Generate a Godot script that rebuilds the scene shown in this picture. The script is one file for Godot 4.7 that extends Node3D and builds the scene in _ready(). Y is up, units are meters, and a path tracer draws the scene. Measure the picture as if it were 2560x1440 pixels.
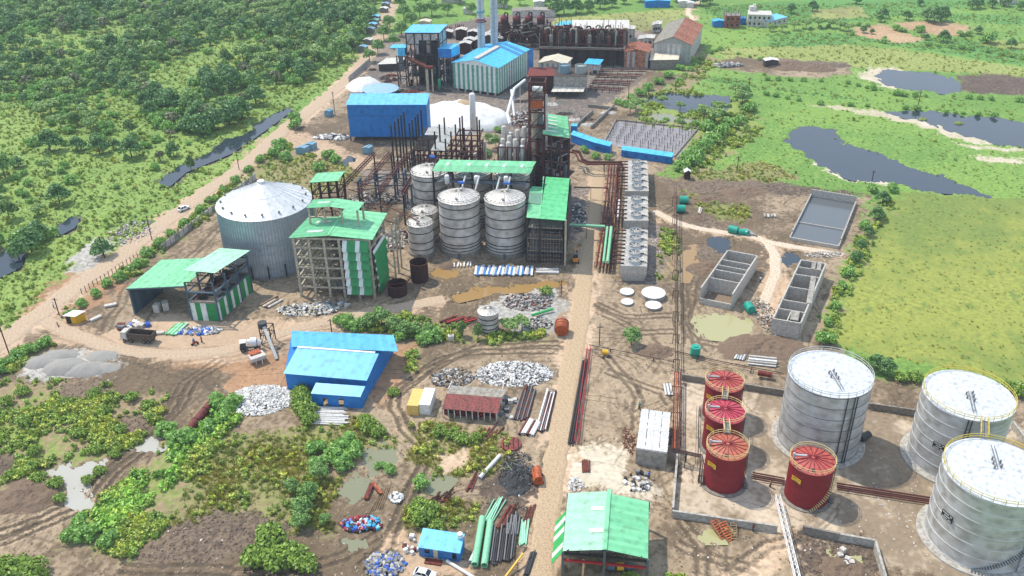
extends Node3D
# An aerial view over a sugar mill and distillery under construction. Units are metres; the site plane is y = 0.

var M := {}
var taken := {}
var meshes := {}
var rng := RandomNumberGenerator.new()
const FLAT := 4294967295

func pv(a: Array) -> PackedVector2Array:
	var o := PackedVector2Array()
	for i in a.size() / 2:
		o.append(Vector2(a[i * 2],a[i * 2 + 1]))
	return o

func G(x: float,z: float) -> Vector3:
	return Vector3(x,0,z)

func K(x: float,y: float,z: float) -> Vector3:
	return Vector3(x,y,z)

func v3(p: Vector2,y := 0.0) -> Vector3:
	return Vector3(p.x,y,p.y)

func numbered(called: String) -> String:
	if not taken.has(called):
		taken[called] = 0
		return called
	taken[called] += 1
	return "%s_%03d" % [called,taken[called]]

func tag(o: Node,label: String,category: String,group := "") -> void:
	o.set_meta("label",label)
	o.set_meta("category",category)
	if group != "":
		o.set_meta("group",group)

# a Node3D at a thing's base; its parts are given in site coordinates and moved under it
func thing(called: String,label: String,category: String,at := Vector3.ZERO,group := "") -> Node3D:
	var o := Node3D.new()
	o.name = numbered(called)
	add_child(o)
	o.position = at
	tag(o,label,category,group)
	return o

func origin_of(n: Node) -> Vector3:
	var p := Vector3.ZERO
	while n is Node3D and n != self:
		p += n.position
		n = n.get_parent()
	return p

func put(o: Node3D,called: String,parent: Node) -> Node3D:
	if parent == self:
		o.name = numbered(called)
		add_child(o)
	else:
		o.name = called
		o.position -= origin_of(parent)
		parent.add_child(o,true)
	return o

func shape() -> SurfaceTool:
	var s := SurfaceTool.new()
	s.begin(Mesh.PRIMITIVE_TRIANGLES)
	s.set_smooth_group(FLAT)
	return s

func done(s: SurfaceTool) -> ArrayMesh:
	s.generate_normals()
	return s.commit()

func add(s: SurfaceTool,called: String,mat: Material,parent: Node = self) -> MeshInstance3D:
	var mi := MeshInstance3D.new()
	mi.mesh = done(s)
	mi.material_override = mat
	put(mi,called,parent)
	return mi

func inst(mesh: Mesh,tr: Transform3D,called: String,mat: Material,parent: Node = self) -> MeshInstance3D:
	var mi := MeshInstance3D.new()
	mi.mesh = mesh
	mi.transform = tr
	if mat:
		mi.material_override = mat
	put(mi,called,parent)
	return mi

func structure(o: Node,kind := "structure") -> void:
	o.set_meta("kind",kind)

func tri(s: SurfaceTool,a: Vector3,b: Vector3,c: Vector3) -> void:
	s.add_vertex(a); s.add_vertex(b); s.add_vertex(c)

func quad(s: SurfaceTool,a: Vector3,b: Vector3,c: Vector3,d: Vector3) -> void:
	tri(s,a,b,c); tri(s,a,c,d)

func box(s: SurfaceTool,c: Vector3,sz: Vector3,b := Basis()) -> void:
	var x := b.x * sz.x * 0.5
	var y := b.y * sz.y * 0.5
	var z := b.z * sz.z * 0.5
	quad(s,c - x + y + z,c + x + y + z,c + x - y + z,c - x - y + z)
	quad(s,c + x + y - z,c - x + y - z,c - x - y - z,c + x - y - z)
	quad(s,c + x + y + z,c + x + y - z,c + x - y - z,c + x - y + z)
	quad(s,c - x + y - z,c - x + y + z,c - x - y + z,c - x - y - z)
	quad(s,c - x + y - z,c + x + y - z,c + x + y + z,c - x + y + z)
	quad(s,c - x - y + z,c + x - y + z,c + x - y - z,c - x - y - z)

func along(a: Vector3,b: Vector3) -> Basis:
	var z := (b - a).normalized()
	var u := Vector3.UP if absf(z.y) < 0.98 else Vector3.RIGHT
	var x := u.cross(z).normalized()
	return Basis(x,z.cross(x),z)

func bar(s: SurfaceTool,a: Vector3,b: Vector3,w: float,h := -1.0) -> void:
	box(s,(a + b) * 0.5,Vector3(w,w if h < 0.0 else h,a.distance_to(b)),along(a,b))

# one beam or post as a part of its own: a shared unit box, stretched
func beam(parent: Node,called: String,a: Vector3,b: Vector3,w: float,mat: Material,h := -1.0) -> MeshInstance3D:
	var bs := along(a,b)
	return inst(meshes.box,Transform3D(Basis(bs.x * w,bs.y * (w if h < 0.0 else h),bs.z * a.distance_to(b)),(a + b) * 0.5),called,mat,parent)

func block(parent: Node,called: String,c: Vector3,sz: Vector3,mat: Material,turn := 0.0,bs := Basis()) -> MeshInstance3D:
	var b := bs * Basis(Vector3.UP,turn)
	return inst(meshes.box,Transform3D(Basis(b.x * sz.x,b.y * sz.y,b.z * sz.z),c),called,mat,parent)

func ring(c: Vector3,x: Vector3,y: Vector3,r: float,n: int) -> PackedVector3Array:
	var o := PackedVector3Array()
	for i in n + 1:
		var t := TAU * i / n
		o.append(c + (x * cos(t) + y * sin(t)) * r)
	return o

func tube(s: SurfaceTool,pts: Array,r: float,n := 8,caps := true) -> void:
	var last := PackedVector3Array()
	for k in pts.size():
		var d: Vector3
		if k == 0: d = pts[1] - pts[0]
		elif k == pts.size() - 1: d = pts[k] - pts[k - 1]
		else: d = (pts[k + 1] - pts[k]).normalized() + (pts[k] - pts[k - 1]).normalized()
		var b := along(Vector3.ZERO,d)
		var g := ring(pts[k],b.x,b.y,r,n)
		if k > 0:
			s.set_smooth_group(1)
			for i in n:
				quad(s,last[i],g[i],g[i + 1],last[i + 1])
			s.set_smooth_group(FLAT)
		if caps and (k == 0 or k == pts.size() - 1):
			for i in n:
				tri(s,pts[k],g[i],g[i + 1])
		last = g

# a turned shape: profile of (radius, height) from bottom to top; every sharp entry starts a new smooth group
func lathe(s: SurfaceTool,c: Vector3,prof: Array,n := 32,smooth_up := false) -> void:
	for k in prof.size() - 1:
		var a: Vector2 = prof[k]
		var b: Vector2 = prof[k + 1]
		s.set_smooth_group(1 if smooth_up else k + 1)
		for i in n:
			var t := TAU * i / n
			var u := TAU * (i + 1) / n
			var d := Vector3(cos(t),0,sin(t))
			var e := Vector3(cos(u),0,sin(u))
			var p := c + d * a.x + Vector3.UP * a.y
			var q := c + d * b.x + Vector3.UP * b.y
			var w := c + e * b.x + Vector3.UP * b.y
			var v := c + e * a.x + Vector3.UP * a.y
			if b.x > 0.0001: tri(s,p,q,w)
			if a.x > 0.0001: tri(s,p,w,v)
	s.set_smooth_group(FLAT)

func hoop(s: SurfaceTool,c: Vector3,r: float,w: float,h: float,n := 48) -> void:
	lathe(s,c,[Vector2(r,0),Vector2(r + w,0),Vector2(r + w,h),Vector2(r,h)],n)

# profiled metal sheets laid side by side from line a-b to line d-c: each sheet is one part that shares one mesh
func sheets(parent: Node,called: String,a: Vector3,b: Vector3,d: Vector3,n: int,mats: Array,pattern := [],lap := 0.0) -> void:
	var w := (b - a) / n
	var l := d - a
	var nrm := l.cross(w).normalized()
	for i in n:
		var k: int = pattern[i % pattern.size()] if pattern.size() else (i * 7 + i / 3) % mats.size()
		var o := a + w * i + nrm * (0.012 * (i % 2))
		inst(meshes.sheet,Transform3D(Basis(w * (1.0 + lap),nrm,l),o),called,mats[k],parent)

func rect_wall(parent: Node,called: String,a: Vector3,b: Vector3,h: float,t: float,mat: Material) -> MeshInstance3D:
	var s := shape()
	var d := (b - a).normalized()
	box(s,(a + b) * 0.5 + Vector3.UP * h * 0.5,Vector3(t,h,a.distance_to(b)),along(a,b))
	return add(s,called,mat,parent)

# a wall with openings, each [from, to, sill, head] in metres along a-b
func pierced(parent: Node,called: String,a: Vector3,b: Vector3,h: float,t: float,mat: Material,holes: Array) -> MeshInstance3D:
	var s := shape()
	var d := (b - a).normalized()
	var at := 0.0
	var L := a.distance_to(b)
	for o in holes + [[L,L,0.0,h]]:
		if o[0] > at + 0.01: bar_wall(s,a + d * at,a + d * o[0],0.0,h,t)
		if o[1] > o[0]:
			if o[2] > 0.01: bar_wall(s,a + d * o[0],a + d * o[1],0.0,o[2],t)
			if o[3] < h - 0.01: bar_wall(s,a + d * o[0],a + d * o[1],o[3],h,t)
		at = o[1]
	return add(s,called,mat,parent)

func bar_wall(s: SurfaceTool,a: Vector3,b: Vector3,y0: float,y1: float,t: float) -> void:
	box(s,(a + b) * 0.5 + Vector3.UP * (y0 + y1) * 0.5,Vector3(t,y1 - y0,a.distance_to(b)),along(a,b))

# a flat slab with the given outline
func slab(s: SurfaceTool,poly: PackedVector2Array,y0: float,y1: float) -> void:
	var idx := Geometry2D.triangulate_polygon(poly)
	for i in idx.size() / 3:
		tri(s,v3(poly[idx[i * 3]],y1),v3(poly[idx[i * 3 + 1]],y1),v3(poly[idx[i * 3 + 2]],y1))
	if y1 > y0:
		for i in poly.size():
			var p := poly[i]
			var q := poly[(i + 1) % poly.size()]
			quad(s,v3(p,y1),v3(q,y1),v3(q,y0),v3(p,y0))

func dup(o: Node3D,at: Vector3,turn := 0.0,label := "",sc := 1.0) -> Node3D:
	var c: Node3D = o.duplicate()
	c.name = numbered(String(o.name))
	add_child(c)
	c.position = at
	c.rotation.y = turn
	c.scale = Vector3.ONE * sc
	if label != "": c.set_meta("label",label)
	return c

# ---- materials ----
func noise_image(seed_: int,freq: float,oct: int,size := 512,type := FastNoiseLite.TYPE_SIMPLEX_SMOOTH) -> Image:
	var f := FastNoiseLite.new()
	f.seed = seed_
	f.noise_type = type
	f.frequency = freq
	f.fractal_octaves = oct
	return f.get_seamless_image(size,size)

func wear(seed_: int,freq: float,oct: int,stops: Array) -> ImageTexture:
	var src := noise_image(seed_,freq,oct,256)
	src.convert(Image.FORMAT_L8)
	var d := src.get_data()
	var g := Gradient.new()
	g.offsets = PackedFloat32Array(stops.map(func(x): return x[0]))
	g.colors = PackedColorArray(stops.map(func(x): return x[1]))
	var lut := []
	for i in 256: lut.append(g.sample(i / 255.0))
	var out := PackedByteArray()
	out.resize(256 * 256 * 3)
	for i in 256 * 256:
		var c: Color = lut[d[i]]
		out[i * 3] = int(c.r8); out[i * 3 + 1] = int(c.g8); out[i * 3 + 2] = int(c.b8)
	var im := Image.create_from_data(256,256,false,Image.FORMAT_RGB8,out)
	im.generate_mipmaps()
	return ImageTexture.create_from_image(im)

func mat(hex: String,rough := 0.7,metal := 0.0,tex: Texture2D = null,scale_ := 0.15) -> StandardMaterial3D:
	var m := StandardMaterial3D.new()
	m.albedo_color = Color(hex)
	m.roughness = rough
	m.metallic = metal
	m.cull_mode = BaseMaterial3D.CULL_DISABLED
	if tex:
		m.albedo_texture = tex
		m.uv1_triplanar = true
		m.uv1_world_triplanar = true
		m.uv1_scale = Vector3.ONE * scale_
	return m

func make_materials() -> void:
	var soft := wear(3,0.02,4,[[0.0,Color(0.74,0.72,0.7)],[0.4,Color(0.94,0.94,0.93)],[1.0,Color(1,1,1)]])
	var stain := wear(5,0.03,5,[[0.0,Color(0.7,0.67,0.64)],[0.45,Color(0.88,0.87,0.85)],[0.7,Color(0.96,0.96,0.95)],[1.0,Color(1,1,1)]])
	var rusty := wear(7,0.02,5,[[0.0,Color(0.4,0.32,0.3)],[0.45,Color(0.8,0.7,0.66)],[0.6,Color(1,0.86,0.76)],[1.0,Color(0.85,0.85,0.9)]])
	var blotch := wear(11,0.03,3,[[0.0,Color(0.55,0.5,0.45)],[0.47,Color(0.85,0.83,0.8)],[0.52,Color(1,1,1)],[1.0,Color(1,1,1)]])
	M.soft = soft; M.stain = stain; M.rusty = rusty; M.blotch = blotch
	M.green = [mat("#76c592",0.45,0.0,soft,0.08),mat("#70bf8c",0.45,0.0,soft,0.08),mat("#7dcb99",0.45,0.0,soft,0.08)]
	M.green_wall = mat("#1f8a4a",0.45,0.0,soft,0.1)
	M.white_wall = mat("#d9dedb",0.5,0.0,soft,0.1)
	M.pale_green = [mat("#a9d9bd",0.4,0.0,soft,0.1),mat("#a1d3b6",0.4,0.0,soft,0.1)]
	M.blue = [mat("#0f76c4",0.6,0.0,soft,0.06),mat("#0e73bf",0.6,0.0,soft,0.06)]
	M.blue_pale = [mat("#63b8e6",0.42,0.0,soft,0.06),mat("#60b4e2",0.42,0.0,soft,0.06),mat("#67bce9",0.42,0.0,soft,0.06)]
	M.cyan = [mat("#4bbbec",0.42,0.0,soft,0.06),mat("#47b5e6",0.42,0.0,soft,0.06)]
	M.skylight = mat("#d2dad4",0.5,0.0,soft,0.3)
	M.silver = mat("#c4c7c9",0.42,0.2,stain,0.05)
	M.silver_roof = mat("#d0d4d7",0.38,0.15,soft,0.12)
	M.galv = mat("#a8b4bd",0.38,0.7,soft,0.1)
	M.galv_roof = mat("#d3d6d8",0.4,0.3,soft,0.2)
	M.tank_grey = mat("#c6c4c0",0.5,0.1,stain,0.05)
	M.tank_cone = mat("#dcdad6",0.5,0.2,stain,0.12)
	M.band = mat("#2c2b2b",0.7,0.0)
	M.red_tank = mat("#7e0519",0.6,0.0,soft,0.15)
	M.red_roof = mat("#b8564e",0.5,0.0,stain,0.14)
	M.pink_roof = mat("#c0455a",0.5,0.0,stain,0.14)
	M.salmon_roof = mat("#b9684f",0.5,0.0,stain,0.14)
	M.rust = mat("#6e4033",0.85,0.1,rusty,0.2)
	M.rust_dark = mat("#43291f",0.9,0.1,rusty,0.2)
	M.rust_red = mat("#7c3a2f",0.8,0.1,rusty,0.25)
	M.steel_red = mat("#53201f",0.7,0.1,soft,0.3)
	M.steel_dark = mat("#38302e",0.75,0.2,soft,0.3)
	M.steel_grey = mat("#5f6870",0.6,0.3,soft,0.3)
	M.steel_blue = mat("#4c6172",0.55,0.2,soft,0.3)
	M.soot = mat("#4a413c",0.9,0.0,stain,0.1)
	M.concrete = mat("#a09d96",0.9,0.0,stain,0.08)
	M.concrete_new = mat("#b3b0a9",0.9,0.0,stain,0.12)
	M.concrete_old = mat("#8a857d",0.95,0.0,stain,0.12)
	M.concrete_cream = mat("#b7b09d",0.9,0.0,stain,0.15)
	M.whitewash = mat("#cfcdc8",0.8,0.0,stain,0.1)
	M.tarp = mat("#dcdcd9",0.6,0.0,soft,0.05)
	M.white = mat("#dedede",0.5,0.0,soft,0.2)
	M.white_dirty = mat("#c9c6c0",0.7,0.0,stain,0.3)
	M.black = mat("#1c1c1d",0.7)
	M.dark_grey = mat("#3b3c3e",0.7,0.0,soft,0.4)
	M.mid_grey = mat("#77787a",0.7,0.0,soft,0.3)
	M.yellow = mat("#d7a81e",0.5,0.0,soft,0.5)
	M.cream = mat("#d6cbb0",0.6,0.0,soft,0.2)
	M.orange = mat("#b5622c",0.6,0.0,rusty,0.3)
	M.teal = mat("#1fa08b",0.4,0.0,soft,0.3)
	M.mint = mat("#86c9a0",0.45,0.0,soft,0.3)
	M.blue_plain = mat("#2c62c0",0.5,0.0,soft,0.3)
	M.red_plain = mat("#a8222c",0.5,0.0,soft,0.3)
	M.maroon = [mat("#7c3634",0.6,0.0,rusty,0.2),mat("#843c38",0.6,0.0,rusty,0.2)]
	M.asbestos = [mat("#a49f95",0.9,0.0,stain,0.1),mat("#9a958b",0.9,0.0,stain,0.1)]
	M.rust_sheet = [mat("#a8785f",0.8,0.0,rusty,0.12),mat("#b48a72",0.8,0.0,rusty,0.12),mat("#9b6b55",0.8,0.0,rusty,0.12)]
	M.cream_sheet = [mat("#d9d0bb",0.6,0.0,soft,0.15),mat("#d2c8b1",0.6,0.0,soft,0.15)]
	M.grey_sheet = [mat("#b5b8b8",0.5,0.2,stain,0.15),mat("#aaadad",0.5,0.2,stain,0.15)]
	M.ct = [mat("#b9b6b0",0.7,0.0,stain,0.2),mat("#b1afa9",0.7,0.0,stain,0.2),mat("#c0bdb7",0.7,0.0,stain,0.2)]
	M.ct_ring = mat("#b3b8bb",0.5,0.1,soft,0.4)
	M.galv_rings = [mat("#b3bfc8",0.42,0.45,soft,0.1),mat("#abb8c2",0.42,0.45,soft,0.1),mat("#bac5cd",0.42,0.45,soft,0.1)]
	M.galv_rib = mat("#93a3b0",0.45,0.4)
	M.silo_roof = [mat("#d3d6d8",0.5,0.1,soft,0.1),mat("#cdd0d3",0.5,0.1,soft,0.1)]
	M.chimney = [mat("#c3ccd0",0.8,0.0,soft,0.1),mat("#bdc7cc",0.8,0.0,soft,0.1),mat("#c8d0d3",0.8,0.0,soft,0.1)]
	M.roof_white = [mat("#d6d8d9",0.8,0.0,stain,0.25),mat("#cfd1d2",0.8,0.0,stain,0.3),mat("#dcdedf",0.8,0.0,stain,0.2)]
	M.green_wall2 = mat("#3cae5c",0.45,0.0,soft,0.1)
	M.dark_earth = mat("#7d6957",0.95,0.0,stain,0.35)
	M.yellow_pale = mat("#d9b866",0.55,0.0,soft,0.3)
	M.blue_wall = mat("#2f78bd",0.5,0.0,stain,0.3)
	M.cyan_pale = [mat("#6fc3e8",0.4,0.0,soft,0.1),mat("#69bde3",0.4,0.0,soft,0.1)]
	M.rust_maroon = mat("#743332",0.7,0.0,rusty,0.3)
	M.mint_pale = mat("#9fd8b8",0.45)
	M.wrap_blue = mat("#4b8ad0",0.5,0.0,blotch,0.6)
	M.rust_pink = mat("#8a4a48",0.75,0.0,rusty,0.3)
	M.net = mat("#3f4142",0.95,0.0,stain,0.5)
	M.blue_grey = mat("#7ba3b8",0.6,0.0,soft,0.2)
	M.gravel = mat("#97948e",0.97,0.0,soft,0.6)
	M.car_white = mat("#e2e3e4",0.25)
	M.tipper = mat("#5c5a56",0.7,0.0,rusty,0.4)
	M.backhoe = mat("#c9822a",0.5)
	M.reed = mat("#7d8a45",0.9,0.0,stain,0.5)
	M.wood = mat("#8c7355",0.85,0.0,soft,0.4)
	M.glass = mat("#20282c",0.1,0.0)
	M.tyre = mat("#222120",0.9)
	M.skin = mat("#6b4a38",0.7)
	M.rust_cap = mat("#7a3038",0.7,0.0,rusty,0.3)
	M.blue_vent = mat("#1b4f86",0.6)
	M.earth = mat("#8a7663",0.95,0.0,stain,0.3)

func make_shared() -> void:
	var s := shape()
	box(s,Vector3.ZERO,Vector3.ONE)
	meshes.box = done(s)
	# profiled sheet: unit in x (across) and z (along); rib heights in metres
	s = shape()
	var prof := []
	for k in 3:
		var x := k / 3.0
		prof += [Vector2(x,0.0),Vector2(x + 0.20,0.0),Vector2(x + 0.24,0.055),Vector2(x + 0.30,0.055)]
	prof.append(Vector2(1.0,0.0))
	for k in prof.size() - 1:
		var p: Vector2 = prof[k]
		var q: Vector2 = prof[k + 1]
		quad(s,Vector3(p.x,p.y,0),Vector3(q.x,q.y,0),Vector3(q.x,q.y,1),Vector3(p.x,p.y,1))
	for z in [0.0,1.0]:
		quad(s,Vector3(0,0,z),Vector3(1,0,z),Vector3(1,-0.05,z),Vector3(0,-0.05,z))
	quad(s,Vector3(0,-0.05,0),Vector3(1,-0.05,0),Vector3(1,-0.05,1),Vector3(0,-0.05,1))
	meshes.sheet = done(s)
	for n in [10,16,24]:
		s = shape()
		lathe(s,Vector3.ZERO,[Vector2(0,-0.5),Vector2(1,-0.5),Vector2(1,0.5),Vector2(0,0.5)],n)
		meshes["cyl%d" % n] = done(s)
	# an open pipe length along z, unit radius and length
	s = shape()
	for i in 12:
		var t := TAU * i / 12
		var u := TAU * (i + 1) / 12
		s.set_smooth_group(1)
		quad(s,Vector3(cos(t),sin(t),-0.5),Vector3(cos(u),sin(u),-0.5),Vector3(cos(u),sin(u),0.5),Vector3(cos(t),sin(t),0.5))
		s.set_smooth_group(2)
		quad(s,Vector3(cos(t),sin(t),-0.5) * Vector3(.85,.85,1),Vector3(cos(u),sin(u),-0.5) * Vector3(.85,.85,1),Vector3(cos(u),sin(u),0.5) * Vector3(.85,.85,1),Vector3(cos(t),sin(t),0.5) * Vector3(.85,.85,1))
		s.set_smooth_group(FLAT)
		for z in [-0.5,0.5]:
			quad(s,Vector3(cos(t),sin(t),z),Vector3(cos(u),sin(u),z),Vector3(cos(u) * .85,sin(u) * .85,z),Vector3(cos(t) * .85,sin(t) * .85,z))
	meshes.pipe = done(s)

func pipe(parent: Node,called: String,a: Vector3,b: Vector3,r: float,m: Material) -> MeshInstance3D:
	var bs := along(a,b)
	return inst(meshes.pipe,Transform3D(Basis(bs.x * r,bs.y * r,bs.z * a.distance_to(b)),(a + b) * 0.5),called,m,parent)

func drum(parent: Node,called: String,c: Vector3,r: float,h: float,m: Material,n := 16) -> MeshInstance3D:
	return inst(meshes["cyl%d" % n],Transform3D(Basis().scaled(Vector3(r,h,r)),c + Vector3.UP * h * 0.5),called,m,parent)

func _ready() -> void:
	rng.seed = 4711
	var cam := Camera3D.new()
	cam.name = "camera"
	cam.transform = Transform3D(Vector3(0.999877,-0.013603,0.007854),Vector3(0.015707,0.865919,-0.499938),Vector3(-0.000000,0.500000,0.866025),Vector3(0,120.00,0))
	cam.fov = 35.4893
	cam.near = 1.0
	cam.far = 6000.0
	add_child(cam)
	cam.current = true
	var sky_mat := ProceduralSkyMaterial.new()
	sky_mat.sky_top_color = Color(0.60,0.67,0.78)
	sky_mat.sky_horizon_color = Color(0.84,0.87,0.90)
	sky_mat.sky_curve = 0.2
	sky_mat.ground_bottom_color = Color(0.30,0.33,0.24)
	sky_mat.ground_horizon_color = Color(0.62,0.68,0.62)
	sky_mat.sun_angle_max = 1.0
	var sky := Sky.new()
	sky.sky_material = sky_mat
	var env := Environment.new()
	env.background_mode = Environment.BG_SKY
	env.sky = sky
	env.background_energy_multiplier = 1.85
	env.tonemap_mode = Environment.TONE_MAPPER_LINEAR
	env.tonemap_exposure = 1.1
	env.sdfgi_enabled = true
	env.ssao_enabled = true
	env.ssil_enabled = true
	env.fog_enabled = true
	env.fog_density = 0.00014
	env.fog_light_color = Color(0.80,0.88,0.93)
	var we := WorldEnvironment.new()
	we.name = "world_environment"
	we.environment = env
	add_child(we)
	var sun := DirectionalLight3D.new()
	sun.name = "sun"
	sun.light_energy = 1.4
	sun.light_color = Color(1.0,0.965,0.91)
	sun.light_angular_distance = 0.5
	sun.shadow_enabled = true
	add_child(sun)
	sun.look_at_from_position(Vector3(-43,84,-34),Vector3.ZERO,Vector3.UP)

	make_materials()
	make_shared()
	build_ground()
	build_roads()
	build_water()
	build_vegetation()
	build_clods()
	build_tank_farm()
	build_distillery()
	build_grain_side()
	build_rear_plant()
	build_old_mill()
	build_works_right()
	build_yard()
	build_far()
	build_vehicles()

# ---- ground ----
const GW := 2048
const GH := 1600
const GX := -333.0
const GZ := -610.0
const GS := 0.325
# colour, second colour, relief in metres, weeds per square metre
const SOIL := [
	["#5f8336","#72913e",0.05,0.1],["#6b873c","#7d9446",0.14,0.5],["#9c8970","#655541",0.19,0.0],["#bda489","#aa9176",0.05,0.0],
	["#7d8f43","#8d7a5e",0.16,1.9],["#898f3f","#6b7c36",0.06,0.14],["#bfae97","#857560",0.04,0.0],["#95928b","#a8a49c",0.12,0.0],
	["#57493e","#70604f",0.22,0.0],["#655b53","#83766a",0.08,0.0],["#a08262","#b09472",0.05,0.0],["#4c7a36","#5b8a41",0.10,0.5],
	["#8c8059","#7d7f49",0.16,1.0],["#c6baa5","#b0a58c",0.04,0.0],["#5a5648","#6b6552",0.0,0.0],["#a5805f","#917052",0.06,0.0],
	["#8f9552","#7d7c4a",0.06,0.1],["#818b46","#8c9550",0.05,0.2]]
var soil := PackedByteArray()
var relief := PackedFloat32Array()
var rut := PackedByteArray()
var soil_image: Image

func region(kind: int,poly: PackedVector2Array) -> void:
	var lo := 1e9
	var hi := -1e9
	for p in poly:
		lo = minf(lo,p.y); hi = maxf(hi,p.y)
	for y in range(maxi(0,int((lo - GZ) / GS)),mini(GH - 1,int((hi - GZ) / GS)) + 1):
		var z := GZ + (y + 0.5) * GS
		var xs := []
		for i in poly.size():
			var a := poly[i]
			var b := poly[(i + 1) % poly.size()]
			if (a.y <= z) != (b.y <= z):
				xs.append(a.x + (z - a.y) / (b.y - a.y) * (b.x - a.x))
		xs.sort()
		for i in xs.size() / 2:
			var x0 := clampi(int((xs[i * 2] - GX) / GS),0,GW)
			var x1 := clampi(int((xs[i * 2 + 1] - GX) / GS),0,GW)
			if x1 > x0:
				soil_image.fill_rect(Rect2i(x0,y,x1 - x0,1),Color8(kind,kind,kind))

func strip(line: PackedVector2Array,half: float) -> PackedVector2Array:
	var l := PackedVector2Array()
	var r := PackedVector2Array()
	for i in line.size():
		var d := (line[mini(i + 1,line.size() - 1)] - line[maxi(i - 1,0)]).normalized()
		var n := Vector2(-d.y,d.x)
		l.append(line[i] + n * half)
		r.append(line[i] - n * half)
	r.reverse()
	return l + r

func track(line: PackedVector2Array,gauge: float,wide: float,deep: int) -> void:
	for side in ([-0.5,0.5] if gauge > 0.0 else [0.0]):
		for k in line.size() - 1:
			var a := line[k]
			var b := line[k + 1]
			var n := (b - a).normalized()
			n = Vector2(-n.y,n.x) * gauge * side
			var steps := int(a.distance_to(b) / 0.25) + 1
			for j in steps:
				var p := a.lerp(b,float(j) / steps) + n
				p += Vector2(sin(p.y * 0.45 + p.x * 0.2),cos(p.x * 0.4)) * 0.3
				var cx := (p.x - GX) / GS
				var cy := (p.y - GZ) / GS
				var r := int(wide * 2.0 / GS) + 1
				for dy in range(-r,r + 1):
					for dx in range(-r,r + 1):
						var x := int(cx) + dx
						var y := int(cy) + dy
						if x < 0 or y < 0 or x >= GW or y >= GH: continue
						var d := sqrt(float(dx * dx + dy * dy)) * GS / wide
						var v := 128
						if d < 1.0: v = 128 - int(deep * (1.0 - d * d))
						elif d < 1.7: v = 128 + int(deep * 0.45 * (1.0 - absf(d - 1.35) / 0.35))
						var i := y * GW + x
						if absi(v - 128) > absi(rut[i] - 128): rut[i] = v

func high(x: float,z: float) -> float:
	var ix := clampi(int((x - GX) / GS),1,GW - 2)
	var iz := clampi(int((z - GZ) / GS),1,GH - 2)
	var i := iz * GW + ix
	return (relief[i] * 2.0 + relief[i - 1] + relief[i + 1] + relief[i - GW] + relief[i + GW]) / 6.0

func soil_at(x: float,z: float) -> int:
	return soil[clampi(int((z - GZ) / GS),0,GH - 1) * GW + clampi(int((x - GX) / GS),0,GW - 1)]

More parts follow.
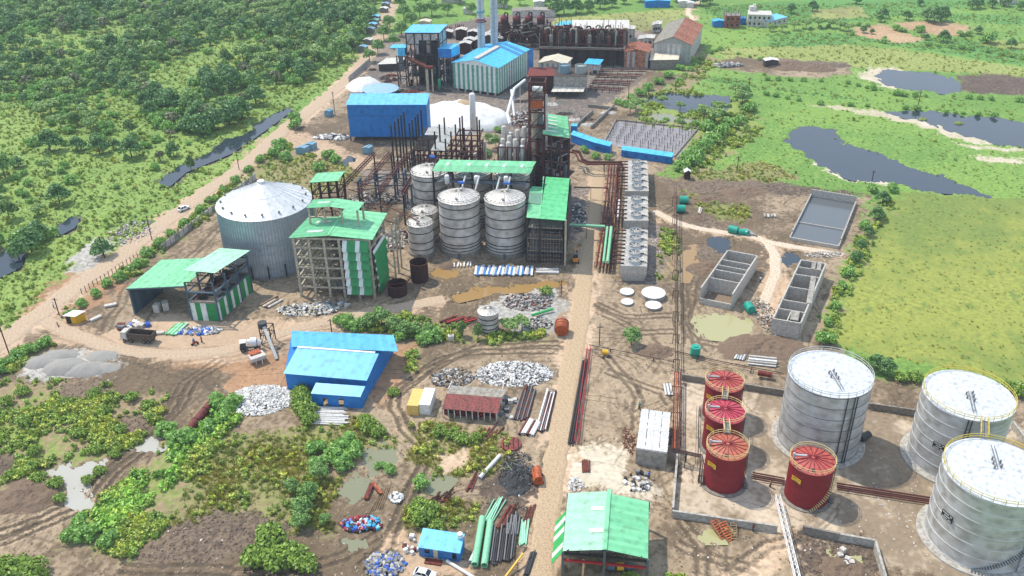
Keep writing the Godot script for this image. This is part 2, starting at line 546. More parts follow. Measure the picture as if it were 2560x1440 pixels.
func regions() -> void:
	region(1,pv([-127.9,-145.7,-127.2,-176.8,-121.5,-202.3,-115.8,-232.4,-107,-262.3,-100.3,-295.2,-88.7,-363.1,-73.9,-409,-70.5,-469.1,-78.9,-630.6,-558.6,-668.4]))
	# the works' own ground
	region(2,pv([-131.4,-160.6,-124.5,-186.2,-119.3,-197.2,-112,-225,-104,-253.3,-100.1,-274.5,-92.3,-296.7,-87.6,-330.7,-81.4,-351.2,-70.7,-399.6,-64.7,-472.8,-4.3,-517.4,79.6,-489.1,96,-440.2,73.8,-389,54.4,-362.3,49,-333.4,71.6,-325.7,58,-294.2,49.3,-282,65.4,-281.4,83.1,-276.6,114.3,-263.1,107.6,-245.7,93.5,-222.9,75.9,-184,78.9,-167.1,93.2,-162.2,118.7,-161.5,94.7,-94.1,-102.5,-97.8]))
	region(9,pv([-69.3,-402.6,-64.7,-472.8,-4.3,-517.4,72.2,-498.4,68.6,-414.1,42.8,-362.9,19.7,-334.8,6.2,-290.8,-5.2,-327,-26.6,-328,-68.6,-373.7]))
	region(9,pv([-0.8,-284,29.5,-272.8,26.4,-245.8,16.6,-235.5,6.4,-246.6,-35,-259.6,-52.4,-293.2]))
	region(16,pv([21.3,-484.1,26.7,-505.9,84.3,-521.1,105.4,-524.6,91.7,-497.1,77.7,-476.4,48.5,-478.2]))
	region(11,pv([112.1,-524.1,147.3,-536.9,308.9,-552.2,293.6,-521.6,228.5,-506.6,176.4,-482.9,154.7,-488.6,115.3,-495.6]))
	region(11,pv([132.6,-464.8,152.9,-467.6,174.9,-462.2,169.5,-443.2,148.4,-438.6,127.2,-439.8]))
	region(11,pv([175.9,-462.1,226.3,-451.2,245,-424.4,233.6,-401.8,212.3,-419.4,190.5,-436.1,174,-450.5]))
	region(17,pv([101.8,-439.8,145.2,-440.9,169.5,-443.2,196.7,-427.2,232.1,-398.7,226.2,-386.9,201.3,-394.2,151.7,-406.3,127.2,-417.4,100.1,-422.3]))
	region(11,pv([205.8,-517.7,279.7,-493.9,270.4,-475.2,223.1,-493.1,203,-503.6]))
	region(17,pv([234.1,-450.7,253.7,-441.9,246.7,-427.8,230.3,-438.1]))
	region(16,pv([169,-515.4,200.8,-523,197.1,-499.3,166.5,-492.3]))
	region(11,pv([71.8,-410.7,87.7,-397.3,138.7,-366,207.1,-348.7,204.7,-343.9,135.2,-360.4,82.7,-389.7]))
	region(10,pv([179.9,-474.1,197.8,-483.2,207.2,-448.5,193.2,-443.3,173.9,-462.2]))
	region(10,pv([204,-485.4,226.9,-486.6,240.5,-478.8,236.6,-460.8,222.1,-455.3,210.7,-462.4]))
	region(2,pv([97.5,-419.1,111.8,-423.7,138.2,-416.8,156.3,-409.2,153,-393.8,128.5,-389.1,106.4,-400.6,96.7,-406.1]))
	region(8,pv([129,-417.3,157.4,-412.5,156,-405.4,130.4,-408.7]))
	region(8,pv([197.5,-389.6,209.5,-392.6,234.9,-383.5,222.2,-359.2,204.6,-363.8,189.5,-367.2]))
	region(13,pv([152.5,-389.6,166,-405.5,173.4,-403.2,178,-398.6,165.3,-370.1,160.9,-374.2,159.3,-381.6]))
	region(13,pv([119.8,-353,133.9,-351.3,149.4,-342.7,161.6,-331.9,169.4,-314.9,178.7,-309.6,173,-306.6,162.8,-313.1,156.2,-326.3,145.3,-338.2,131,-347.5]))
	region(13,pv([161,-309.1,183.4,-301.4,181.9,-298.4,166.6,-302.1]))
	region(13,pv([161.6,-297.3,179.1,-292.8,176.7,-288.2,163.2,-291.6]))
	region(13,pv([105.8,-299.7,108.6,-290.2,116,-279.4,126.4,-274.9,122.6,-271.7,110.1,-277.9,105.3,-288.6]))
	region(0,pv([66.8,-401.5,80.8,-420,108.2,-378.6,198.2,-331.1,210,-354.6,162.3,-362.2,147.4,-382.2,110.3,-387.1]))
	region(12,pv([57.3,-281.7,87.6,-294.8,97.4,-280.1,82.8,-275.6]))
	region(5,pv([110.8,-242.8,125.8,-266.4,166.7,-258.1,120.4,-161.4,107.4,-164.1,82.5,-175.1,74.3,-178.8,82.4,-197.1,94.9,-220.5]))
	region(4,pv([72.4,-178.8,83.2,-201.1,93.8,-220.5,117,-259.9,120.7,-259.8,98.2,-220.4,85,-197,76.1,-178.7]))
	region(4,pv([47.9,-324.6,56,-362.2,70.6,-380.5,94.6,-433.1,99.4,-419,76,-371.9,92.2,-360.4,88.9,-331.6,64,-281.4,56.6,-285.2,69.7,-319.4]))
	region(4,pv([90.5,-360.5,100.4,-360,94.4,-322.5,73.7,-295.4,66.7,-288.4,66.7,-303.3,80.4,-327.5]))
	# verges of the hill road, inside
	region(4,pv([-116.8,-199.1,-113.9,-207.2,-109.9,-217.9,-106.5,-232.1,-102.2,-247.7,-97.6,-270.6,-90.9,-291.2,-86.2,-324.1,-81.6,-323.9,-74.9,-294.1,-87.3,-287.5,-91.6,-277.5,-94.8,-255.9,-101.8,-231.9,-104.9,-217.8,-110,-208.1,-111.9,-192.2,-114.3,-193.2]))
	region(15,pv([-116.4,-198.1,-114.3,-208.2,-110.7,-221.4,-105.2,-215.5,-108.2,-200.8,-110.5,-191.3]))
	region(4,pv([-121.4,-171,-120.6,-180.8,-117.1,-186,-110.5,-184.4,-111.8,-180.6,-115.1,-177.3,-119.8,-173.3]))
	region(4,pv([-88.1,-291.1,-83.4,-321.9,-62.4,-312.8,-56,-289.8,-67.3,-283.2,-79,-287.2]))
	region(12,pv([-83.6,-301.9,-60.3,-308.7,-51.4,-286.1,-66.8,-266.9,-85.6,-280.6]))
	# hill side of the road: bare earth bank
	region(15,pv([-127.6,-177.6,-126.7,-200.4,-125.2,-216.2,-122.3,-225.3,-115.2,-233.6,-112.2,-228.6,-118.5,-213.3,-122.2,-197.3,-125.1,-186.2]))
	region(7,pv([-125.8,-225.4,-126.3,-237.8,-123.5,-243,-116.9,-234.9,-117.7,-225.1,-120.6,-218.3]))
	region(3,pv([-87.4,-326.3,-79,-330.3,-57.4,-308.6,-44.8,-300.3,-52.1,-291.4,-64.9,-301.1,-78.7,-313.5]))
	# yard of pale trodden dirt
	region(3,pv([-116.5,-186.9,-115.1,-195.2,-102.6,-189.2,-95.9,-192.7,-88.7,-198.3,-73.1,-193.9,-65.4,-195.6,-52.7,-193.3,-41.1,-196.8,-28,-199.4,-26.6,-195.4,-37.8,-188.2,-44.9,-189.3,-57.6,-187.9,-56.6,-179,-61.9,-173.4,-80.3,-175.5,-99.8,-182,-109.4,-184]))
	region(15,pv([-80.6,-176.3,-62.5,-175.8,-50.6,-182.3,-52.2,-163,-64,-160.4,-76.6,-166.7]))
	region(2,pv([-84.8,-174.8,-67.3,-172.7,-64,-160.4,-72,-149.5,-79.3,-139.6,-88.5,-148.6,-78.3,-160.7]))
	region(7,pv([-116.1,-177.3,-112.2,-181.4,-101.8,-182,-97.5,-178.5,-93.1,-174.2,-96.2,-170.3,-105.2,-169.7,-115.3,-171.6]))
	region(4,pv([-122.6,-167.9,-112.6,-169.9,-98.7,-167.2,-88.6,-164.7,-78.1,-162.9,-76.2,-154.3,-79.1,-145.8,-83,-140.9,-93.7,-141.1,-96.6,-135.3,-104.5,-132.1]))
	region(8,pv([-104.8,-166.6,-98,-168,-91.7,-163.3,-96.2,-161.2,-101.6,-163.5]))
	region(8,pv([-86.8,-155.3,-77.3,-155,-77.1,-149.6,-82,-149.1]))
	region(8,pv([-110.2,-143.4,-102.2,-143.8,-98.6,-139.4,-102,-136.6,-106.8,-136.7]))
	region(4,pv([-68.9,-159,-61.3,-160.3,-58.7,-153.2,-61,-149.2,-66.2,-144.2,-68.8,-137,-72.8,-128.1,-77.7,-125,-79.6,-117.1,-81.5,-125.1,-75.2,-134.8,-73.3,-145.6,-69.9,-153.5]))
	region(4,pv([-81.3,-121,-77.9,-125.5,-72.6,-129.7,-69.2,-138.2,-65,-145.4,-61,-149.2,-60.8,-136.8,-65,-132.3,-64.5,-123.7,-68.8,-116.9,-75.1,-116.5,-81.3,-118.6]))
	region(12,pv([-60.8,-148.5,-46.3,-151.5,-40.1,-144.8,-35,-133.9,-33.6,-121,-40.1,-120.1,-48.9,-126.5,-54.4,-124.5,-63.1,-123.7,-65,-132.3,-61.2,-138]))
	region(8,pv([-63.1,-123.7,-54.5,-125,-48.2,-127,-40.1,-120.1,-45.2,-117.3,-51.4,-113.7,-61.2,-113.4,-67.7,-115.9]))
	region(12,pv([-48.6,-162.9,-43.1,-162,-41.2,-151.4,-33.1,-153.9,-25.9,-151,-23.5,-144.4,-31.3,-140.9,-41.7,-144.9,-47.2,-151.5]))
	region(15,pv([-34.2,-168.6,-28.9,-183.5,-23,-183.3,-25.6,-165.3,-31,-158.1]))
	region(4,pv([-25.6,-174.8,-23,-183.3,-20.2,-178,-23.5,-171.5]))
	region(4,pv([-42.5,-193,-34.9,-196.7,-18.2,-192.3,-8,-186.4,7.7,-186,5.6,-182.5,-17.7,-183.1,-37.9,-189.1]))
	region(7,pv([-7.3,-199.8,0,-207.8,12.7,-206.4,13.4,-199.2,10.6,-185.9,-0.2,-186.2]))
	region(12,pv([-20.9,-152.2,-5.5,-149.2,-0.5,-146.4,-2.9,-135.4,-14.6,-133.4,-21.4,-139.4]))
	region(12,pv([-21.8,-126.9,-8.2,-128.8,-7.3,-121.4,-17.4,-119.7,-21.3,-121.7]))
	region(3,pv([-16,-141.7,-11.2,-143.5,-7.8,-141.5,-10.1,-137.4,-14,-136.9]))
	region(8,pv([-7.6,-134.4,3.5,-138.8,3.9,-127.4,-2.9,-123.4,-7.4,-126.6]))
	region(3,pv([-23.9,-118.8,-15.2,-119.6,-7.8,-112.8,-7.6,-109.2,-20,-109.4]))
	region(13,pv([11.7,-142.3,19.3,-144.7,23.7,-140.8,21.3,-133.7,27.4,-132.4,26.7,-128,10.9,-129.5]))
	region(6,pv([37.5,-167.5,62.1,-159.3,78.1,-152.5,111.4,-147.6,94.7,-94.1,72,-105.8,63.2,-111.3,63.1,-117,51.8,-120.2,47.1,-118.8,29.1,-123.7,33.2,-144.3]))
	region(3,pv([33.4,-108.3,43.1,-114.5,51.3,-118.2,53.8,-117.2,41.6,-108.2]))
	region(4,pv([18.4,-108.6,28.1,-109.3,27.1,-103.3,17.8,-103.5]))
	region(8,pv([50.5,-118.2,63.5,-116,61.9,-107.8,48.4,-108]))
	region(3,pv([65.6,-210.1,73.2,-214.3,75.1,-205.5,65.7,-189.8,61.2,-191.9]))
	region(8,pv([52,-250.5,62.8,-248.7,69.4,-240.2,59.6,-239.2,52.3,-244.9]))
	region(8,pv([51.4,-278.5,83.3,-277.3,112.9,-266.3,105,-261.9,74.8,-269.4,52,-265.5]))
	region(8,pv([51.2,-231.7,64.4,-233.8,52.1,-212.7,47,-202.2]))
	region(8,pv([58,-182.7,68.1,-180.7,65.3,-174,49.2,-177.8]))
	region(12,pv([55.6,-271.7,65.4,-261.9,75.4,-255.5,69.1,-244.3,59.9,-253.1]))
	region(4,pv([41.1,-242.6,49,-239.6,44.6,-213,38.9,-210.9]))
	region(9,pv([33,-245.6,45.1,-245.2,38.2,-206.6,27.9,-209.1]))
	for r in road_lines():
		region(3,strip(r[1],r[2] + 0.6))
	# pools and ponds: low beds
	for p in pools():
		region(14,p[0])

func build_ground() -> void:
	soil_image = Image.create(GW,GH,false,Image.FORMAT_L8)
	soil_image.fill(Color8(0,0,0))
	regions()
	var src := soil_image.get_data()
	rut.resize(GW * GH)
	rut.fill(128)
	tracks()
	soil.resize(GW * GH)
	relief.resize(GW * GH)
	var big := noise_image(21,0.008,4); big.convert(Image.FORMAT_L8)
	var mid := noise_image(22,0.03,4); mid.convert(Image.FORMAT_L8)
	var fine := noise_image(23,0.2,3); fine.convert(Image.FORMAT_L8)
	var wild := noise_image(24,0.045,3); wild.convert(Image.FORMAT_L8)
	var nb := big.get_data()
	var nm := mid.get_data()
	var nf := fine.get_data()
	var nw := wild.get_data()
	var c1 := []
	var c2 := []
	var amp := PackedFloat32Array()
	for k in SOIL:
		c1.append(Color(k[0]))
		c2.append(Color(k[1]))
		amp.append(k[2])
	var pix := PackedByteArray()
	pix.resize(GW * GH * 3)
	var bump := PackedByteArray()
	bump.resize(GW * GH)
	bump.fill(128)
	for y in GH:
		var z := GZ + y * GS
		var reach := 0.62 * -z + 36.0
		var y9 := (y & 511) << 9
		var y8 := ((y >> 1) & 511) << 9
		for x in GW:
			var i := y * GW + x
			if absf(GX + x * GS) > reach:
				pix[i * 3] = 124; pix[i * 3 + 1] = 150; pix[i * 3 + 2] = 71
				continue
			var n1 := nm[y9 | (x & 511)]
			var n2 := nb[y8 | ((x >> 1) & 511)]
			var n3 := nf[y9 | ((x + 77) & 511)]
			var n4 := nw[y9 | ((x * 3 + 200 >> 1) & 511)]
			var sx := clampi(x + ((n4 - 128) >> 4) + ((n3 - 128) >> 5),0,GW - 1)
			var sy := clampi(y + ((n1 - 128) >> 4) + ((nf[y9 | ((x + 300) & 511)] - 128) >> 5),0,GH - 1)
			var k := src[sy * GW + sx]
			soil[i] = k
			var a: Color = c1[k]
			var t := clampf(0.5 + (n2 * 2 + n1 + n4 - 512) * 0.0058 + (n3 - 128) * 0.008,0.0,1.0)
			var r := rut[i] - 128
			if n4 < 100 and k != 6: t = minf(1.0,t + (100 - n4) * 0.014)
			var g := 0.86 + n3 * 0.0011
			if r < 0 and k != 14:
				t = minf(1.0,t + r * -0.016)
				g *= 1.0 + r * 0.0032
			elif r > 0:
				g *= 1.0 + r * 0.004
			a = a.lerp(c2[k],t)
			var k2 := src[clampi(sy + ((n3 - 128) >> 4) - ((n1 & 7) - 3),0,GH - 1) * GW + clampi(sx + ((n4 - 128) >> 4) + ((n2 & 7) - 3),0,GW - 1)]
			if k2 != k and k != 14 and k2 != 14:
				var b: Color = c1[k2]
				a = a.lerp(b.lerp(c2[k2],t),0.5)
			pix[i * 3] = clampi(int(a.r * 255.0 * g),0,255)
			pix[i * 3 + 1] = clampi(int(a.g * 255.0 * g),0,255)
			pix[i * 3 + 2] = clampi(int(a.b * 255.0 * g),0,255)
			var h := amp[k] * ((n1 - 128) * 0.009 + (n3 - 128) * 0.006) + r * 0.0035
			if k == 14: h = -0.7
			relief[i] = h
			var grit := 0 if k == 14 or k == 6 else ((n3 * 7 + x * 13 + y * 29 + (n1 * (x & 15))) & 31) - 15
			bump[i] = clampi(128 + int(h * 230.0) + (grit >> 1),0,255)
	var img := Image.create_from_data(GW,GH,false,Image.FORMAT_RGB8,pix)
	img.generate_mipmaps()
	var bimg := Image.create_from_data(GW,GH,false,Image.FORMAT_L8,bump)
	var gm := StandardMaterial3D.new()
	gm.albedo_texture = ImageTexture.create_from_image(img)
	gm.roughness = 0.92
	gm.cull_mode = BaseMaterial3D.CULL_DISABLED
	gm.heightmap_enabled = true
	gm.heightmap_texture = ImageTexture.create_from_image(bimg)
	gm.heightmap_scale = 110.0
	gm.texture_repeat = false
	M.ground = gm
	var far := mat("#7a9449",0.95,0.0,M.stain,0.01)
	var rows := 360
	var cols := 520
	var pos := PackedVector3Array()
	var uv := PackedVector2Array()
	var idx := PackedInt32Array()
	for j in rows + 1:
		var z := -100.0 - 505.0 * pow(float(j) / rows,1.7)
		var w := 0.6 * -z + 32.0
		for i in cols + 1:
			var x := -w + 2.0 * w * i / cols
			pos.append(Vector3(x,high(x,z),z))
			uv.append(Vector2((x - GX) / GS / GW,(z - GZ) / GS / GH))
	for j in rows:
		for i in cols:
			var p := j * (cols + 1) + i
			idx.append_array([p,p + cols + 1,p + 1,p + 1,p + cols + 1,p + cols + 2])
	var nor := PackedVector3Array()
	nor.resize(pos.size())
	for j in rows + 1:
		for i in cols + 1:
			var p := j * (cols + 1) + i
			var dx := pos[p + (1 if i < cols else 0)] - pos[p - (1 if i > 0 else 0)]
			var dz := pos[p + (cols + 1 if j < rows else 0)] - pos[p - (cols + 1 if j > 0 else 0)]
			var q := dx.cross(dz).normalized()
			nor[p] = q if q.y > 0.0 else -q
	var arr := []
	arr.resize(Mesh.ARRAY_MAX)
	arr[Mesh.ARRAY_VERTEX] = pos
	arr[Mesh.ARRAY_NORMAL] = nor
	arr[Mesh.ARRAY_TEX_UV] = uv
	arr[Mesh.ARRAY_INDEX] = idx
	var am := ArrayMesh.new()
	am.add_surface_from_arrays(Mesh.PRIMITIVE_TRIANGLES,arr)
	am.surface_set_material(0,gm)
	var s := shape()
	quad(s,Vector3(-4000,-1.6,-4000),Vector3(4000,-1.6,-4000),Vector3(4000,-1.6,600),Vector3(-4000,-1.6,600))
	s.generate_normals()
	s.commit(am)
	am.surface_set_material(1,far)
	var o := inst(am,Transform3D.IDENTITY,"ground",null)
	structure(o)

func tracks() -> void:
	# faint old wheel marks all over the bare mud
	var q := RandomNumberGenerator.new()
	q.seed = 88
	for n in 1300:
		var p := Vector2(q.randf_range(-110,110),q.randf_range(-330,-105))
		var k: int = int(soil_image.get_pixel(clampi(int((p.x - GX) / GS),0,GW - 1),clampi(int((p.y - GZ) / GS),0,GH - 1)).r8)
		var t := q.randf() * TAU
		var bend := q.randf_range(-0.3,0.3)
		var deep := q.randi_range(10,34)
		if not k in [2,8,15,9,13]: continue
		var l := PackedVector2Array()
		for i in 6:
			l.append(p)
			p += Vector2(cos(t),sin(t)) * 3.0
			t += bend
		track(l,1.8 if n % 2 else 0.0,q.randf_range(0.22,0.42),deep)
	for l in [pv([-68,-175.2,-73,-166.6,-73.4,-156.3,-75.8,-145.7,-78.9,-138.4,-81.2,-128.3,-86.6,-123.2,-95.6,-117.4]),pv([-69.7,-176,-74.6,-167.4,-74.7,-156.3,-77.3,-146.4,-80.3,-139,-82.8,-129.4,-88.6,-124.2,-97.1,-120.4])]:
		track(l,1.9,0.55,60)
	for l in [pv([-25.6,-165.3,-26,-156.5,-23.2,-149.6,-19.4,-144.3,-18,-137,-19.8,-130.2,-21.5,-123.8,-22.8,-115.9,-27.2,-111.4]),pv([-25.5,-163.8,-17.2,-174.6,-7.9,-179.4,4.6,-180.8,12.3,-180.5]),pv([-26.3,-159.4,-20.5,-169.8,-12.6,-177,1.7,-178.3,11.1,-177.1]),pv([-20.8,-150.9,-16.9,-144.3,-18.6,-134.6,-21.1,-128,-21.8,-119.8]),pv([-24.6,-118.8,-30.4,-114.2,-37,-111.6,-47.9,-110.9,-69.2,-112.2])]:
		track(l,1.9,0.5,55)
	for l in [pv([20.6,-176.9,25.2,-167,27.6,-158,25.3,-147.1]),pv([21.7,-168.7,28.4,-163.9,33.3,-160.8,34.3,-156.4]),pv([21.6,-198.9,28.1,-192.8,40.2,-192.5]),pv([22.3,-194.9,31.2,-185.3,40,-185.1]),pv([50.7,-229.2,45.6,-206.4,42.9,-185,45.1,-176.2]),pv([49.6,-210.6,44.5,-194.3,44.2,-181.4,53.9,-177.6]),pv([42.7,-229.5,45.3,-210.7,40,-179.7]),pv([51.5,-262.4,68.7,-271.2,89.4,-270.4,107,-260.3]),pv([47.6,-253.6,59.7,-265.2,80.9,-267.5]),pv([36.1,-108.3,44.8,-115.4,52.4,-117.2]),pv([29.2,-115.8,35.5,-111.9,41.8,-109.1]),pv([30.2,-121.6,33.4,-115.7,31.4,-108.4])]:
		track(l,1.8,0.5,45)
	for l in [pv([-79.1,-174.7,-68.2,-176,-60.5,-179.1,-56.8,-184.3,-45.4,-192.2,-32.8,-196.6,-20.8,-200.2,-8.5,-206,12.9,-209.6]),pv([-118.2,-195.3,-94.9,-181.8,-81.7,-179.7,-65.7,-181,-57.8,-184.3]),pv([-118.6,-191.5,-103.5,-183.8,-93.7,-178.4,-79,-171.4,-65.6,-166.4]),pv([-81.3,-175.5,-69.7,-168,-64,-160.4]),pv([-104.1,-215.5,-102.6,-202.7,-101.6,-189.2]),pv([-88.1,-249.9,-91.7,-229.1,-94.8,-217.4])]:
		track(l,2.0,0.6,32)
	for l in [pv([4.4,-108.9,6.9,-126.3,8.9,-142.8,12.4,-164.3,14.4,-177.1,17.7,-195.1,19.5,-211.6,23.4,-235.2,28.1,-269.6]),pv([-126.6,-175.6,-124.3,-185.8,-120.2,-199.2,-116.7,-211.5,-112.9,-224.5,-108.9,-239.8,-104.7,-254.8,-100.2,-271.9,-93.2,-294.9,-87.4,-326.3,-82.2,-346.9,-76.8,-372,-70.8,-400.2,-68.4,-469,-68.4,-557.4])]:
		track(l,2.2,0.6,26)

# ---- roads ----
func road(called: String,line: PackedVector2Array,half: float,m: Material,lift := 0.16) -> void:
	var c := Curve2D.new()
	for i in line.size():
		var d := (line[mini(i + 1,line.size() - 1)] - line[maxi(i - 1,0)]) / 6.0
		c.add_point(line[i],-d,d)
	var pts := c.tessellate_even_length(5,1.5)
	var f := FastNoiseLite.new()
	f.seed = 5; f.frequency = 0.09
	var pos := []
	for i in pts.size():
		var d := (pts[mini(i + 1,pts.size() - 1)] - pts[maxi(i - 1,0)]).normalized()
		var n := Vector2(-d.y,d.x)
		var row := []
		for k in 9:
			var t := (k - 4) / 4.0
			var p := pts[i] + n * (half * t * (1.0 + 0.28 * f.get_noise_2d(pts[i].x * 1.7,pts[i].y * 1.7 + 90.0 * signf(t))))
			var rutd := 0.07 * (exp(-pow((absf(t) - 0.36) * 6.0,2.0)))
			row.append(v3(p,(lift if absf(t) < 0.9 else -0.25) - rutd + 0.035 * f.get_noise_2d(p.x * 9.0,p.y * 9.0)))
		pos.append(row)
	var s := shape()
	s.set_smooth_group(1)
	for i in pos.size() - 1:
		for k in 8:
			quad(s,pos[i][k],pos[i][k + 1],pos[i + 1][k + 1],pos[i + 1][k])
	structure(add(s,called,m))

func build_roads() -> void:
	var grit := wear(31,0.035,5,[[0.0,Color(0.84,0.81,0.78)],[0.42,Color(0.9,0.88,0.85)],[0.6,Color(1,0.99,0.98)],[1.0,Color(0.94,0.94,0.93)]])
	var dirt := mat("#b8a48d",0.95,0.0,grit,0.2)
	var tan_dirt := mat("#b5a083",0.95,0.0,grit,0.2)
	var pale := mat("#cdbfab",0.95,0.0,grit,0.15)
	var looks := [dirt,tan_dirt,pale]
	for r in road_lines():
		road(r[0],r[1],r[2],looks[r[3]],r[4])

func road_lines() -> Array:
	return [
		["hill_road",pv([-129.8,-164.3,-127.2,-176.8,-124.8,-186.9,-123.1,-194.3,-120.9,-200.8,-117.6,-213.7,-113.5,-226.2,-109.5,-241.7,-105.3,-256.9,-100.9,-274.2,-93.9,-297.5,-88.1,-329.4,-82.8,-349.8,-77.2,-374.1,-71.3,-403.9,-68.7,-431.8,-68,-474.6,-67.8,-509.3,-68.4,-557.4,-70.8,-604]),3.6,0,0.16],
		["plant_road",pv([3.5,-103.8,4.2,-108.9,6.3,-126.3,8.9,-142.8,12.4,-164.3,14.4,-177.1,17.4,-195.1,19.5,-211.6,23.4,-235.2,28.1,-269.6,30.2,-286.3]),2.7,1,0.16],
		["side_track",pv([-17.8,-202.5,-22.9,-200.9,-32.9,-197.4,-40.7,-194.5,-50.2,-191,-58.2,-186.4,-65.8,-181.4,-74.8,-179.2,-84.3,-179,-97,-182.2,-109.5,-189,-119.3,-195.3]),2.3,0,0.13],
		["service_track",pv([44.6,-254.3,50.1,-246.4,55.4,-242.1,62,-239.1,70.7,-235.9,75,-231.9,82.6,-228.2,92.1,-223.9]),1.5,2,0.16],
		["service_track",pv([74,-232.5,74.3,-224.8,71.9,-214.3,68.3,-205.7,64.6,-197.6]),1.7,2,0.15],
		["field_lane",pv([86.8,-467.6,96.9,-483.6,101.1,-501.1,101.4,-515.1,108.3,-534.5,127.4,-565.5]),1.5,2,0.16]]

# ---- water ----
func pools() -> Array:
	return [
		[pv([101.8,-312.5,107.5,-326.3,113.9,-327.3,123.3,-324.7,120.9,-315.8,121.6,-310,126.4,-304.6,132.7,-295.5,137.7,-284.4,144.5,-279.2,147.8,-271.4,153.3,-261.6,144.3,-264.5,135.1,-267,123.3,-274.7,114.3,-277,109.1,-283.1,105.9,-295.1,103.9,-304.4]),"pond",0],
		[pv([149.6,-344.2,162.7,-343.5,170.8,-341.7,179.1,-336.6,188.7,-334.7,197.6,-329.7,207,-324.4,192.1,-296.4,184.1,-302.9,175.9,-307.7,172.9,-311.9,167.5,-316.3,163.8,-325,161.4,-331.4,157.5,-334.3,152.6,-337.8]),"pond",0],
		[pv([170.1,-400.2,179.3,-397.2,189.6,-393,194,-386.8,192,-373.1,186.9,-366.3,181.3,-365,176.9,-369.5,165.1,-374,162.8,-380.3,161.9,-390.3]),"pond",0],
		[pv([55.8,-360.7,63.5,-370.9,71.9,-370.5,82.5,-367.8,91.7,-365.7,90.6,-355.4,83.9,-344.4,76,-344.8,68.3,-349,61.1,-355.3]),"pond",0],
		[pv([51.9,-343.5,60.1,-345,73.9,-337.8,74.5,-332.7,64.8,-335,54.6,-339.6]),"pond",1],
		[pv([35.1,-314.6,41.7,-337,56.5,-331.7,71.2,-325.7,57.9,-299.4,47.1,-306.5]),"spray_pond",2],
		[pv([-119.3,-278.5,-120.1,-287.1,-118,-297.7,-113.1,-305.1,-110.4,-310.8,-108.4,-325.1,-101.8,-329.1,-99.4,-344.9,-95.1,-354.3,-91.7,-361.7,-88.2,-356.5,-91.9,-339.9,-96.1,-324.6,-101,-308.4,-107.1,-299.1,-112,-292,-113.7,-280]),"stream",0],
		[pv([-148.7,-219.2,-149.6,-234.8,-147.9,-241.2,-139.3,-230.7,-138.1,-223.9,-140.3,-218.9,-145.3,-212.4]),"stream",0],
		[pv([-140.3,-248.5,-138.7,-258.7,-133.8,-255.9,-133.1,-248.8,-135.7,-243.4]),"stream",0],
		[pv([45.1,-187.6,46.8,-191.3,49.9,-193.3,55.4,-193,58.4,-189.5,58.7,-186.3,56.6,-183.1,51.6,-182,46.6,-183.1]),"pit_water",3],
		[pv([-91.8,-136.9,-92,-141.1,-89.5,-139.8,-87.5,-138.8,-84.8,-140.3,-83,-141.1,-84.5,-137.3,-85.2,-135.3,-83.5,-131,-81,-128,-79.6,-125.6,-82.3,-128.1,-84.5,-129.2,-87.3,-133.9,-90.3,-135.1]),"puddle",4],
		[pv([-79.6,-146,-77.9,-147,-72.4,-145.9,-73,-144.6,-77.2,-145]),"puddle",4],
		[pv([-29.6,-143.9,-26.4,-144.5,-23.8,-139.5,-25.8,-135.4,-28.6,-136]),"puddle",1],
		[pv([-34.2,-133.9,-30.4,-134.9,-28.7,-130.4,-31.8,-128.2,-33.5,-129.4]),"puddle",1],
		[pv([-17.8,-134,-14.8,-135.7,-12.7,-133.4,-14.5,-130.6,-16.8,-131.2]),"puddle",1],
		[pv([-31.3,-118,-28.9,-118.4,-27.8,-115.8,-30.2,-115.3]),"puddle",1],
		[pv([-21.5,-218.3,-16.6,-219,-14.2,-214.9,-18.4,-212.8,-21.3,-215.1]),"puddle",5],
		[pv([-16.9,-204.6,-8.5,-207.7,4.3,-209.4,13,-210.9,13.9,-208.7,5.3,-207.3,-5.3,-205.9,-13.6,-202.4]),"puddle",5],
		[pv([-60.8,-298,-57.7,-305.4,-55.8,-302.7,-58.3,-295.3]),"puddle",0],
		[pv([75.6,-223.5,80.1,-225.3,80.2,-219.8,76.5,-218.3]),"puddle",0],
		[pv([48,-226.9,52.7,-230.4,51.7,-221.9,46.6,-210.7,46.2,-212.9]),"puddle",5],
		[pv([59.1,-236.6,64.4,-233.8,59.6,-227.7,57.4,-231]),"puddle",0],
		[pv([3,-123.3,6.2,-128.5,8.5,-127.9,7.8,-122.1,4.4,-120.2]),"puddle",5],
		[pv([53.8,-112.4,58.8,-112.8,58.1,-108.7,53.5,-109.3]),"puddle",3],
		[pv([33.1,-119.6,40.5,-118.4,40.2,-117,33.7,-117.1]),"puddle",3]]

func build_water() -> void:
	var tones := ["#303a42","#7d7d62","#8a8482","#a19c70","#a9a69b","#96784a"]
	var waters := []
	for t in tones:
		var m := StandardMaterial3D.new()
		m.albedo_color = Color(t)
		m.roughness = 0.06
		m.metallic_specular = 0.5
		m.cull_mode = BaseMaterial3D.CULL_DISABLED
		waters.append(m)
	for p in pools():
		var g := Geometry2D.offset_polygon(p[0],-0.6 if p[1] == "stream" else 1.6)
		var s := shape()
		for q in g:
			slab(s,q,0.0,0.0)
		var o := add(s,p[1],waters[p[2]])
		o.position.y = -0.16 if p[1] == "pond" or p[1] == "stream" else -0.13
		structure(o)

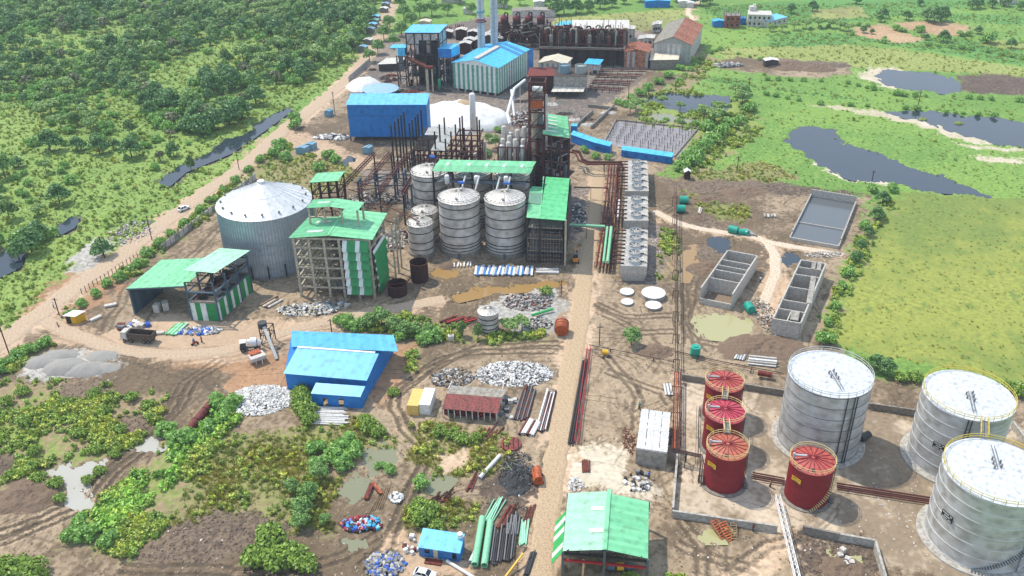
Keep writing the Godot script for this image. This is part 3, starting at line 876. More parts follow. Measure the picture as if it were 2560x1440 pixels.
# ---- plants ----
func leafy(seed_: int,lobes: Array,count: int,size: float,dark: Color,light: Color) -> Array:
	var r := RandomNumberGenerator.new()
	r.seed = seed_
	var pos := PackedVector3Array()
	var nor := PackedVector3Array()
	var col := PackedColorArray()
	var total := 0.0
	for l in lobes: total += l[1].x * l[1].y * l[1].z
	for l in lobes:
		var n := int(count * l[1].x * l[1].y * l[1].z / total) + 8
		for i in n:
			var d := Vector3(r.randfn(),r.randfn(),r.randfn()).normalized()
			if d.y < -0.55: d.y = -d.y
			var p: Vector3 = l[0] + d * l[1] * pow(r.randf_range(0.18,1.0),0.34) * r.randf_range(0.86,1.12)
			var face := (d + Vector3(r.randfn(),r.randfn() + 0.4,r.randfn()) * 0.55).normalized()
			var b := along(Vector3.ZERO,face).rotated(face,r.randf() * TAU)
			var w := size * r.randf_range(0.6,1.3)
			var x := b.x * w
			var y := b.y * w * 0.7
			var c := dark.lerp(light,r.randf())
			var q := [p - x,p - y,p + x,p + y]
			q[2] += face * w * 0.25
			for k in [0,2,1,0,3,2]:
				pos.append(q[k]); nor.append(face); col.append(c)
	return [pos,nor,col]

func surface_of(a: Array,m: Material,am: ArrayMesh = null) -> ArrayMesh:
	if am == null: am = ArrayMesh.new()
	var arr := []
	arr.resize(Mesh.ARRAY_MAX)
	arr[Mesh.ARRAY_VERTEX] = a[0]
	arr[Mesh.ARRAY_NORMAL] = a[1]
	arr[Mesh.ARRAY_COLOR] = a[2]
	am.add_surface_from_arrays(Mesh.PRIMITIVE_TRIANGLES,arr)
	am.surface_set_material(am.get_surface_count() - 1,m)
	return am

func trunk_shape(h: float,r: float,seed_: int,limbs: int) -> SurfaceTool:
	var q := RandomNumberGenerator.new()
	q.seed = seed_
	var s := shape()
	lathe(s,Vector3(0,-0.4,0),[Vector2(r * 1.3,0),Vector2(r,h * 0.3),Vector2(r * 0.7,h * 0.7),Vector2(r * 0.25,h)],7,true)
	for i in limbs:
		var t := TAU * i / limbs + q.randf()
		var y := h * q.randf_range(0.4,0.75)
		tube(s,[Vector3(0,y,0),Vector3(cos(t),0.7,sin(t)) * h * 0.22 + Vector3(0,y,0),Vector3(cos(t),0.8,sin(t)) * h * 0.4 + Vector3(0,y,0)],r * 0.35,5)
	return s

func lobes_of(seed_: int,n: int,spread: float,h0: float,h1: float,rad: float) -> Array:
	var q := RandomNumberGenerator.new()
	q.seed = seed_
	var o := []
	for i in n:
		var t := TAU * (i * 0.618 + q.randf() * 0.12)
		var d := spread * sqrt((i + 0.3) / n)
		var y := lerpf(h1,h0,d / spread) + q.randf_range(-0.5,0.5)
		var k := rad * q.randf_range(0.65,1.15)
		o.append([Vector3(cos(t) * d,y,sin(t) * d),Vector3(k,k * q.randf_range(0.65,0.9),k)])
	return o

func leaf_mat(tint: String) -> StandardMaterial3D:
	var m := StandardMaterial3D.new()
	m.albedo_color = Color(tint)
	m.vertex_color_use_as_albedo = true
	m.roughness = 0.48
	m.cull_mode = BaseMaterial3D.CULL_DISABLED
	m.backlight_enabled = true
	m.backlight = Color(0.55,0.65,0.3)
	return m

var kinds := {}

# each kind: trunk mesh, crown mesh, both in one mesh
func plant_kind(key: String,lobes: Array,count: int,size: float,dark: Color,light: Color,h: float,r: float,limbs: int,seed_: int) -> void:
	var leaves := leafy(seed_,lobes,count,size,dark,light)
	var crown := surface_of(leaves,M.leaf)
	var trunk: ArrayMesh = null
	if r > 0.0:
		trunk = done(trunk_shape(h,r,seed_,limbs))
		trunk.surface_set_material(0,M.bark)
	var both := surface_of(leaves,M.leaf)
	if trunk:
		both.add_surface_from_arrays(Mesh.PRIMITIVE_TRIANGLES,trunk.surface_get_arrays(0))
		both.surface_set_material(1,M.bark)
	kinds[key] = [trunk,crown,both]

func plant(key: String,called: String,label: String,category: String,group: String,at: Vector3,sc: float,squash := 1.0) -> Node3D:
	var k: Array = kinds[key]
	var o := thing(called,label,category,Vector3(at.x,minf(0.0,high(at.x,at.z)) - 0.05,at.z),group)
	var turn := rng.randf() * TAU
	if k[0]:
		var a := MeshInstance3D.new()
		a.mesh = k[0]; a.name = "trunk"
		o.add_child(a)
	var b := MeshInstance3D.new()
	b.mesh = k[1]; b.name = "crown" if k[0] else "foliage"
	o.add_child(b)
	o.rotation.y = turn
	o.scale = Vector3(sc,sc * squash,sc)
	return o

func scatter_stuff(called: String,label: String,category: String,mesh: Mesh,xf: Array,cols: PackedColorArray) -> void:
	if xf.is_empty(): return
	var mm := MultiMesh.new()
	mm.transform_format = MultiMesh.TRANSFORM_3D
	mm.use_colors = cols.size() > 0
	mm.mesh = mesh
	mm.instance_count = xf.size()
	for i in xf.size():
		mm.set_instance_transform(i,xf[i])
		if cols.size(): mm.set_instance_color(i,cols[i])
	var o := MultiMeshInstance3D.new()
	o.multimesh = mm
	put(o,called,self)
	tag(o,label,category)
	structure(o,"stuff")

func inside(p: Vector2,poly: PackedVector2Array) -> bool:
	return Geometry2D.is_point_in_polygon(p,poly)

func build_vegetation() -> void:
	M.leaf = leaf_mat("#ffffff")
	M.bark = mat("#6b5c4b",0.95)
	M.bark.uv1_world_triplanar = false
	plant_kind("round",lobes_of(1,11,2.6,3.6,6.4,1.75),1500,0.36,Color(0.088,0.187,0.052),Color(0.298,0.482,0.113),5.6,0.2,5,11)
	plant_kind("loose",lobes_of(2,9,3.4,4.4,5.6,1.5),1250,0.38,Color(0.119,0.231,0.072),Color(0.377,0.520,0.138),5.4,0.2,6,12)
	plant_kind("dark",lobes_of(3,13,2.9,2.6,6.6,1.7),1700,0.36,Color(0.066,0.149,0.052),Color(0.198,0.371,0.100),5.6,0.22,5,13)
	plant_kind("shrub",lobes_of(4,7,1.35,0.8,1.6,0.95),620,0.26,Color(0.119,0.260,0.060),Color(0.357,0.593,0.118),1.4,0.07,4,14)
	plant_kind("bright",lobes_of(5,7,1.3,0.7,1.5,0.95),620,0.26,Color(0.116,0.203,0.028),Color(0.315,0.453,0.063),1.4,0.06,4,15)
	plant_kind("olive",lobes_of(9,10,2.5,3.0,5.2,1.6),1200,0.36,Color(0.1,0.12,0.05),Color(0.24,0.25,0.12),5.0,0.18,5,19)
	plant_kind("fresh",lobes_of(10,10,2.3,3.4,6.2,1.7),1300,0.36,Color(0.09,0.17,0.04),Color(0.24,0.36,0.09),5.4,0.18,5,20)
	plant_kind("slender",lobes_of(6,8,1.2,3.2,6.2,1.25),950,0.32,Color(0.061,0.135,0.031),Color(0.196,0.315,0.067),5.8,0.15,4,16)
	plant_kind("weed",lobes_of(7,4,0.4,0.22,0.5,0.34),64,0.17,Color(0.132,0.250,0.045),Color(0.397,0.549,0.101),0.0,0.0,0,17)
	plant_kind("vine",lobes_of(8,5,0.6,0.12,0.3,0.34),80,0.15,Color(0.120,0.282,0.047),Color(0.389,0.677,0.114),0.0,0.0,0,18)
	# grass tuft
	var r := RandomNumberGenerator.new()
	r.seed = 77
	var g := [PackedVector3Array(),PackedVector3Array(),PackedColorArray()]
	for i in 16:
		var t := r.randf() * TAU
		var d := Vector3(cos(t),0,sin(t))
		var b := d * r.randf() * 0.3
		var tip := b + d * r.randf_range(0.1,0.3) + Vector3.UP * r.randf_range(0.25,0.55)
		var side := Vector3(-d.z,0,d.x) * 0.07
		var c := Color(0.17,0.22,0.045).lerp(Color(0.3,0.32,0.075),r.randf())
		var up := (tip - b).cross(side).normalized()
		if up.y < 0.0: up = -up
		for p in ([b - side,b + side,tip] if (side * 2.0).cross(tip - b + side).dot(up) < 0.0 else [b + side,b - side,tip]):
			g[0].append(p); g[1].append(up); g[2].append(c)
	var tuft := surface_of(g,M.leaf)
	forest()
	ground_cover(tuft)
	placed_trees()

func forest() -> void:
	var wood := pv([-135.8,-137.3,-127.7,-148.2,-129.3,-181.1,-123.8,-207.5,-118.2,-226.4,-111.9,-262.4,-107.4,-281.4,-121,-283.7,-119.8,-303.4,-109.6,-329.5,-96.2,-359.4,-89.4,-366.8,-82.1,-403.2,-77,-442.9,-74.2,-490.1,-78.1,-558,-82,-611.2,-524.5,-645])
	var open := [[0.42,pv([-295.2,-340,-151,-333.5,-110.2,-331.7,-111.7,-295.6,-120.5,-251.1,-123.6,-207.5,-127.6,-177.6,-180,-179.1])],[0.12,pv([-166,-398.6,-162.8,-433.7,-146.3,-465.8,-132.5,-476.9,-114.6,-471.8,-125,-445.7,-135.4,-425.4,-134.1,-393.9,-134.6,-366.4,-146.6,-372.2])],[0.1,pv([-123.7,-382,-110.3,-384.1,-93.8,-389,-74.1,-450.1,-70.1,-421.8,-86.5,-369.2,-93.4,-354.3,-102.1,-349.8])],[0.25,pv([-232,-376.4,-204.9,-369.8,-174.7,-334.6,-171.8,-298.1,-196,-306.6])],[0.35,pv([-255.5,-453.2,-250.2,-501.2,-228.2,-474.7,-229.9,-423.9])],[0.28,pv([-150.6,-312.5,-127.9,-319.7,-110.2,-331.7,-114,-303.2,-121.9,-292.4,-124.9,-262.9,-135.5,-251.6,-156.6,-276.7])],[0.16,pv([-150.6,-252.2,-143.1,-276.2,-126.7,-278.8,-113.2,-278.3,-113,-250.8,-119.7,-230,-125.5,-211.8,-134.1,-216.5])],[0.45,pv([-170.8,-252.9,-145.6,-257.7,-132.3,-235.5,-147.8,-231])],[0.15,pv([-141.2,-162.4,-147.5,-216.9,-127.2,-220.8,-123.6,-207.5,-129.3,-181.1])],[0.05,pv([-131.5,-177.7,-123.1,-206.4,-116,-238.8,-106.9,-279.7,-101.8,-300.8,-95.6,-328.9,-89.1,-369.4,-103.1,-360.7,-110.8,-334,-120.6,-301.6,-123.8,-270.6,-131.9,-248.7,-138.5,-225.8,-143.1,-199.9])],[0.2,pv([-244.8,-483.8,-208.6,-507.5,-196.7,-457.3,-219.4,-443.9])],[0.2,pv([-185.2,-379.5,-160.4,-372.9,-135.2,-332.8,-149.3,-329.1,-169.2,-348.1])]]
	var water := []
	for p in pools():
		if p[1] == "stream": water.append(p[0])
	var lo := Vector2(1e9,1e9)
	var hi := Vector2(-1e9,-1e9)
	for p in wood:
		lo = lo.min(p); hi = hi.max(p)
	lo = lo.max(Vector2(-330,-600))
	var cell := {}
	var picks := {"round": [],"loose": [],"dark": [],"olive": [],"fresh": [],"shrub": []}
	var f := FastNoiseLite.new()
	f.seed = 9; f.frequency = 0.02
	var got := 0
	for n in 26000:
		var p := Vector2(rng.randf_range(lo.x,hi.x),rng.randf_range(lo.y,hi.y))
		var pick := rng.randf()
		var u := rng.randf()
		var su := rng.randf()
		if absf(p.x) > -p.y * 0.6 + 25.0: continue
		if not inside(p,wood): continue
		var dens := 1.0
		for o in open:
			if inside(p,o[1]): dens = o[0]
		if u > (dens if dens >= 1.0 else dens * dens * 0.45): continue
		var wet := false
		for w in water:
			if inside(p,w): wet = true
		if wet: continue
		var near := clampf((-p.y - 250.0) / 220.0,0.0,1.0)
		var small := pick < lerpf(0.5,0.3,near) or (dens < 0.3 and pick < 0.7)
		var rad := 1.5 if small else 3.1
		var c := Vector2i((p / 4.0).floor())
		var ok := true
		for dx in [-1,0,1]:
			for dy in [-1,0,1]:
				for q in cell.get(c + Vector2i(dx,dy),[]):
					if p.distance_to(q[0]) < (rad + q[1]) * 0.86: ok = false
		if not ok: continue
		if not cell.has(c): cell[c] = []
		cell[c].append([p,rad])
		var key := "shrub"
		var sc := lerpf(0.7,1.7,su * su)
		if not small:
			var v := f.get_noise_2dv(p) + rng.randf_range(-0.3,0.3)
			key = "dark" if v < -0.12 else ("round" if v < 0.08 else ("fresh" if v < 0.26 else "loose"))
			if pick > 0.95: key = "olive"
			sc = lerpf(0.6,1.35,su * su)
		picks[key].append([v3(p),sc,sc / -p.y])
		got += 1
	var text := {"round": ["broadleaf_tree","round mid green broadleaf tree in the wood beside the hill road","tree","round trees in the hillside wood","round mid green trees in the depth of the hillside wood"],"loose": ["spreading_tree","spreading pale green tree with a flat open crown in hillside wood","tree","spreading trees in the hillside wood","spreading pale green trees in the depth of the hillside wood"],"dark": ["evergreen_tree","dense dark green tree in the wood beside the hill road","tree","dark trees in the hillside wood","dense dark trees in the depth of the hillside wood"],"olive": ["olive_tree","greyish olive tree with a pale brown crown in the hillside wood","tree","olive trees in the hillside wood","greyish olive trees in the depth of the hillside wood"],"fresh": ["leafy_tree","bright fresh green tree in the hillside wood","tree","fresh green trees in the hillside wood","bright fresh green trees in the depth of the hillside wood"],"shrub": ["wild_shrub","low green shrub on the grassy slope of the hillside wood","shrub","shrubs in the hillside wood","low green shrubs in the depth of the hillside wood"]}
	for key in picks:
		var a: Array = picks[key]
		a.sort_custom(func(p,q): return p[2] > q[2])
		var t: Array = text[key]
		for i in mini(a.size(),290):
			plant(key,t[0],t[1],t[2],t[3],a[i][0],a[i][1],rng.randf_range(0.85,1.2))
		var xf := []
		var cols := PackedColorArray()
		for i in range(290,a.size()):
			var sc: float = a[i][1]
			xf.append(Transform3D(Basis(Vector3.UP,rng.randf() * TAU).scaled(Vector3(sc,sc * rng.randf_range(0.85,1.2),sc)),a[i][0]))
			var b := rng.randf_range(0.8,1.25)
			cols.append(Color(b,b,b * rng.randf_range(0.85,1.15)))
		scatter_stuff(t[0] + "_mass",t[4],"trees" if key != "shrub" else "shrubs",kinds[key][2],xf,cols)
	print("forest ",got," ",picks.round.size()," ",picks.loose.size()," ",picks.dark.size()," ",picks.shrub.size())

func ground_cover(tuft: Mesh) -> void:
	var f := FastNoiseLite.new()
	f.seed = 19; f.frequency = 0.07
	var sets := {"weed": [],"vine": [],"tuft": []}
	var tints := {"weed": PackedColorArray(),"vine": PackedColorArray(),"tuft": PackedColorArray()}
	var vines := pv([-68.9,-159,-61.3,-160.3,-58.7,-153.2,-61,-149.2,-65.9,-142.9,-67.3,-132.3,-71.7,-124.9,-75.3,-117,-81.3,-118.6,-78.5,-127.1,-72.4,-143.1])
	for n in 520000:
		# evenly over the site: the farther strip gets fewer plants for its area
		var z := -100.0 - 430.0 * pow(rng.randf(),1.5)
		var x := rng.randf_range(-1.0,1.0) * (-z * 0.5 + 42.0)
		var k := soil_at(x,z)
		var d: float = SOIL[k][3]
		if d <= 0.0: continue
		var keep := rng.randf()
		var v := f.get_noise_2d(x,z)
		var s := lerpf(0.45,1.5,pow(rng.randf(),1.6))
		if k == 4 or k == 12:
			if keep > d * ((0.2 if k == 4 else 0.5) + 0.75 * v): continue
		elif keep > d * 0.42: continue
		if k == 5: s *= 0.7
		var key := "tuft"
		if k == 4 and v > -0.25: key = "weed"
		elif k == 12 and keep < 0.05: key = "weed"
		elif k == 1 and keep < 0.05: key = "weed"
		elif k == 0 and keep < 0.002: key = "weed"
		if k == 4 and inside(Vector2(x,z),vines): key = "vine"
		if key == "tuft" and k != 5 and z < -330.0: s *= 1.5
		if key == "weed": s *= 0.9 + 0.6 * maxf(v,0.0)
		if key == "vine": s *= 1.3
		sets[key].append(Transform3D(Basis(Vector3.UP,rng.randf() * TAU).scaled(Vector3(s,s * rng.randf_range(0.7,1.2),s)),Vector3(x,high(x,z) - 0.03,z)))
		var b := rng.randf_range(0.75,1.25)
		var dry := clampf(v * 1.6 + (0.35 if k == 12 or k == 5 else 0.0),0.0,0.8)
		if key != "tuft":
			var hue := rng.randf()
			if hue < 0.25: dry += 0.7
			elif hue > 0.75: b *= 0.7
		tints[key].append(Color(b * (1.0 + 0.5 * dry),b * (1.0 + 0.12 * dry),b * 0.9))
	print("cover ",sets.weed.size()," ",sets.vine.size()," ",sets.tuft.size())
	scatter_stuff("weeds","leafy green weeds growing over the waste ground","weeds",kinds.weed[1],sets.weed,tints.weed)
	scatter_stuff("creeper","bright green creeper covering the spoil beside the rusty pipe","creeper",kinds.vine[1],sets.vine,tints.vine)
	scatter_stuff("grass","short grass on the meadow and banks","grass",tuft,sets.tuft,tints.tuft)

func row(key: String,called: String,label: String,cat: String,group: String,spots: Array) -> void:
	for s in spots:
		plant(key,called,label,cat,group,s[0],s[1])

func placed_trees() -> void:
	for l in [pv([72.3,-380.4,93.3,-426.1,103,-436.1,117.9,-418]),pv([110.3,-387.1,144,-382.4,162.3,-362.2,185.6,-358.4,208.8,-352.2]),pv([105.5,-367.7,126.2,-352.7,149.1,-348.6,177.1,-339,198.7,-332]),pv([175.1,-459.8,201.7,-439.8,225.2,-426.9,238.4,-411.2]),pv([152,-471.7,182.1,-480.8,203.4,-464.4,211.1,-448.3])]:
		for i in l.size() - 1:
			var n := int(l[i].distance_to(l[i + 1]) / 4.5)
			for j in n:
				if rng.randf() < 0.3: continue
				plant("shrub","field_hedge_shrub","low shrub in the hedge lines between the far fields","shrub","hedge lines between the far fields",v3(l[i].lerp(l[i + 1],(j + rng.randf()) / n)),rng.randf_range(0.4,1.0))
	row("dark","hedge_tree","dense green tree in the hedge beside the yellow green meadow","tree","hedge trees beside the meadow",[[G(116.76,-257.52),0.62],[G(110.59,-245.58),0.62],[G(104.24,-235.03),0.5],[G(99.63,-227.08),0.45],[G(95.62,-219.28),0.5]])
	row("shrub","hedge_shrub","low shrub in the hedge beside the yellow green meadow","shrub","hedge shrubs beside the meadow",[[G(116.67,-266.16),1.2],[G(123.27,-266.54),1.2],[G(105.13,-240.29),1.1],[G(90.81,-211.48),1.2],[G(87.12,-205.11),0.9],[G(82.33,-195.08),0.8],[G(77.96,-187.6),0.8],[G(74.36,-179.12),1.4]])
	row("dark","meadow_tree","leafy tree standing in the meadow behind the silver tanks","tree","trees behind the silver tanks",[[G(82.29,-167.84),0.6],[G(84.43,-166.21),0.62]])
	row("bright","meadow_bush","bright bush at the meadow edge between the silver tanks","bush","bushes behind the silver tanks",[[G(86.59,-163.54),0.9],[G(89.81,-163.76),1.0],[G(79.67,-169.5),1.0],[G(108.83,-159.51),1.0],[G(110.55,-158),1.2]])
	row("dark","field_tree","dark tree standing alone among the far green fields","tree","single trees in the far fields",[[G(225.81,-481.44),1.25],[G(231.46,-486.31),1.15],[G(224.37,-486.77),1.0],[G(213.98,-489.21),0.75],[G(203.39,-494.38),0.8],[G(198.76,-485.78),0.6],[G(182.09,-464.14),0.55],[G(185.88,-461.49),0.4],[G(214.76,-444.25),0.85],[G(208.16,-448.43),0.45],[G(238.55,-458.26),0.6],[G(242.21,-431.62),0.7],[G(271.5,-513.27),0.8],[G(280.3,-517.57),0.9],[G(284.37,-507.57),0.7],[G(259.77,-512.12),0.9],[G(263.89,-513.79),0.8],[G(170.33,-512.39),0.85],[G(157.6,-508.49),0.8],[G(234.13,-520.74),0.6],[G(200.28,-528.1),0.7]])
	row("shrub","field_shrub","round grey green shrub in the far green fields","shrub","shrubs in the far fields",[[G(235.48,-440.77),2.3],[G(211.38,-463.94),1.5],[G(227.96,-454.96),1.2],[G(231.89,-454.72),1.2],[G(185.52,-443.74),1.0],[G(200.85,-468.68),1.2],[G(202.36,-464.5),1.0]])
	row("loose","grove_tree","tree in the grove before the white farmhouse","tree","grove before the farmhouse",[[G(136.02,-470.25),0.6],[G(141.72,-468.26),0.65],[G(148.95,-471.92),0.7],[G(155.8,-473.98),0.75],[G(162.45,-475.24),0.8],[G(168.62,-474.85),0.75],[G(172.43,-470.45),0.7],[G(175.7,-467.78),0.6]])
	row("dark","row_tree","tall tree in the row behind the striped field","tree","tall trees beyond the old mill",[[G(25.91,-512.52),1.1],[G(31.6,-514.03),1.3],[G(38.43,-515.48),1.2],[G(45.46,-518.85),1.0],[G(52.93,-526.17),1.1],[G(60.17,-529.67),0.9],[G(25.6,-530.02),1.2],[G(18.98,-538.6),1.0],[G(106.8,-532.53),0.9],[G(111,-530.21),1.1],[G(117.48,-533.83),1.0],[G(67.96,-537.26),0.9],[G(78.03,-542.8),1.0],[G(98.99,-541.34),1.0]])
	row("round","roadside_tree","green tree beside the road end next to the boiler house","tree","trees beside the hill road end",[[G(-56.97,-449.09),1.0],[G(-63.77,-464.77),1.1],[G(-55.25,-472.24),1.1],[G(-51.49,-488.69),1.2],[G(-62.92,-485.14),1.1],[G(-57.53,-506.83),1.2],[G(-48.99,-510.89),1.2],[G(-42.58,-515.15),1.2],[G(-33.65,-516.46),1.0],[G(-62.16,-530.99),1.1],[G(-53.73,-540.52),1.2],[G(-42.14,-542.82),1.2],[G(-28.05,-543.92),1.1],[G(-20.18,-518.42),0.9],[G(-65.82,-424.86),0.9],[G(-63.68,-438.58),1.0],[G(-77.57,-499.09),1.5],[G(-76.83,-477.64),1.4],[G(-80.76,-429.09),1.5],[G(-2.08,-531.91),1.0],[G(7.29,-539.4),1.0],[G(-88.01,-518.15),1.4]])
	row("loose","bank_tree","grey green tree on the pond bank beside the spray pond","tree","trees round the grey pond",[[G(62.83,-357.77),0.62],[G(68.98,-350.45),0.55],[G(51.13,-349.83),0.8],[G(48.14,-345.12),0.7],[G(76.04,-336.75),0.9],[G(78.99,-332.05),1.0],[G(83.19,-341.09),0.9],[G(94.98,-365.56),0.8],[G(95.11,-355.18),0.9]])
	row("shrub","bank_shrub","leafy shrub on the bank above the spray pond","shrub","shrubs round the spray pond",[[G(83.39,-327.38),1.8],[G(78.59,-318.96),2.0],[G(73.98,-310.89),1.9],[G(69.94,-305.09),1.8],[G(65.67,-297.58),1.9],[G(61.88,-292.17),1.9],[G(58.89,-286.89),1.6],[G(64.65,-292.05),1.4],[G(88.93,-331.59),1.6],[G(95.24,-345.29),1.8],[G(98.9,-368.03),1.7],[G(55.06,-367.55),1.5],[G(59.53,-375.47),1.4],[G(65.02,-383.64),1.4],[G(70.72,-392.12),1.3],[G(78.05,-403.96),1.2],[G(84.85,-416.48),1.2],[G(50.76,-359.9),1.5],[G(74.98,-323.4),2.0],[G(46.89,-355),1.2],[G(61.3,-337.43),0.8],[G(66.12,-333.54),0.9],[G(71.69,-330.14),1.0]])
	row("round","yard_tree","dark leafy tree in the clump behind the blue workshop","tree","tree clump behind the blue workshop",[[G(-35.45,-189.07),0.62],[G(-32.57,-189.91),0.75],[G(-29.27,-187.06),0.62],[G(-26.17,-185.52),0.6],[G(-23.68,-185.09),0.55],[G(-20.71,-184.65),0.55]])
	row("shrub","yard_shrub","green shrub under the tree clump behind the blue workshop","shrub","shrubs behind the blue workshop",[[G(-41.09,-190.16),1.3],[G(-38.4,-188.79),1.3],[G(-27.46,-183.77),1.0],[G(-19.14,-183.18),1.4],[G(-43.3,-191.54),1.1],[G(-21.51,-182.37),1.2]])
	row("slender","young_tree","slender young tree before the small ringed tank","tree","young trees beside the small ringed tank",[[G(-12.41,-184.77),0.62],[G(-8.46,-183.23),0.62]])
	row("loose","feathery_tree","feathery olive green tree right beside the small ringed tank","tree","feathery trees beside the ringed tank",[[G(-0.66,-185.87),0.62],[G(2.3,-187.05),0.58]])
	row("round","lone_tree","lone round tree beside the rusty pipe rack in the mud","tree","",[[G(28.34,-179.73),0.68]])
	row("round","spoil_tree","leafy bush tree on the dry spoil beside the ruts","tree","trees on the spoil bank",[[G(-39.76,-124.19),0.62],[G(-39.05,-128.41),0.6],[G(-38.13,-133.94),0.55],[G(-42.94,-130.68),0.45],[G(-39.16,-121.12),0.5],[G(-34.92,-122.04),0.35]])
	row("shrub","spoil_shrub","dark shrub beside the shallow green pool","shrub","shrubs beside the green pool",[[G(-34.08,-143.41),1.4],[G(-32.49,-140.9),1.3],[G(-36.04,-140.38),1.3],[G(-34.05,-137.93),1.2],[G(-38.75,-137.44),1.2],[G(-40.43,-142.32),1.2],[G(-18.01,-131.79),1.0],[G(-26.85,-137.76),0.7],[G(-24.66,-135.94),0.8]])
	row("bright","reed_clump","bright lime green bush on the waste ground","bush","lime green bushes",[[G(-43.7,-116.81),1.5],[G(-44.6,-119.25),1.3],[G(-45.68,-113.1),1.5],[G(-42.05,-112.57),1.5],[G(-38.63,-112.95),1.5],[G(-36.6,-111.54),1.2],[G(-40.33,-114.38),1.3],[G(-46.41,-158.46),1.3],[G(-44.86,-154.89),1.4],[G(-43.48,-152.11),1.1],[G(-46.98,-161.38),1.2],[G(-30.31,-149.11),1.2],[G(-28.46,-147.75),1.0],[G(-31.42,-151.14),1.0],[G(-15.49,-147.43),0.9],[G(-12.94,-146.46),0.9],[G(-10.79,-144.75),0.9],[G(-7.93,-145.31),0.7],[G(-17.29,-122.67),1.3],[G(-15.96,-124.71),1.1],[G(-17.92,-125.8),1.0],[G(-14.57,-120.59),0.8],[G(-26.58,-161.58),0.8],[G(-86.92,-111.22),1.4],[G(-83.29,-110.87),1.4],[G(-89.24,-111.71),1.3],[G(8.93,-204.4),1.0],[G(17.3,-246.16),0.6]])
	row("bright","waste_bush","yellow green bush in the weedy waste below the gravel heaps","bush","bushes below the gravel heaps",[[G(-99.65,-154.89),0.9],[G(-104.81,-152.96),0.9],[G(-111.65,-160.13),0.9],[G(-99.15,-159.81),0.8],[G(-93.18,-162.58),0.9],[G(-84.54,-160.88),0.9],[G(-79.97,-157.89),0.9],[G(-83.09,-149.75),0.9],[G(-91.06,-148.63),0.9],[G(-98.07,-143.7),0.8],[G(-85.65,-143.4),0.7],[G(-77.66,-153.65),0.7],[G(-109.79,-163.75),0.9],[G(-88.26,-156.69),0.8],[G(-96.39,-138.19),0.9],[G(-93.46,-135.21),0.9],[G(-89.54,-133.41),0.9],[G(-99.58,-136.51),0.7],[G(-81.06,-142.06),0.7],[G(-82.46,-137.28),0.8],[G(-83.69,-134.42),0.7],[G(-87.07,-129.48),0.7]])
	row("shrub","creeper_bush","creeper covered bush beside the long rusty pipe","bush","bushes round the long rusty pipe",[[G(-72.67,-148.84),1.3],[G(-69.32,-146.16),1.3],[G(-67.01,-146.75),1.2],[G(-64.76,-158.21),1.3],[G(-62.17,-156.73),1.2],[G(-61.92,-152.57),1.2],[G(-64.41,-149.29),1.2],[G(-60.98,-158.83),1.1],[G(-80.2,-122),1.1],[G(-77.71,-119.47),1.2],[G(-73.49,-117.92),1.1],[G(-80.64,-119.53),1.1]])
	row("slender","stream_tree","slim green tree on the bank between stream and hill road","tree","",[[G(-111.42,-293.81),0.85]])
	row("dark","stream_bank_tree","big dark tree leaning over the stream beside the hill road","tree","dark trees on the stream bank",[[G(-118.26,-327.7),1.25],[G(-114.7,-334.13),1.3],[G(-109.98,-339.8),1.4],[G(-106.63,-345.23),1.35],[G(-123.47,-332.31),1.0],[G(-105.75,-364.95),1.2],[G(-149.78,-310.5),1.0],[G(-136.49,-306.05),1.1],[G(-139.52,-233.19),1.15],[G(-140.65,-240.92),0.9],[G(-145.71,-266.75),1.0],[G(-142.48,-230.81),0.8]])
	row("shrub","verge_shrub","shrub on the verge of the hill road beside the compound","shrub","shrubs along the hill road verge",[[G(-83.03,-334.94),1.7],[G(-84.68,-313.71),1.6],[G(-84.42,-305.79),1.7],[G(-79.97,-301.77),1.4],[G(-85.69,-344.26),1.4],[G(-65.18,-303.06),1.4],[G(-61.68,-299.13),1.3],[G(-66.09,-291.97),1.3],[G(-104.51,-229.53),1.1],[G(-104.71,-223.53),1.0],[G(-105.72,-220.08),1.1],[G(-107.41,-215.61),1.1],[G(-109.47,-212.37),1.0],[G(-103.11,-235.74),1.1],[G(-101.65,-242.22),1.0],[G(-100.14,-248.97),1.0],[G(-98.15,-258.94),1.0],[G(-96.47,-266.45),1.0],[G(-110.64,-207.07),0.9],[G(-112.3,-201.98),0.9],[G(-112.86,-197.04),0.9],[G(-113.92,-183.24),1.1],[G(-115.68,-180.69),1.1],[G(-117.41,-178.19),1.1],[G(-118.7,-174.91),1.1],[G(-119.41,-172.51),1.1],[G(-94.71,-274.31),0.9],[G(-92.86,-282.54),1.0],[G(-90.93,-291.18),1.0],[G(-88.89,-300.26),1.1]])
	row("round","compound_tree","round tree beside the white tarpaulin heap and evaporator frame","tree","trees between tarpaulin heap and evaporator",[[G(-5.04,-310.28),0.7],[G(-7.76,-316.5),0.5]])
	row("shrub","compound_shrub","low shrub beside the evaporator frame","shrub","shrubs beside the evaporator frame",[[G(-8.56,-302.6),1.2],[G(-2.83,-300.45),1.0],[G(-4.4,-326.96),1.0],[G(26.7,-304.97),1.0],[G(30.49,-299.05),1.0],[G(34.62,-297.75),0.9],[G(44.73,-357.63),1.0]])

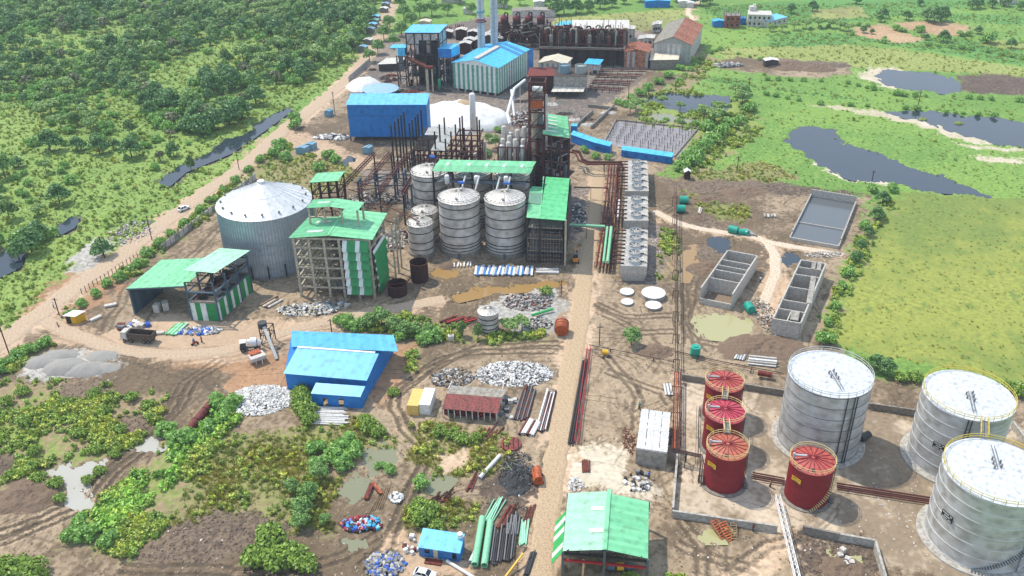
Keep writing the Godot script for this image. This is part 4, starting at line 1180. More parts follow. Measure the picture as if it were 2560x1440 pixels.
# clods and stones lying on the bare ground
func build_clods() -> void:
	var s := shape()
	var q := RandomNumberGenerator.new()
	q.seed = 5
	var pts := []
	for k in 6:
		pts.append([Vector3(1,0,0),Vector3(-1,0,0),Vector3(0,0.8,0),Vector3(0,-0.5,0),Vector3(0,0,1),Vector3(0,0,-1)][k] * q.randf_range(0.7,1.3) + Vector3(q.randf(),q.randf(),q.randf()) * 0.3)
	for f in [[0,2,4],[4,2,1],[1,2,5],[5,2,0],[4,3,0],[1,3,4],[5,3,1],[0,3,5]]:
		tri(s,pts[f[0]],pts[f[1]],pts[f[2]])
	s.generate_normals()
	var clod := s.commit()
	var m := StandardMaterial3D.new()
	m.vertex_color_use_as_albedo = true
	m.roughness = 0.95
	m.cull_mode = BaseMaterial3D.CULL_DISABLED
	clod.surface_set_material(0,m)
	meshes.clod = clod
	var xf := []
	var cols := PackedColorArray()
	for n in 150000:
		var z := -100.0 - 260.0 * pow(q.randf(),1.6)
		var x := q.randf_range(-1.0,1.0) * (-z * 0.5 + 40.0)
		var k := soil_at(x,z)
		var d := 0.12
		match k:
			2: d = 0.35
			8: d = 0.8
			7: d = 0.5
			9: d = 0.5
			15: d = 0.25
			3,6,13: d = 0.05
			12: d = 0.15
			_: d = 0.0
		if q.randf() > d: continue
		var r := 0.07 + 0.2 * pow(q.randf(),3.0) + (0.05 if k == 8 or k == 9 else 0.0)
		xf.append(Transform3D(Basis.from_euler(Vector3(q.randf(),q.randf() * TAU,q.randf())).scaled(Vector3(r,r * 0.7,r * q.randf_range(0.8,1.6))),Vector3(x,high(x,z),z)))
		var c := Color(SOIL[k][0]).srgb_to_linear().lerp(Color(SOIL[k][1]).srgb_to_linear(),q.randf()) * q.randf_range(0.7,1.3)
		if q.randf() < 0.02: c = Color(0.6,0.58,0.54)
		cols.append(c)
	scatter_stuff("clods","clods of earth and stones strewn over the bare mud","stones",clod,xf,cols)
	print("clods ",xf.size())

# ---- tanks ----
func railing(parent: Node,c: Vector3,r: float,n: int,m: Material,from := 0.0,to := TAU,h := 1.1) -> void:
	var s = shape()
	for y in [h,h * 0.55]:
		var pts = []
		for i in n + 1:
			var t = lerpf(from,to,float(i) / n)
			pts.append(c + Vector3(cos(t) * r,y,sin(t) * r))
		tube(s,pts,0.06,5)
	for i in n + 1:
		var t = lerpf(from,to,float(i) / n)
		var p = c + Vector3(cos(t) * r,0,sin(t) * r)
		bar(s,p,p + Vector3.UP * h,0.07)
	add(s,"railing",m,parent)

func plate(parent: Node,c: Vector3,r: float,ang: float,y: float,w: float,h: float,m: Material,ink: Material,rows: int) -> void:
	var d = Vector3(cos(ang),0,sin(ang))
	var x = Vector3(-d.z,0,d.x)
	var at = c + d * (r + 0.12) + Vector3.UP * y
	var s = shape()
	box(s,at,Vector3(w,h,0.08),Basis(x,Vector3.UP,x.cross(Vector3.UP)))
	var p = add(s,"sign_plate",m,parent)
	s = shape()
	for k in rows:
		var n = 9 - (k % 2) * 3
		for i in n:
			if (i * 5 + k) % 7 == 3: continue
			box(s,at + d * 0.06 + Vector3.UP * h * (0.34 - 0.68 * k / maxf(rows - 1,1)) + x * w * 0.84 * ((i + 0.5) / n - 0.5) * (1.0 if n == 9 else 0.6),Vector3(w * 0.055,h * 0.15,0.03),Basis(x,Vector3.UP,x.cross(Vector3.UP)))
	add(s,"print",ink,p)

func silver_tank(called: String,label: String,c: Vector3,r: float,h: float,rings: Material,rail: Material) -> Node3D:
	var t = thing(called,label,"tank",c,"silver storage tanks in the tank farm")
	var s = shape()
	lathe(s,c,[Vector2(r + 1.3,-0.3),Vector2(r + 1.3,0.28),Vector2(r + 1.1,0.34),Vector2(r - 0.2,0.36)],56)
	add(s,"concrete_ring",M.concrete_new,t)
	s = shape()
	lathe(s,c,[Vector2(r,0.3),Vector2(r,h)],72)
	add(s,"shell",M.silver,t)
	for k in 7:
		s = shape()
		hoop(s,c + Vector3.UP * (0.4 + (h - 0.6) * k / 6.0),r - 0.02,0.09 if k < 6 else 0.16,0.14,64)
		add(s,"seam_ring",rings,t)
	s = shape()
	lathe(s,c,[Vector2(r + 0.12,h),Vector2(r + 0.12,h + 0.1),Vector2(r * 0.5,h + 0.32),Vector2(0,h + 0.5)],64)
	add(s,"roof",M.silver_roof,t)
	railing(t,c + Vector3.UP * (h + 0.05),r + 0.05,30,rail)
	return t

func vents(t: Node3D,c: Vector3,h: float,dir: Vector3) -> void:
	var s = shape()
	var side = Vector3(-dir.z,0,dir.x)
	for k in [-1,1]:
		tube(s,[c + Vector3.UP * (h + 0.9) + side * 0.25 * k,c + Vector3.UP * (h + 0.75) + side * 0.25 * k + dir * 6.0],0.09,6)
	for k in 5:
		tube(s,[c + dir * k * 0.6 + side * (0.6 if k % 2 else -0.6) + Vector3.UP * (h + 0.4),c + dir * k * 0.6 + side * (0.6 if k % 2 else -0.6) + Vector3.UP * (h + 1.1)],0.16,8)
	add(s,"roof_fittings",M.mid_grey,t)

func riser(t: Node3D,c: Vector3,r: float,h: float,ang: float,gap: float,m: Material) -> void:
	for k in ([-0.5,0.5] if gap > 0.0 else [0.0]):
		var a: float = ang + k * gap / r
		var d = Vector3(cos(a),0,sin(a)) * (r + 0.28)
		var s = shape()
		tube(s,[c + d + Vector3.UP * 0.4,c + d + Vector3.UP * (h + 0.1)],0.11,6)
		add(s,"riser_pipe",m,t)

func walkway(label: String,a: Vector3,b: Vector3,w: float,deck: Material,rail: Material) -> void:
	var t = thing("catwalk",label,"walkway",(a + b) * 0.5 - Vector3.UP * 0.1,"catwalks between tank tops")
	var s = shape()
	box(s,(a + b) * 0.5,Vector3(w,0.12,a.distance_to(b)),along(a,b))
	add(s,"deck",deck,t)
	var x = along(a,b).x * w * 0.5
	for k in [-1,1]:
		s = shape()
		tube(s,[a + x * k + Vector3.UP * 1.1,b + x * k + Vector3.UP * 1.1],0.07,5)
		tube(s,[a + x * k + Vector3.UP * 0.55,b + x * k + Vector3.UP * 0.55],0.05,5)
		for i in 4:
			var p = a.lerp(b,i / 3.0) + x * k
			bar(s,p,p + Vector3.UP * 1.1,0.07)
		add(s,"handrail",rail,t)

func red_tank(label: String,c: Vector3,r: float,roof: Material) -> Node3D:
	var h = 8.6
	var t = thing("red_tank",label,"tank",c,"red tanks in the tank farm")
	var s = shape()
	lathe(s,c,[Vector2(r + 0.75,-0.3),Vector2(r + 0.75,0.22),Vector2(r - 0.1,0.25)],40)
	add(s,"concrete_ring",M.concrete_old,t)
	s = shape()
	lathe(s,c,[Vector2(r,0.2),Vector2(r,h)],56)
	add(s,"shell",M.red_tank,t)
	for y in [2.3,4.6,6.9]:
		s = shape()
		hoop(s,c + Vector3.UP * y,r - 0.02,0.05,0.09,48)
		add(s,"seam_ring",M.red_tank,t)
	s = shape()
	lathe(s,c,[Vector2(r + 0.16,h - 0.06),Vector2(r + 0.16,h + 0.06),Vector2(0.25,h + 0.85),Vector2(0,h + 0.9)],56)
	var rf = add(s,"roof",roof,t)
	for i in 18:
		var a = TAU * i / 18.0
		var d = Vector3(cos(a),0,sin(a))
		beam(rf,"roof_rib",c + d * 0.35 + Vector3.UP * (h + 0.88),c + d * r + Vector3.UP * (h + 0.15),0.09,M.red_tank,0.1)
	railing(t,c + Vector3.UP * h,r + 0.12,24,M.rail)
	s = shape()
	var e = Vector3(-0.98,0,-0.12)
	tube(s,[c + e * 1.2 + Vector3.UP * (h + 1.15),c + e * (r - 0.4) + Vector3.UP * (h + 1.15)],0.2,8)
	tube(s,[c + e * (r - 0.5) + Vector3.UP * (h + 0.2),c + e * (r - 0.5) + Vector3.UP * (h + 1.6)],0.22,8)
	add(s,"vent_pipe",M.silver,t)
	s = shape()
	tube(s,[c + Vector3(-0.9,h + 0.2,r * 0.75),c + Vector3(-0.9,h + 0.65,r * 0.75)],0.28,10)
	add(s,"hatch",M.dark_grey,t)
	plate(t,c,r,PI * 0.5 + 0.95,6.2,2.0,0.95,M.yellow,M.dark_grey,2)
	s = shape()
	for i in 3:
		tube(s,[c + Vector3(r * 0.86,0.5 + i * 0.5,r * 0.6),c + Vector3(r * 0.86 + 0.9,0.5 + i * 0.5,r * 0.6 + 0.3)],0.09,6)
	tube(s,[c + Vector3(r * 0.92,0.1,r * 0.5),c + Vector3(r * 0.92,h,r * 0.5)],0.08,6)
	add(s,"outlet_pipes",M.dark_grey,t)
	return t

func bund(label: String,a: Vector3,b: Vector3,h: float,m: Material) -> void:
	var t = thing("bund_wall",label,"wall",(a + b) * 0.5)
	rect_wall(t,"wall_face",a - Vector3.UP * 0.3,b - Vector3.UP * 0.3,h + 0.3,0.32,m)
	var s = shape()
	box(s,(a + b) * 0.5 + Vector3.UP * (h + 0.05),Vector3(0.42,0.1,a.distance_to(b) + 0.1),along(a,b))
	add(s,"coping",m,t)

func run_pipes(called: String,label: String,pts: Array,n: int,gap: float,r: float,mats: Array,group := "",trestle := 0.0) -> Node3D:
	var t = thing(called,label,"pipes",Vector3(pts[0].x,0,pts[0].z),group)
	for k in n:
		var line = []
		for i in pts.size():
			var d: Vector3 = pts[mini(i + 1,pts.size() - 1)] - pts[maxi(i - 1,0)]
			d.y = 0
			d = d.normalized() if d.length() > 0.01 else Vector3.FORWARD
			line.append(pts[i] + Vector3(-d.z,0,d.x) * gap * (k - (n - 1) * 0.5))
		var s = shape()
		tube(s,line,r * (1.0 - 0.25 * (k % 2)),7)
		add(s,"pipe",mats[k % mats.size()],t)
	if trestle > 0.0:
		for i in pts.size() - 1:
			var steps = int(pts[i].distance_to(pts[i + 1]) / trestle)
			for j in steps:
				var p: Vector3 = pts[i].lerp(pts[i + 1],(j + 0.5) / steps)
				var d: Vector3 = (pts[i + 1] - pts[i]).normalized()
				var x = Vector3(-d.z,0,d.x) * (gap * n * 0.5 + 0.2)
				var s = shape()
				for q in [-1,1]:
					bar(s,Vector3(p.x,-0.3,p.z) + x * q,p + x * q - Vector3.UP * r,0.14)
				bar(s,p - x - Vector3.UP * (r + 0.08),p + x - Vector3.UP * (r + 0.08),0.14)
				add(s,"trestle",M.steel_dark,t)
	return t

func build_tank_farm() -> void:
	M.rail = mat("#c9b57c",0.6)
	M.rail_yellow = mat("#c2ae3a",0.5)
	M.rail_grey = mat("#a9aba6",0.5)
	var c1 = Vector3(62.12,0,-143.88)
	var c2 = Vector3(86.59,0,-137.49)
	var c3 = Vector3(81.94,0,-116.16)
	var pale = mat("#d3d6d8",0.4,0.5)
	var t = silver_tank("silver_tank","silver storage tank with dark pipe rings beside the red tanks",c1,7.97,16.4,M.mid_grey,M.rail_grey)
	vents(t,c1,16.4,Vector3(0.05,0,1))
	riser(t,c1,7.97,16.4,PI * 0.5 - 0.1,0.0,M.dark_grey)
	riser(t,c1,7.97,16.4,PI * 0.5 - 0.32,0.6,M.dark_grey)
	t = silver_tank("silver_tank","silver storage tank with yellow railing at the meadow edge",c2,8.1,15.5,pale,M.rail_yellow)
	vents(t,c2,15.5,Vector3(-0.3,0,1).normalized())
	riser(t,c2,8.1,15.5,PI * 0.5 + 0.38,0.6,M.dark_grey)
	riser(t,c2,8.1,15.5,PI * 0.5 + 0.02,0.0,M.dark_grey)
	plate(t,c2,8.1,PI * 0.5 + 0.85,7.6,2.3,1.35,M.black,M.white,3)
	t = silver_tank("silver_tank","silver storage tank with spiral stair and black sign plate",c3,8.57,15.5,pale,M.rail_yellow)
	vents(t,c3,15.5,Vector3(0.3,0,-1).normalized())
	riser(t,c3,8.57,15.5,PI * 0.5 - 0.35,0.0,M.mid_grey)
	plate(t,c3,8.57,PI * 0.5 + 1.22,8.2,2.4,1.4,M.black,M.white,3)
	for i in 46:
		var a = PI * 0.5 + 0.5 - i * 0.042
		var d = Vector3(cos(a),0,sin(a))
		beam(t,"stair_tread",c3 + d * 8.6 + Vector3.UP * (0.5 + i * 0.22),c3 + d * 9.45 + Vector3.UP * (0.5 + i * 0.22),0.26,M.steel_grey,0.05)
	walkway("steel catwalk with yellow handrails joining two silver tank tops",c2 + Vector3(-0.8,15.7,8.0),c3 + Vector3(1.6,15.7,-8.5),1.2,M.mid_grey,M.rail_yellow)
	red_tank("red tank with salmon ribbed roof, nearest the concrete bund wall",Vector3(40.17,0,-131.7),3.8,M.salmon_roof)
	red_tank("red tank with bright pink ribbed roof between two other red tanks",Vector3(41.99,0,-142.36),3.82,M.pink_roof)
	red_tank("red tank with rose ribbed roof beside the back bund wall",Vector3(44.04,0,-152.54),3.85,M.red_roof)
	var r4 = red_tank("red tank with curved stair standing apart before silver tank",Vector3(54.96,0,-127.46),4.0,M.red_roof)
	for i in 26:
		var a = PI * 0.5 + 0.1 - i * 0.07
		var d = Vector3(cos(a),0,sin(a))
		beam(r4,"stair_tread",Vector3(54.96,0.4 + i * 0.31,-127.46) + d * 4.05,Vector3(54.96,0.4 + i * 0.31,-127.46) + d * 4.8,0.24,M.rail,0.05)
	walkway("grey green catwalk joining the salmon and pink roofed red tanks",Vector3(40.85,8.9,-135.3),Vector3(41.35,8.9,-138.8),1.1,M.mid_grey,M.rail)
	walkway("grey green catwalk joining the pink and rose roofed red tanks",Vector3(42.65,8.9,-146.0),Vector3(43.35,8.9,-149.0),1.1,M.mid_grey,M.rail)
	# bund walls
	bund("pale concrete bund wall before the red tanks with ladder over it",G(28.86,-122.49),G(47.09,-118.28),1.5,M.concrete_new)
	bund("pale concrete bund wall beside the rusty pipes and red tanks",G(32.35,-138.16),G(29.06,-123.31),1.5,M.concrete_new)
	bund("stained concrete bund wall behind the rose roofed red tank",G(37.93,-165.14),G(60.49,-158.29),1.5,M.concrete_old)
	bund("stained concrete bund wall between two silver tanks",G(75.94,-153.63),G(85.33,-150.92),1.5,M.concrete_old)
	bund("concrete bund wall at the meadow corner behind the silver tank",G(103.29,-146.73),G(103.23,-138.89),1.5,M.concrete_new)
	bund("dark stained concrete wall with formwork props in the mud",G(51.49,-117.99),G(57.45,-115.92),1.7,M.concrete_old)
	bund("new concrete wall beside the unfinished pit in the mud",G(57.45,-115.92),G(63.14,-114.28),1.7,M.concrete_new)
	bund("new concrete wall running away from the unfinished pit corner",G(63.14,-114.28),G(61.96,-106.02),1.7,M.concrete_new)
	# pipes round the tanks
	run_pipes("pipe_run","bundle of rust red pipes between red tanks and silver tank",[K(46.03,0.5,-132.82),K(51.9,0.5,-130.99)],4,0.55,0.16,[M.steel_red,M.rust])
	run_pipes("pipe_run","bundle of rust red pipes from lone red tank to silver tanks",[K(61.41,0.5,-129.43),K(68.93,0.5,-127.4),K(77.79,0.5,-125.06)],4,0.55,0.17,[M.steel_red,M.rust])
	run_pipes("pipe_run","dark pipe bridge crossing the bund wall to the red tanks",[K(31.09,3,-137.68),K(36.42,3,-135.76),K(36.17,3,-132.85),K(35.66,0.5,-130.57)],3,0.4,0.14,[M.steel_dark,M.steel_red],"",3.0)
	run_pipes("pipe_run","row of tall rust brown pipes beside the flat roofed building",[K(36.79,2.4,-164.9),K(34.91,2.4,-154.62),K(32.1,2.4,-138.73)],4,0.42,0.17,[M.rust,M.steel_red,M.orange],"",6.0)
	run_pipes("pipe_run","dark pipe trestle running from cooling towers to tank farm",[K(52.72,3,-265),K(48.53,3,-238.87),K(43.12,3,-205.5),K(36.55,2.6,-164.62)],2,0.5,0.13,[M.steel_dark,M.rust],"",9.0)
	run_pipes("pipe_run","thin grey pipes on low sleepers across the red tank yard",[K(39.57,0.8,-154.5),K(35.87,0.8,-135.96)],2,0.5,0.07,[M.dark_grey])
	run_pipes("pipe_run","thin pipe beyond the back bund wall with a red vessel",[K(38.24,0.9,-175.05),K(47.65,0.9,-170.69),K(61.02,0.9,-165.58)],2,0.6,0.1,[M.steel_dark,M.rust],"",8.0)
	var s = shape()
	tube(s,[K(55.22,1.1,-165.92),K(58.12,1.1,-164.91)],0.62,14)
	tag(add(s,"pressure_vessel",M.rust_red),"small horizontal red vessel behind the back bund wall","vessel")
	s = shape()
	tube(s,[K(70.44,0.9,-142.57),K(72.63,0.9,-144.17)],0.75,14)
	tag(add(s,"pump_vessel",M.dark_grey),"black cylindrical vessel lying beside the ringed silver tank","vessel")
	# crane boom lying across the yard
	var bt = thing("lattice_boom","white lattice crane boom lying across the mud to the bund wall","crane boom",G(48.39,-118.25))
	var a: Vector3 = K(49.01,1.6,-125.8)
	var b: Vector3 = K(46.36,3.2,-102.64)
	var bs = along(a,b)
	for k in 4:
		var o = bs.x * (0.4 if k % 2 else -0.4) + bs.y * (0.4 if k > 1 else -0.4)
		beam(bt,"chord",a + o,b + o,0.13,M.white)
	for i in 26:
		var p = a.lerp(b,i / 26.0)
		var q = a.lerp(b,(i + 1) / 26.0)
		var f = 1.0 if i % 2 else -1.0
		s = shape()
		bar(s,p + bs.x * 0.4 * f + bs.y * 0.4,q - bs.x * 0.4 * f + bs.y * 0.4,0.07)
		bar(s,p + bs.x * 0.4 - bs.y * 0.4 * f,q + bs.x * 0.4 + bs.y * 0.4 * f,0.07)
		bar(s,p - bs.x * 0.4 - bs.y * 0.4 * f,q - bs.x * 0.4 + bs.y * 0.4 * f,0.07)
		add(s,"lacing",M.white,bt)
	beam(bt,"boom_prop",G(49.35,-125.16),K(48.69,1.6,-123.49),0.3,M.steel_dark)
	# site bits
	for q in [[G(37.65,-117.02),0.5],[G(38.72,-116.32),0.42]]:
		pallet_ramp("timber ramp with broad orange slats propped in the mud",q[0],q[1])
	var lad = thing("site_ladder","wooden ladder ramp over the bund wall","ladder",G(39.33,-118.45))
	var la: Vector3 = K(39.65,1.6,-121.32)
	var lb: Vector3 = K(39.01,0.1,-116.41)
	for k in [-0.5,0.5]:
		beam(lad,"rail",la + Vector3(k,0,0),lb + Vector3(k,0,0),0.1,M.wood)
	for i in 10:
		var p = la.lerp(lb,(i + 0.5) / 10.0)
		beam(lad,"rung",p - Vector3(0.62,0,0),p + Vector3(0.62,0,0),0.18,M.wood,0.06)
	var pit = thing("foundation_blocks","white concrete blocks standing in a flooded pit","blocks",G(57.53,-110.98))
	for q in [[G(57.18,-113.1),1.4],[G(57.54,-111.43),0.9],[G(56.77,-110.36),0.9],[G(57.99,-110.69),0.9],[G(56.65,-112.55),0.7]]:
		block(pit,"block",q[0] + Vector3.UP * (q[1] * 0.5 - 0.3),Vector3(0.9,q[1],0.9),M.white_dirty,q[0].x)

func pallet_ramp(label: String,at: Vector3,turn: float) -> void:
	var t = thing("timber_ramp",label,"ramp",at,"timber ramps in the mud")
	var d = Vector3(sin(turn),0.32,cos(turn)).normalized()
	var x = Vector3(d.z,0,-d.x).normalized()
	for k in [-1,1]:
		beam(t,"stringer",at + x * 0.8 * k - d * 0.2,at + x * 0.8 * k - d * 3.8 + Vector3.UP * 2.6,0.14,M.wood)
	for i in 8:
		var p = at - d * (0.3 + i * 0.48) + Vector3.UP * (0.1 + i * 0.33)
		beam(t,"slat",p - x * 1.0,p + x * 1.0,0.3,M.orange,0.06)

# ---- distillery ----
const RIGHT := Vector3(0.991,0,0.13)
const AWAY := Vector3(0.13,0,-0.991)
const UP := Vector3.UP

func ringed_tank(called: String,label: String,c: Vector3,r: float,h: float,cone: float,bands: Array,group := "ringed grey tanks of the distillery") -> Node3D:
	var t = thing(called,label,"tank",c,group)
	var s = shape()
	lathe(s,c,[Vector2(r + 0.25,-0.3),Vector2(r + 0.25,h * 0.075),Vector2(r - 0.1,h * 0.08)],40)
	add(s,"concrete_plinth",M.concrete_old,t)
	s = shape()
	lathe(s,c,[Vector2(r,h * 0.07),Vector2(r,h)],56)
	add(s,"shell",M.tank_grey,t)
	for b in bands:
		s = shape()
		hoop(s,c + UP * h * b,r - 0.02,0.12,0.22,48)
		add(s,"band",M.band,t)
	s = shape()
	lathe(s,c,[Vector2(r + 0.18,h - 0.05),Vector2(r + 0.18,h + 0.05),Vector2(0.3,h + cone),Vector2(0,h + cone + 0.05)],48)
	var rf = add(s,"cone_roof",M.tank_cone,t)
	for i in 20:
		var a = TAU * i / 20.0
		var d = Vector3(cos(a),0,sin(a))
		beam(rf,"roof_rib",c + d * 0.4 + UP * (h + cone),c + d * r + UP * (h + 0.1),0.07,M.concrete_old,0.09)
	if r > 3.0:
		railing(t,c + UP * h,r + 0.1,22,M.steel_dark)
		s = shape()
		tube(s,[c + Vector3(-0.5,h + cone * 0.35,r * 0.62),c + Vector3(-0.5,h + cone * 0.35 + 0.5,r * 0.66)],0.35,10)
		add(s,"manhole",M.mid_grey,t)
		s = shape()
		box(s,c + Vector3(-0.3,h * 0.035 + 0.2,r + 0.26),Vector3(0.9,h * 0.075 + 0.4,0.06))  # added grey panel stands in for the dark drain opening in the plinth
		add(s,"drain_opening_panel",M.steel_grey,t)
	return t

func agitator(t: Node3D,c: Vector3,h: float) -> void:
	var s = shape()
	tube(s,[c + UP * h,c + UP * (h + 1.2)],0.3,8)
	add(s,"gearbox",M.steel_dark,t)
	s = shape()
	tube(s,[c + UP * (h + 1.3) - RIGHT * 0.6,c + UP * (h + 1.3) + RIGHT * 1.0],0.42,10)
	add(s,"motor",M.blue_plain,t)

# an open steel frame between two levels of posts: every post and beam is a part
func frame(t: Node3D,o: Vector3,x: Vector3,z: Vector3,nx: int,nz: int,levels: Array,w: float,m: Material,post_name := "column",brace := false) -> void:
	for i in nx + 1:
		for j in nz + 1:
			var p = o + x * i / nx + z * j / nz
			beam(t,post_name,p - UP * 0.3,p + UP * levels[-1],w,m)
	for y in levels:
		for j in nz + 1:
			for i in nx:
				beam(t,"beam",o + x * i / nx + z * j / nz + UP * y,o + x * (i + 1) / nx + z * j / nz + UP * y,w * 0.7,m)
		for i in nx + 1:
			for j in nz:
				beam(t,"beam",o + x * i / nx + z * j / nz + UP * y,o + x * i / nx + z * (j + 1) / nz + UP * y,w * 0.7,m)
	if brace:
		for k in levels.size():
			var y0: float = 0.0 if k == 0 else levels[k - 1]
			beam(t,"brace",o + UP * y0,o + z + UP * levels[k],w * 0.45,m)
			beam(t,"brace",o + UP * y0,o + x / nx + UP * levels[k],w * 0.45,m)
			beam(t,"brace",o + x + UP * y0,o + x + z / nz + UP * levels[k],w * 0.45,m)

func vessel(parent: Node,called: String,c: Vector3,r: float,h: float,m: Material,n := 16) -> MeshInstance3D:
	var s = shape()
	lathe(s,c,[Vector2(0,-r * 0.35),Vector2(r * 0.75,-r * 0.2),Vector2(r,0),Vector2(r,h - r * 0.5),Vector2(r * 0.8,h - r * 0.15),Vector2(r * 0.4,h),Vector2(0,h + 0.02)],n,true)
	return add(s,called,m,parent)

func skylights(t: Node,a: Vector3,b: Vector3,d: Vector3,spots: Array,w: float,l: float) -> void:
	# a-b runs along the eave, d-a up the slope; spots are fractions of both
	var e = (b - a)
	var l3 = (d - a)
	var n = l3.cross(e).normalized()
	for p in spots:
		var o: Vector3 = a + e * p.x + l3 * p.y + n * 0.09
		inst(meshes.sheet,Transform3D(Basis(e.normalized() * w,n * 0.8,l3.normalized() * l),o),"skylight",M.skylight,t)

func build_distillery() -> void:
	var bands = [0.985,0.9,0.72,0.55,0.39,0.23,0.17,0.11]
	var f1 = Vector3(-14.48,0,-231.13)
	var f2 = Vector3(-1.61,0,-230.1)
	var t = ringed_tank("ringed_tank","tall grey tank ringed with black bands beside the small ringed tanks",f1,5.8,16.4,1.9,bands)
	agitator(t,f1 + Vector3(0.5,0,-2.6),18.2)
	t = ringed_tank("ringed_tank","tall grey tank ringed with black bands beside the scaffolded building",f2,5.7,16.4,1.9,bands)
	agitator(t,f2 + Vector3(0.5,0,-2.6),18.2)
	ringed_tank("ringed_tank","small grey ringed tank with a cone roof before a second small one",Vector3(-25.67,0,-229.53),3.6,9.5,1.3,[0.98,0.76,0.45,0.22])
	ringed_tank("ringed_tank","small grey ringed tank standing behind the other small ringed tank",Vector3(-25.0,0,-237.4),3.7,9.5,1.3,[0.98,0.76,0.45,0.22])
	t = ringed_tank("ringed_tank","grey ringed tank under the long green roof beside the trusses",Vector3(-24.1,0,-250.5),5.5,16.4,1.8,bands)
	agitator(t,Vector3(-23.5,0,-254),18.0)
	ringed_tank("ringed_tank","grey ringed tank under the middle of the long green roof",Vector3(-11.2,0,-249.3),5.5,16.4,1.8,bands)
	ringed_tank("ringed_tank","grey ringed tank under the long green roof beside the dark tower",Vector3(0.5,0,-248.5),5.4,16.4,1.8,bands)
	# long gallery roof
	var g = thing("gallery_roof","long pale green metal canopy over the rear row of ringed tanks","canopy",Vector3(-10,0,-242))
	var fl: Vector3 = K(-22.7,19,-243.5)
	var fr: Vector3 = K(5.81,19,-240.56)
	var ml: Vector3 = K(-21.81,20.2,-245.09)
	var mr: Vector3 = K(6.55,20.2,-242.41)
	var bl: Vector3 = K(-20.63,20.4,-248.88)
	sheets(g,"roof_sheet",fl,fr,ml,22,M.green)
	sheets(g,"roof_sheet",ml,mr,bl,22,M.green)
	skylights(g,fl,fr,ml,[Vector2(0.1,0.35),Vector2(0.32,0.35),Vector2(0.5,0.35),Vector2(0.68,0.35),Vector2(0.86,0.35)],1.0,2.6)
	skylights(g,ml,mr,bl,[Vector2(0.1,0.1),Vector2(0.32,0.1),Vector2(0.5,0.1),Vector2(0.68,0.1),Vector2(0.86,0.1)],1.0,1.6)
	for k in 6:
		var p = fl.lerp(fr,k / 5.0) + AWAY * 1.2
		p.y = 0
		beam(g,"column",p - UP * 0.3,p + UP * 18.9,0.5,M.steel_dark)
		beam(g,"column",p + AWAY * 6.0 - UP * 0.3,p + AWAY * 6.0 + UP * 20.0,0.5,M.steel_dark)
		beam(g,"rafter",p + UP * 18.8,p + AWAY * 6.5 + UP * 20.1,0.3,M.steel_dark)
		if k < 5:
			var q = fl.lerp(fr,(k + 1) / 5.0) + AWAY * 1.2
			for y in [9.0,15.8]:
				beam(g,"girder",p + UP * y,Vector3(q.x,y,q.z),0.4,M.steel_dark)
	var dk = fl + AWAY * 1.0
	var s = shape()
	box(s,(fl + fr) * 0.5 + AWAY * 0.5 - UP * 3.1,Vector3(26,0.12,3.0),Basis(RIGHT,UP,RIGHT.cross(UP)))
	add(s,"platform",M.steel_grey,g)
	for k in 4:
		s = shape()
		var p: Vector3 = [f1,f1 + Vector3(4,0,0),f2 + Vector3(-3,0,0),f2][k]
		tube(s,[p + Vector3(0.6,17.2,-2.5),p + Vector3(1.6,19.0,-8),p + Vector3(2.0,17.0,-11)],0.28,8)
		add(s,"feed_pipe",M.silver,g)
	for k in 3:
		vessel(g,"vessel",fl.lerp(fr,0.16 + 0.3 * k) * Vector3(1,0,1) + UP * 16.0 - AWAY * 1.4,0.7,2.6,M.white)
	# process building with the big green roof and scaffolding
	var b = thing("process_building","open process building with big stepped green roof and scaffolding","building",Vector3(9.5,0,-230))
	var h = 14.0
	var a0: Vector3 = K(14.76,14,-219.43)
	var a1: Vector3 = K(17.6,14.4,-247.4)
	var m0: Vector3 = K(7.79,14,-220.93)
	var m1: Vector3 = K(9.94,14.4,-248.92)
	var l0: Vector3 = K(4.23,13.9,-222.02)
	var l1: Vector3 = K(6.4,14.2,-241.53)
	sheets(b,"roof_sheet",a0,a1,m0,24,[mat("#62c285",0.45,0.0,M.soft,0.08),mat("#5dbc80",0.45,0.0,M.soft,0.08)])
	var k1 = m0.lerp(m1,0.735)
	sheets(b,"roof_sheet",m0,k1,l0,17,[M.green[0],M.green[0],M.green[1]])
	sheets(b,"faded_sheet",m0 - UP * -0.12 + (k1 - m0) * 0.42,m0 + UP * 0.12 + (k1 - m0) * 0.78,l0 + UP * 0.12 + (k1 - m0) * 0.42,6,[mat("#6d9c86",0.5,0.0,M.stain,0.2)])
	beam(b,"ridge_cap",m0 + UP * 0.1,m1 + UP * 0.1,0.35,M.green[2],0.08)
	for p in [a0,m0,l0,a0.lerp(a1,0.33),a0.lerp(a1,0.66),a1,m1,l1,l0.lerp(l1,0.5)]:
		beam(b,"column",Vector3(p.x,-0.3,p.z) + AWAY * 0.6,Vector3(p.x,13.9,p.z) + AWAY * 0.6,0.55,M.concrete_cream if p == a0 else M.steel_dark)
	var o = Vector3(l0.x,0,l0.z) + AWAY * 0.8 + RIGHT * 0.3
	for y in [3.4,7.2,10.6]:
		s = shape()
		box(s,o + RIGHT * 4.9 + AWAY * 6.0 + UP * y,Vector3(9.4,0.35,12.0),Basis(RIGHT,UP,RIGHT.cross(UP)))
		add(s,"floor_slab",M.concrete,b)
	for i in 13:
		beam(b,"scaffold_pole",o + RIGHT * i * 0.8 - UP * 0.2,o + RIGHT * i * 0.8 + UP * 11.4,0.11,M.rust_dark)
		beam(b,"scaffold_pole",o + RIGHT * i * 0.8 - AWAY * 0.9 - UP * 0.2,o + RIGHT * i * 0.8 - AWAY * 0.9 + UP * (8.2 + (i % 3)),0.1,M.mid_grey)
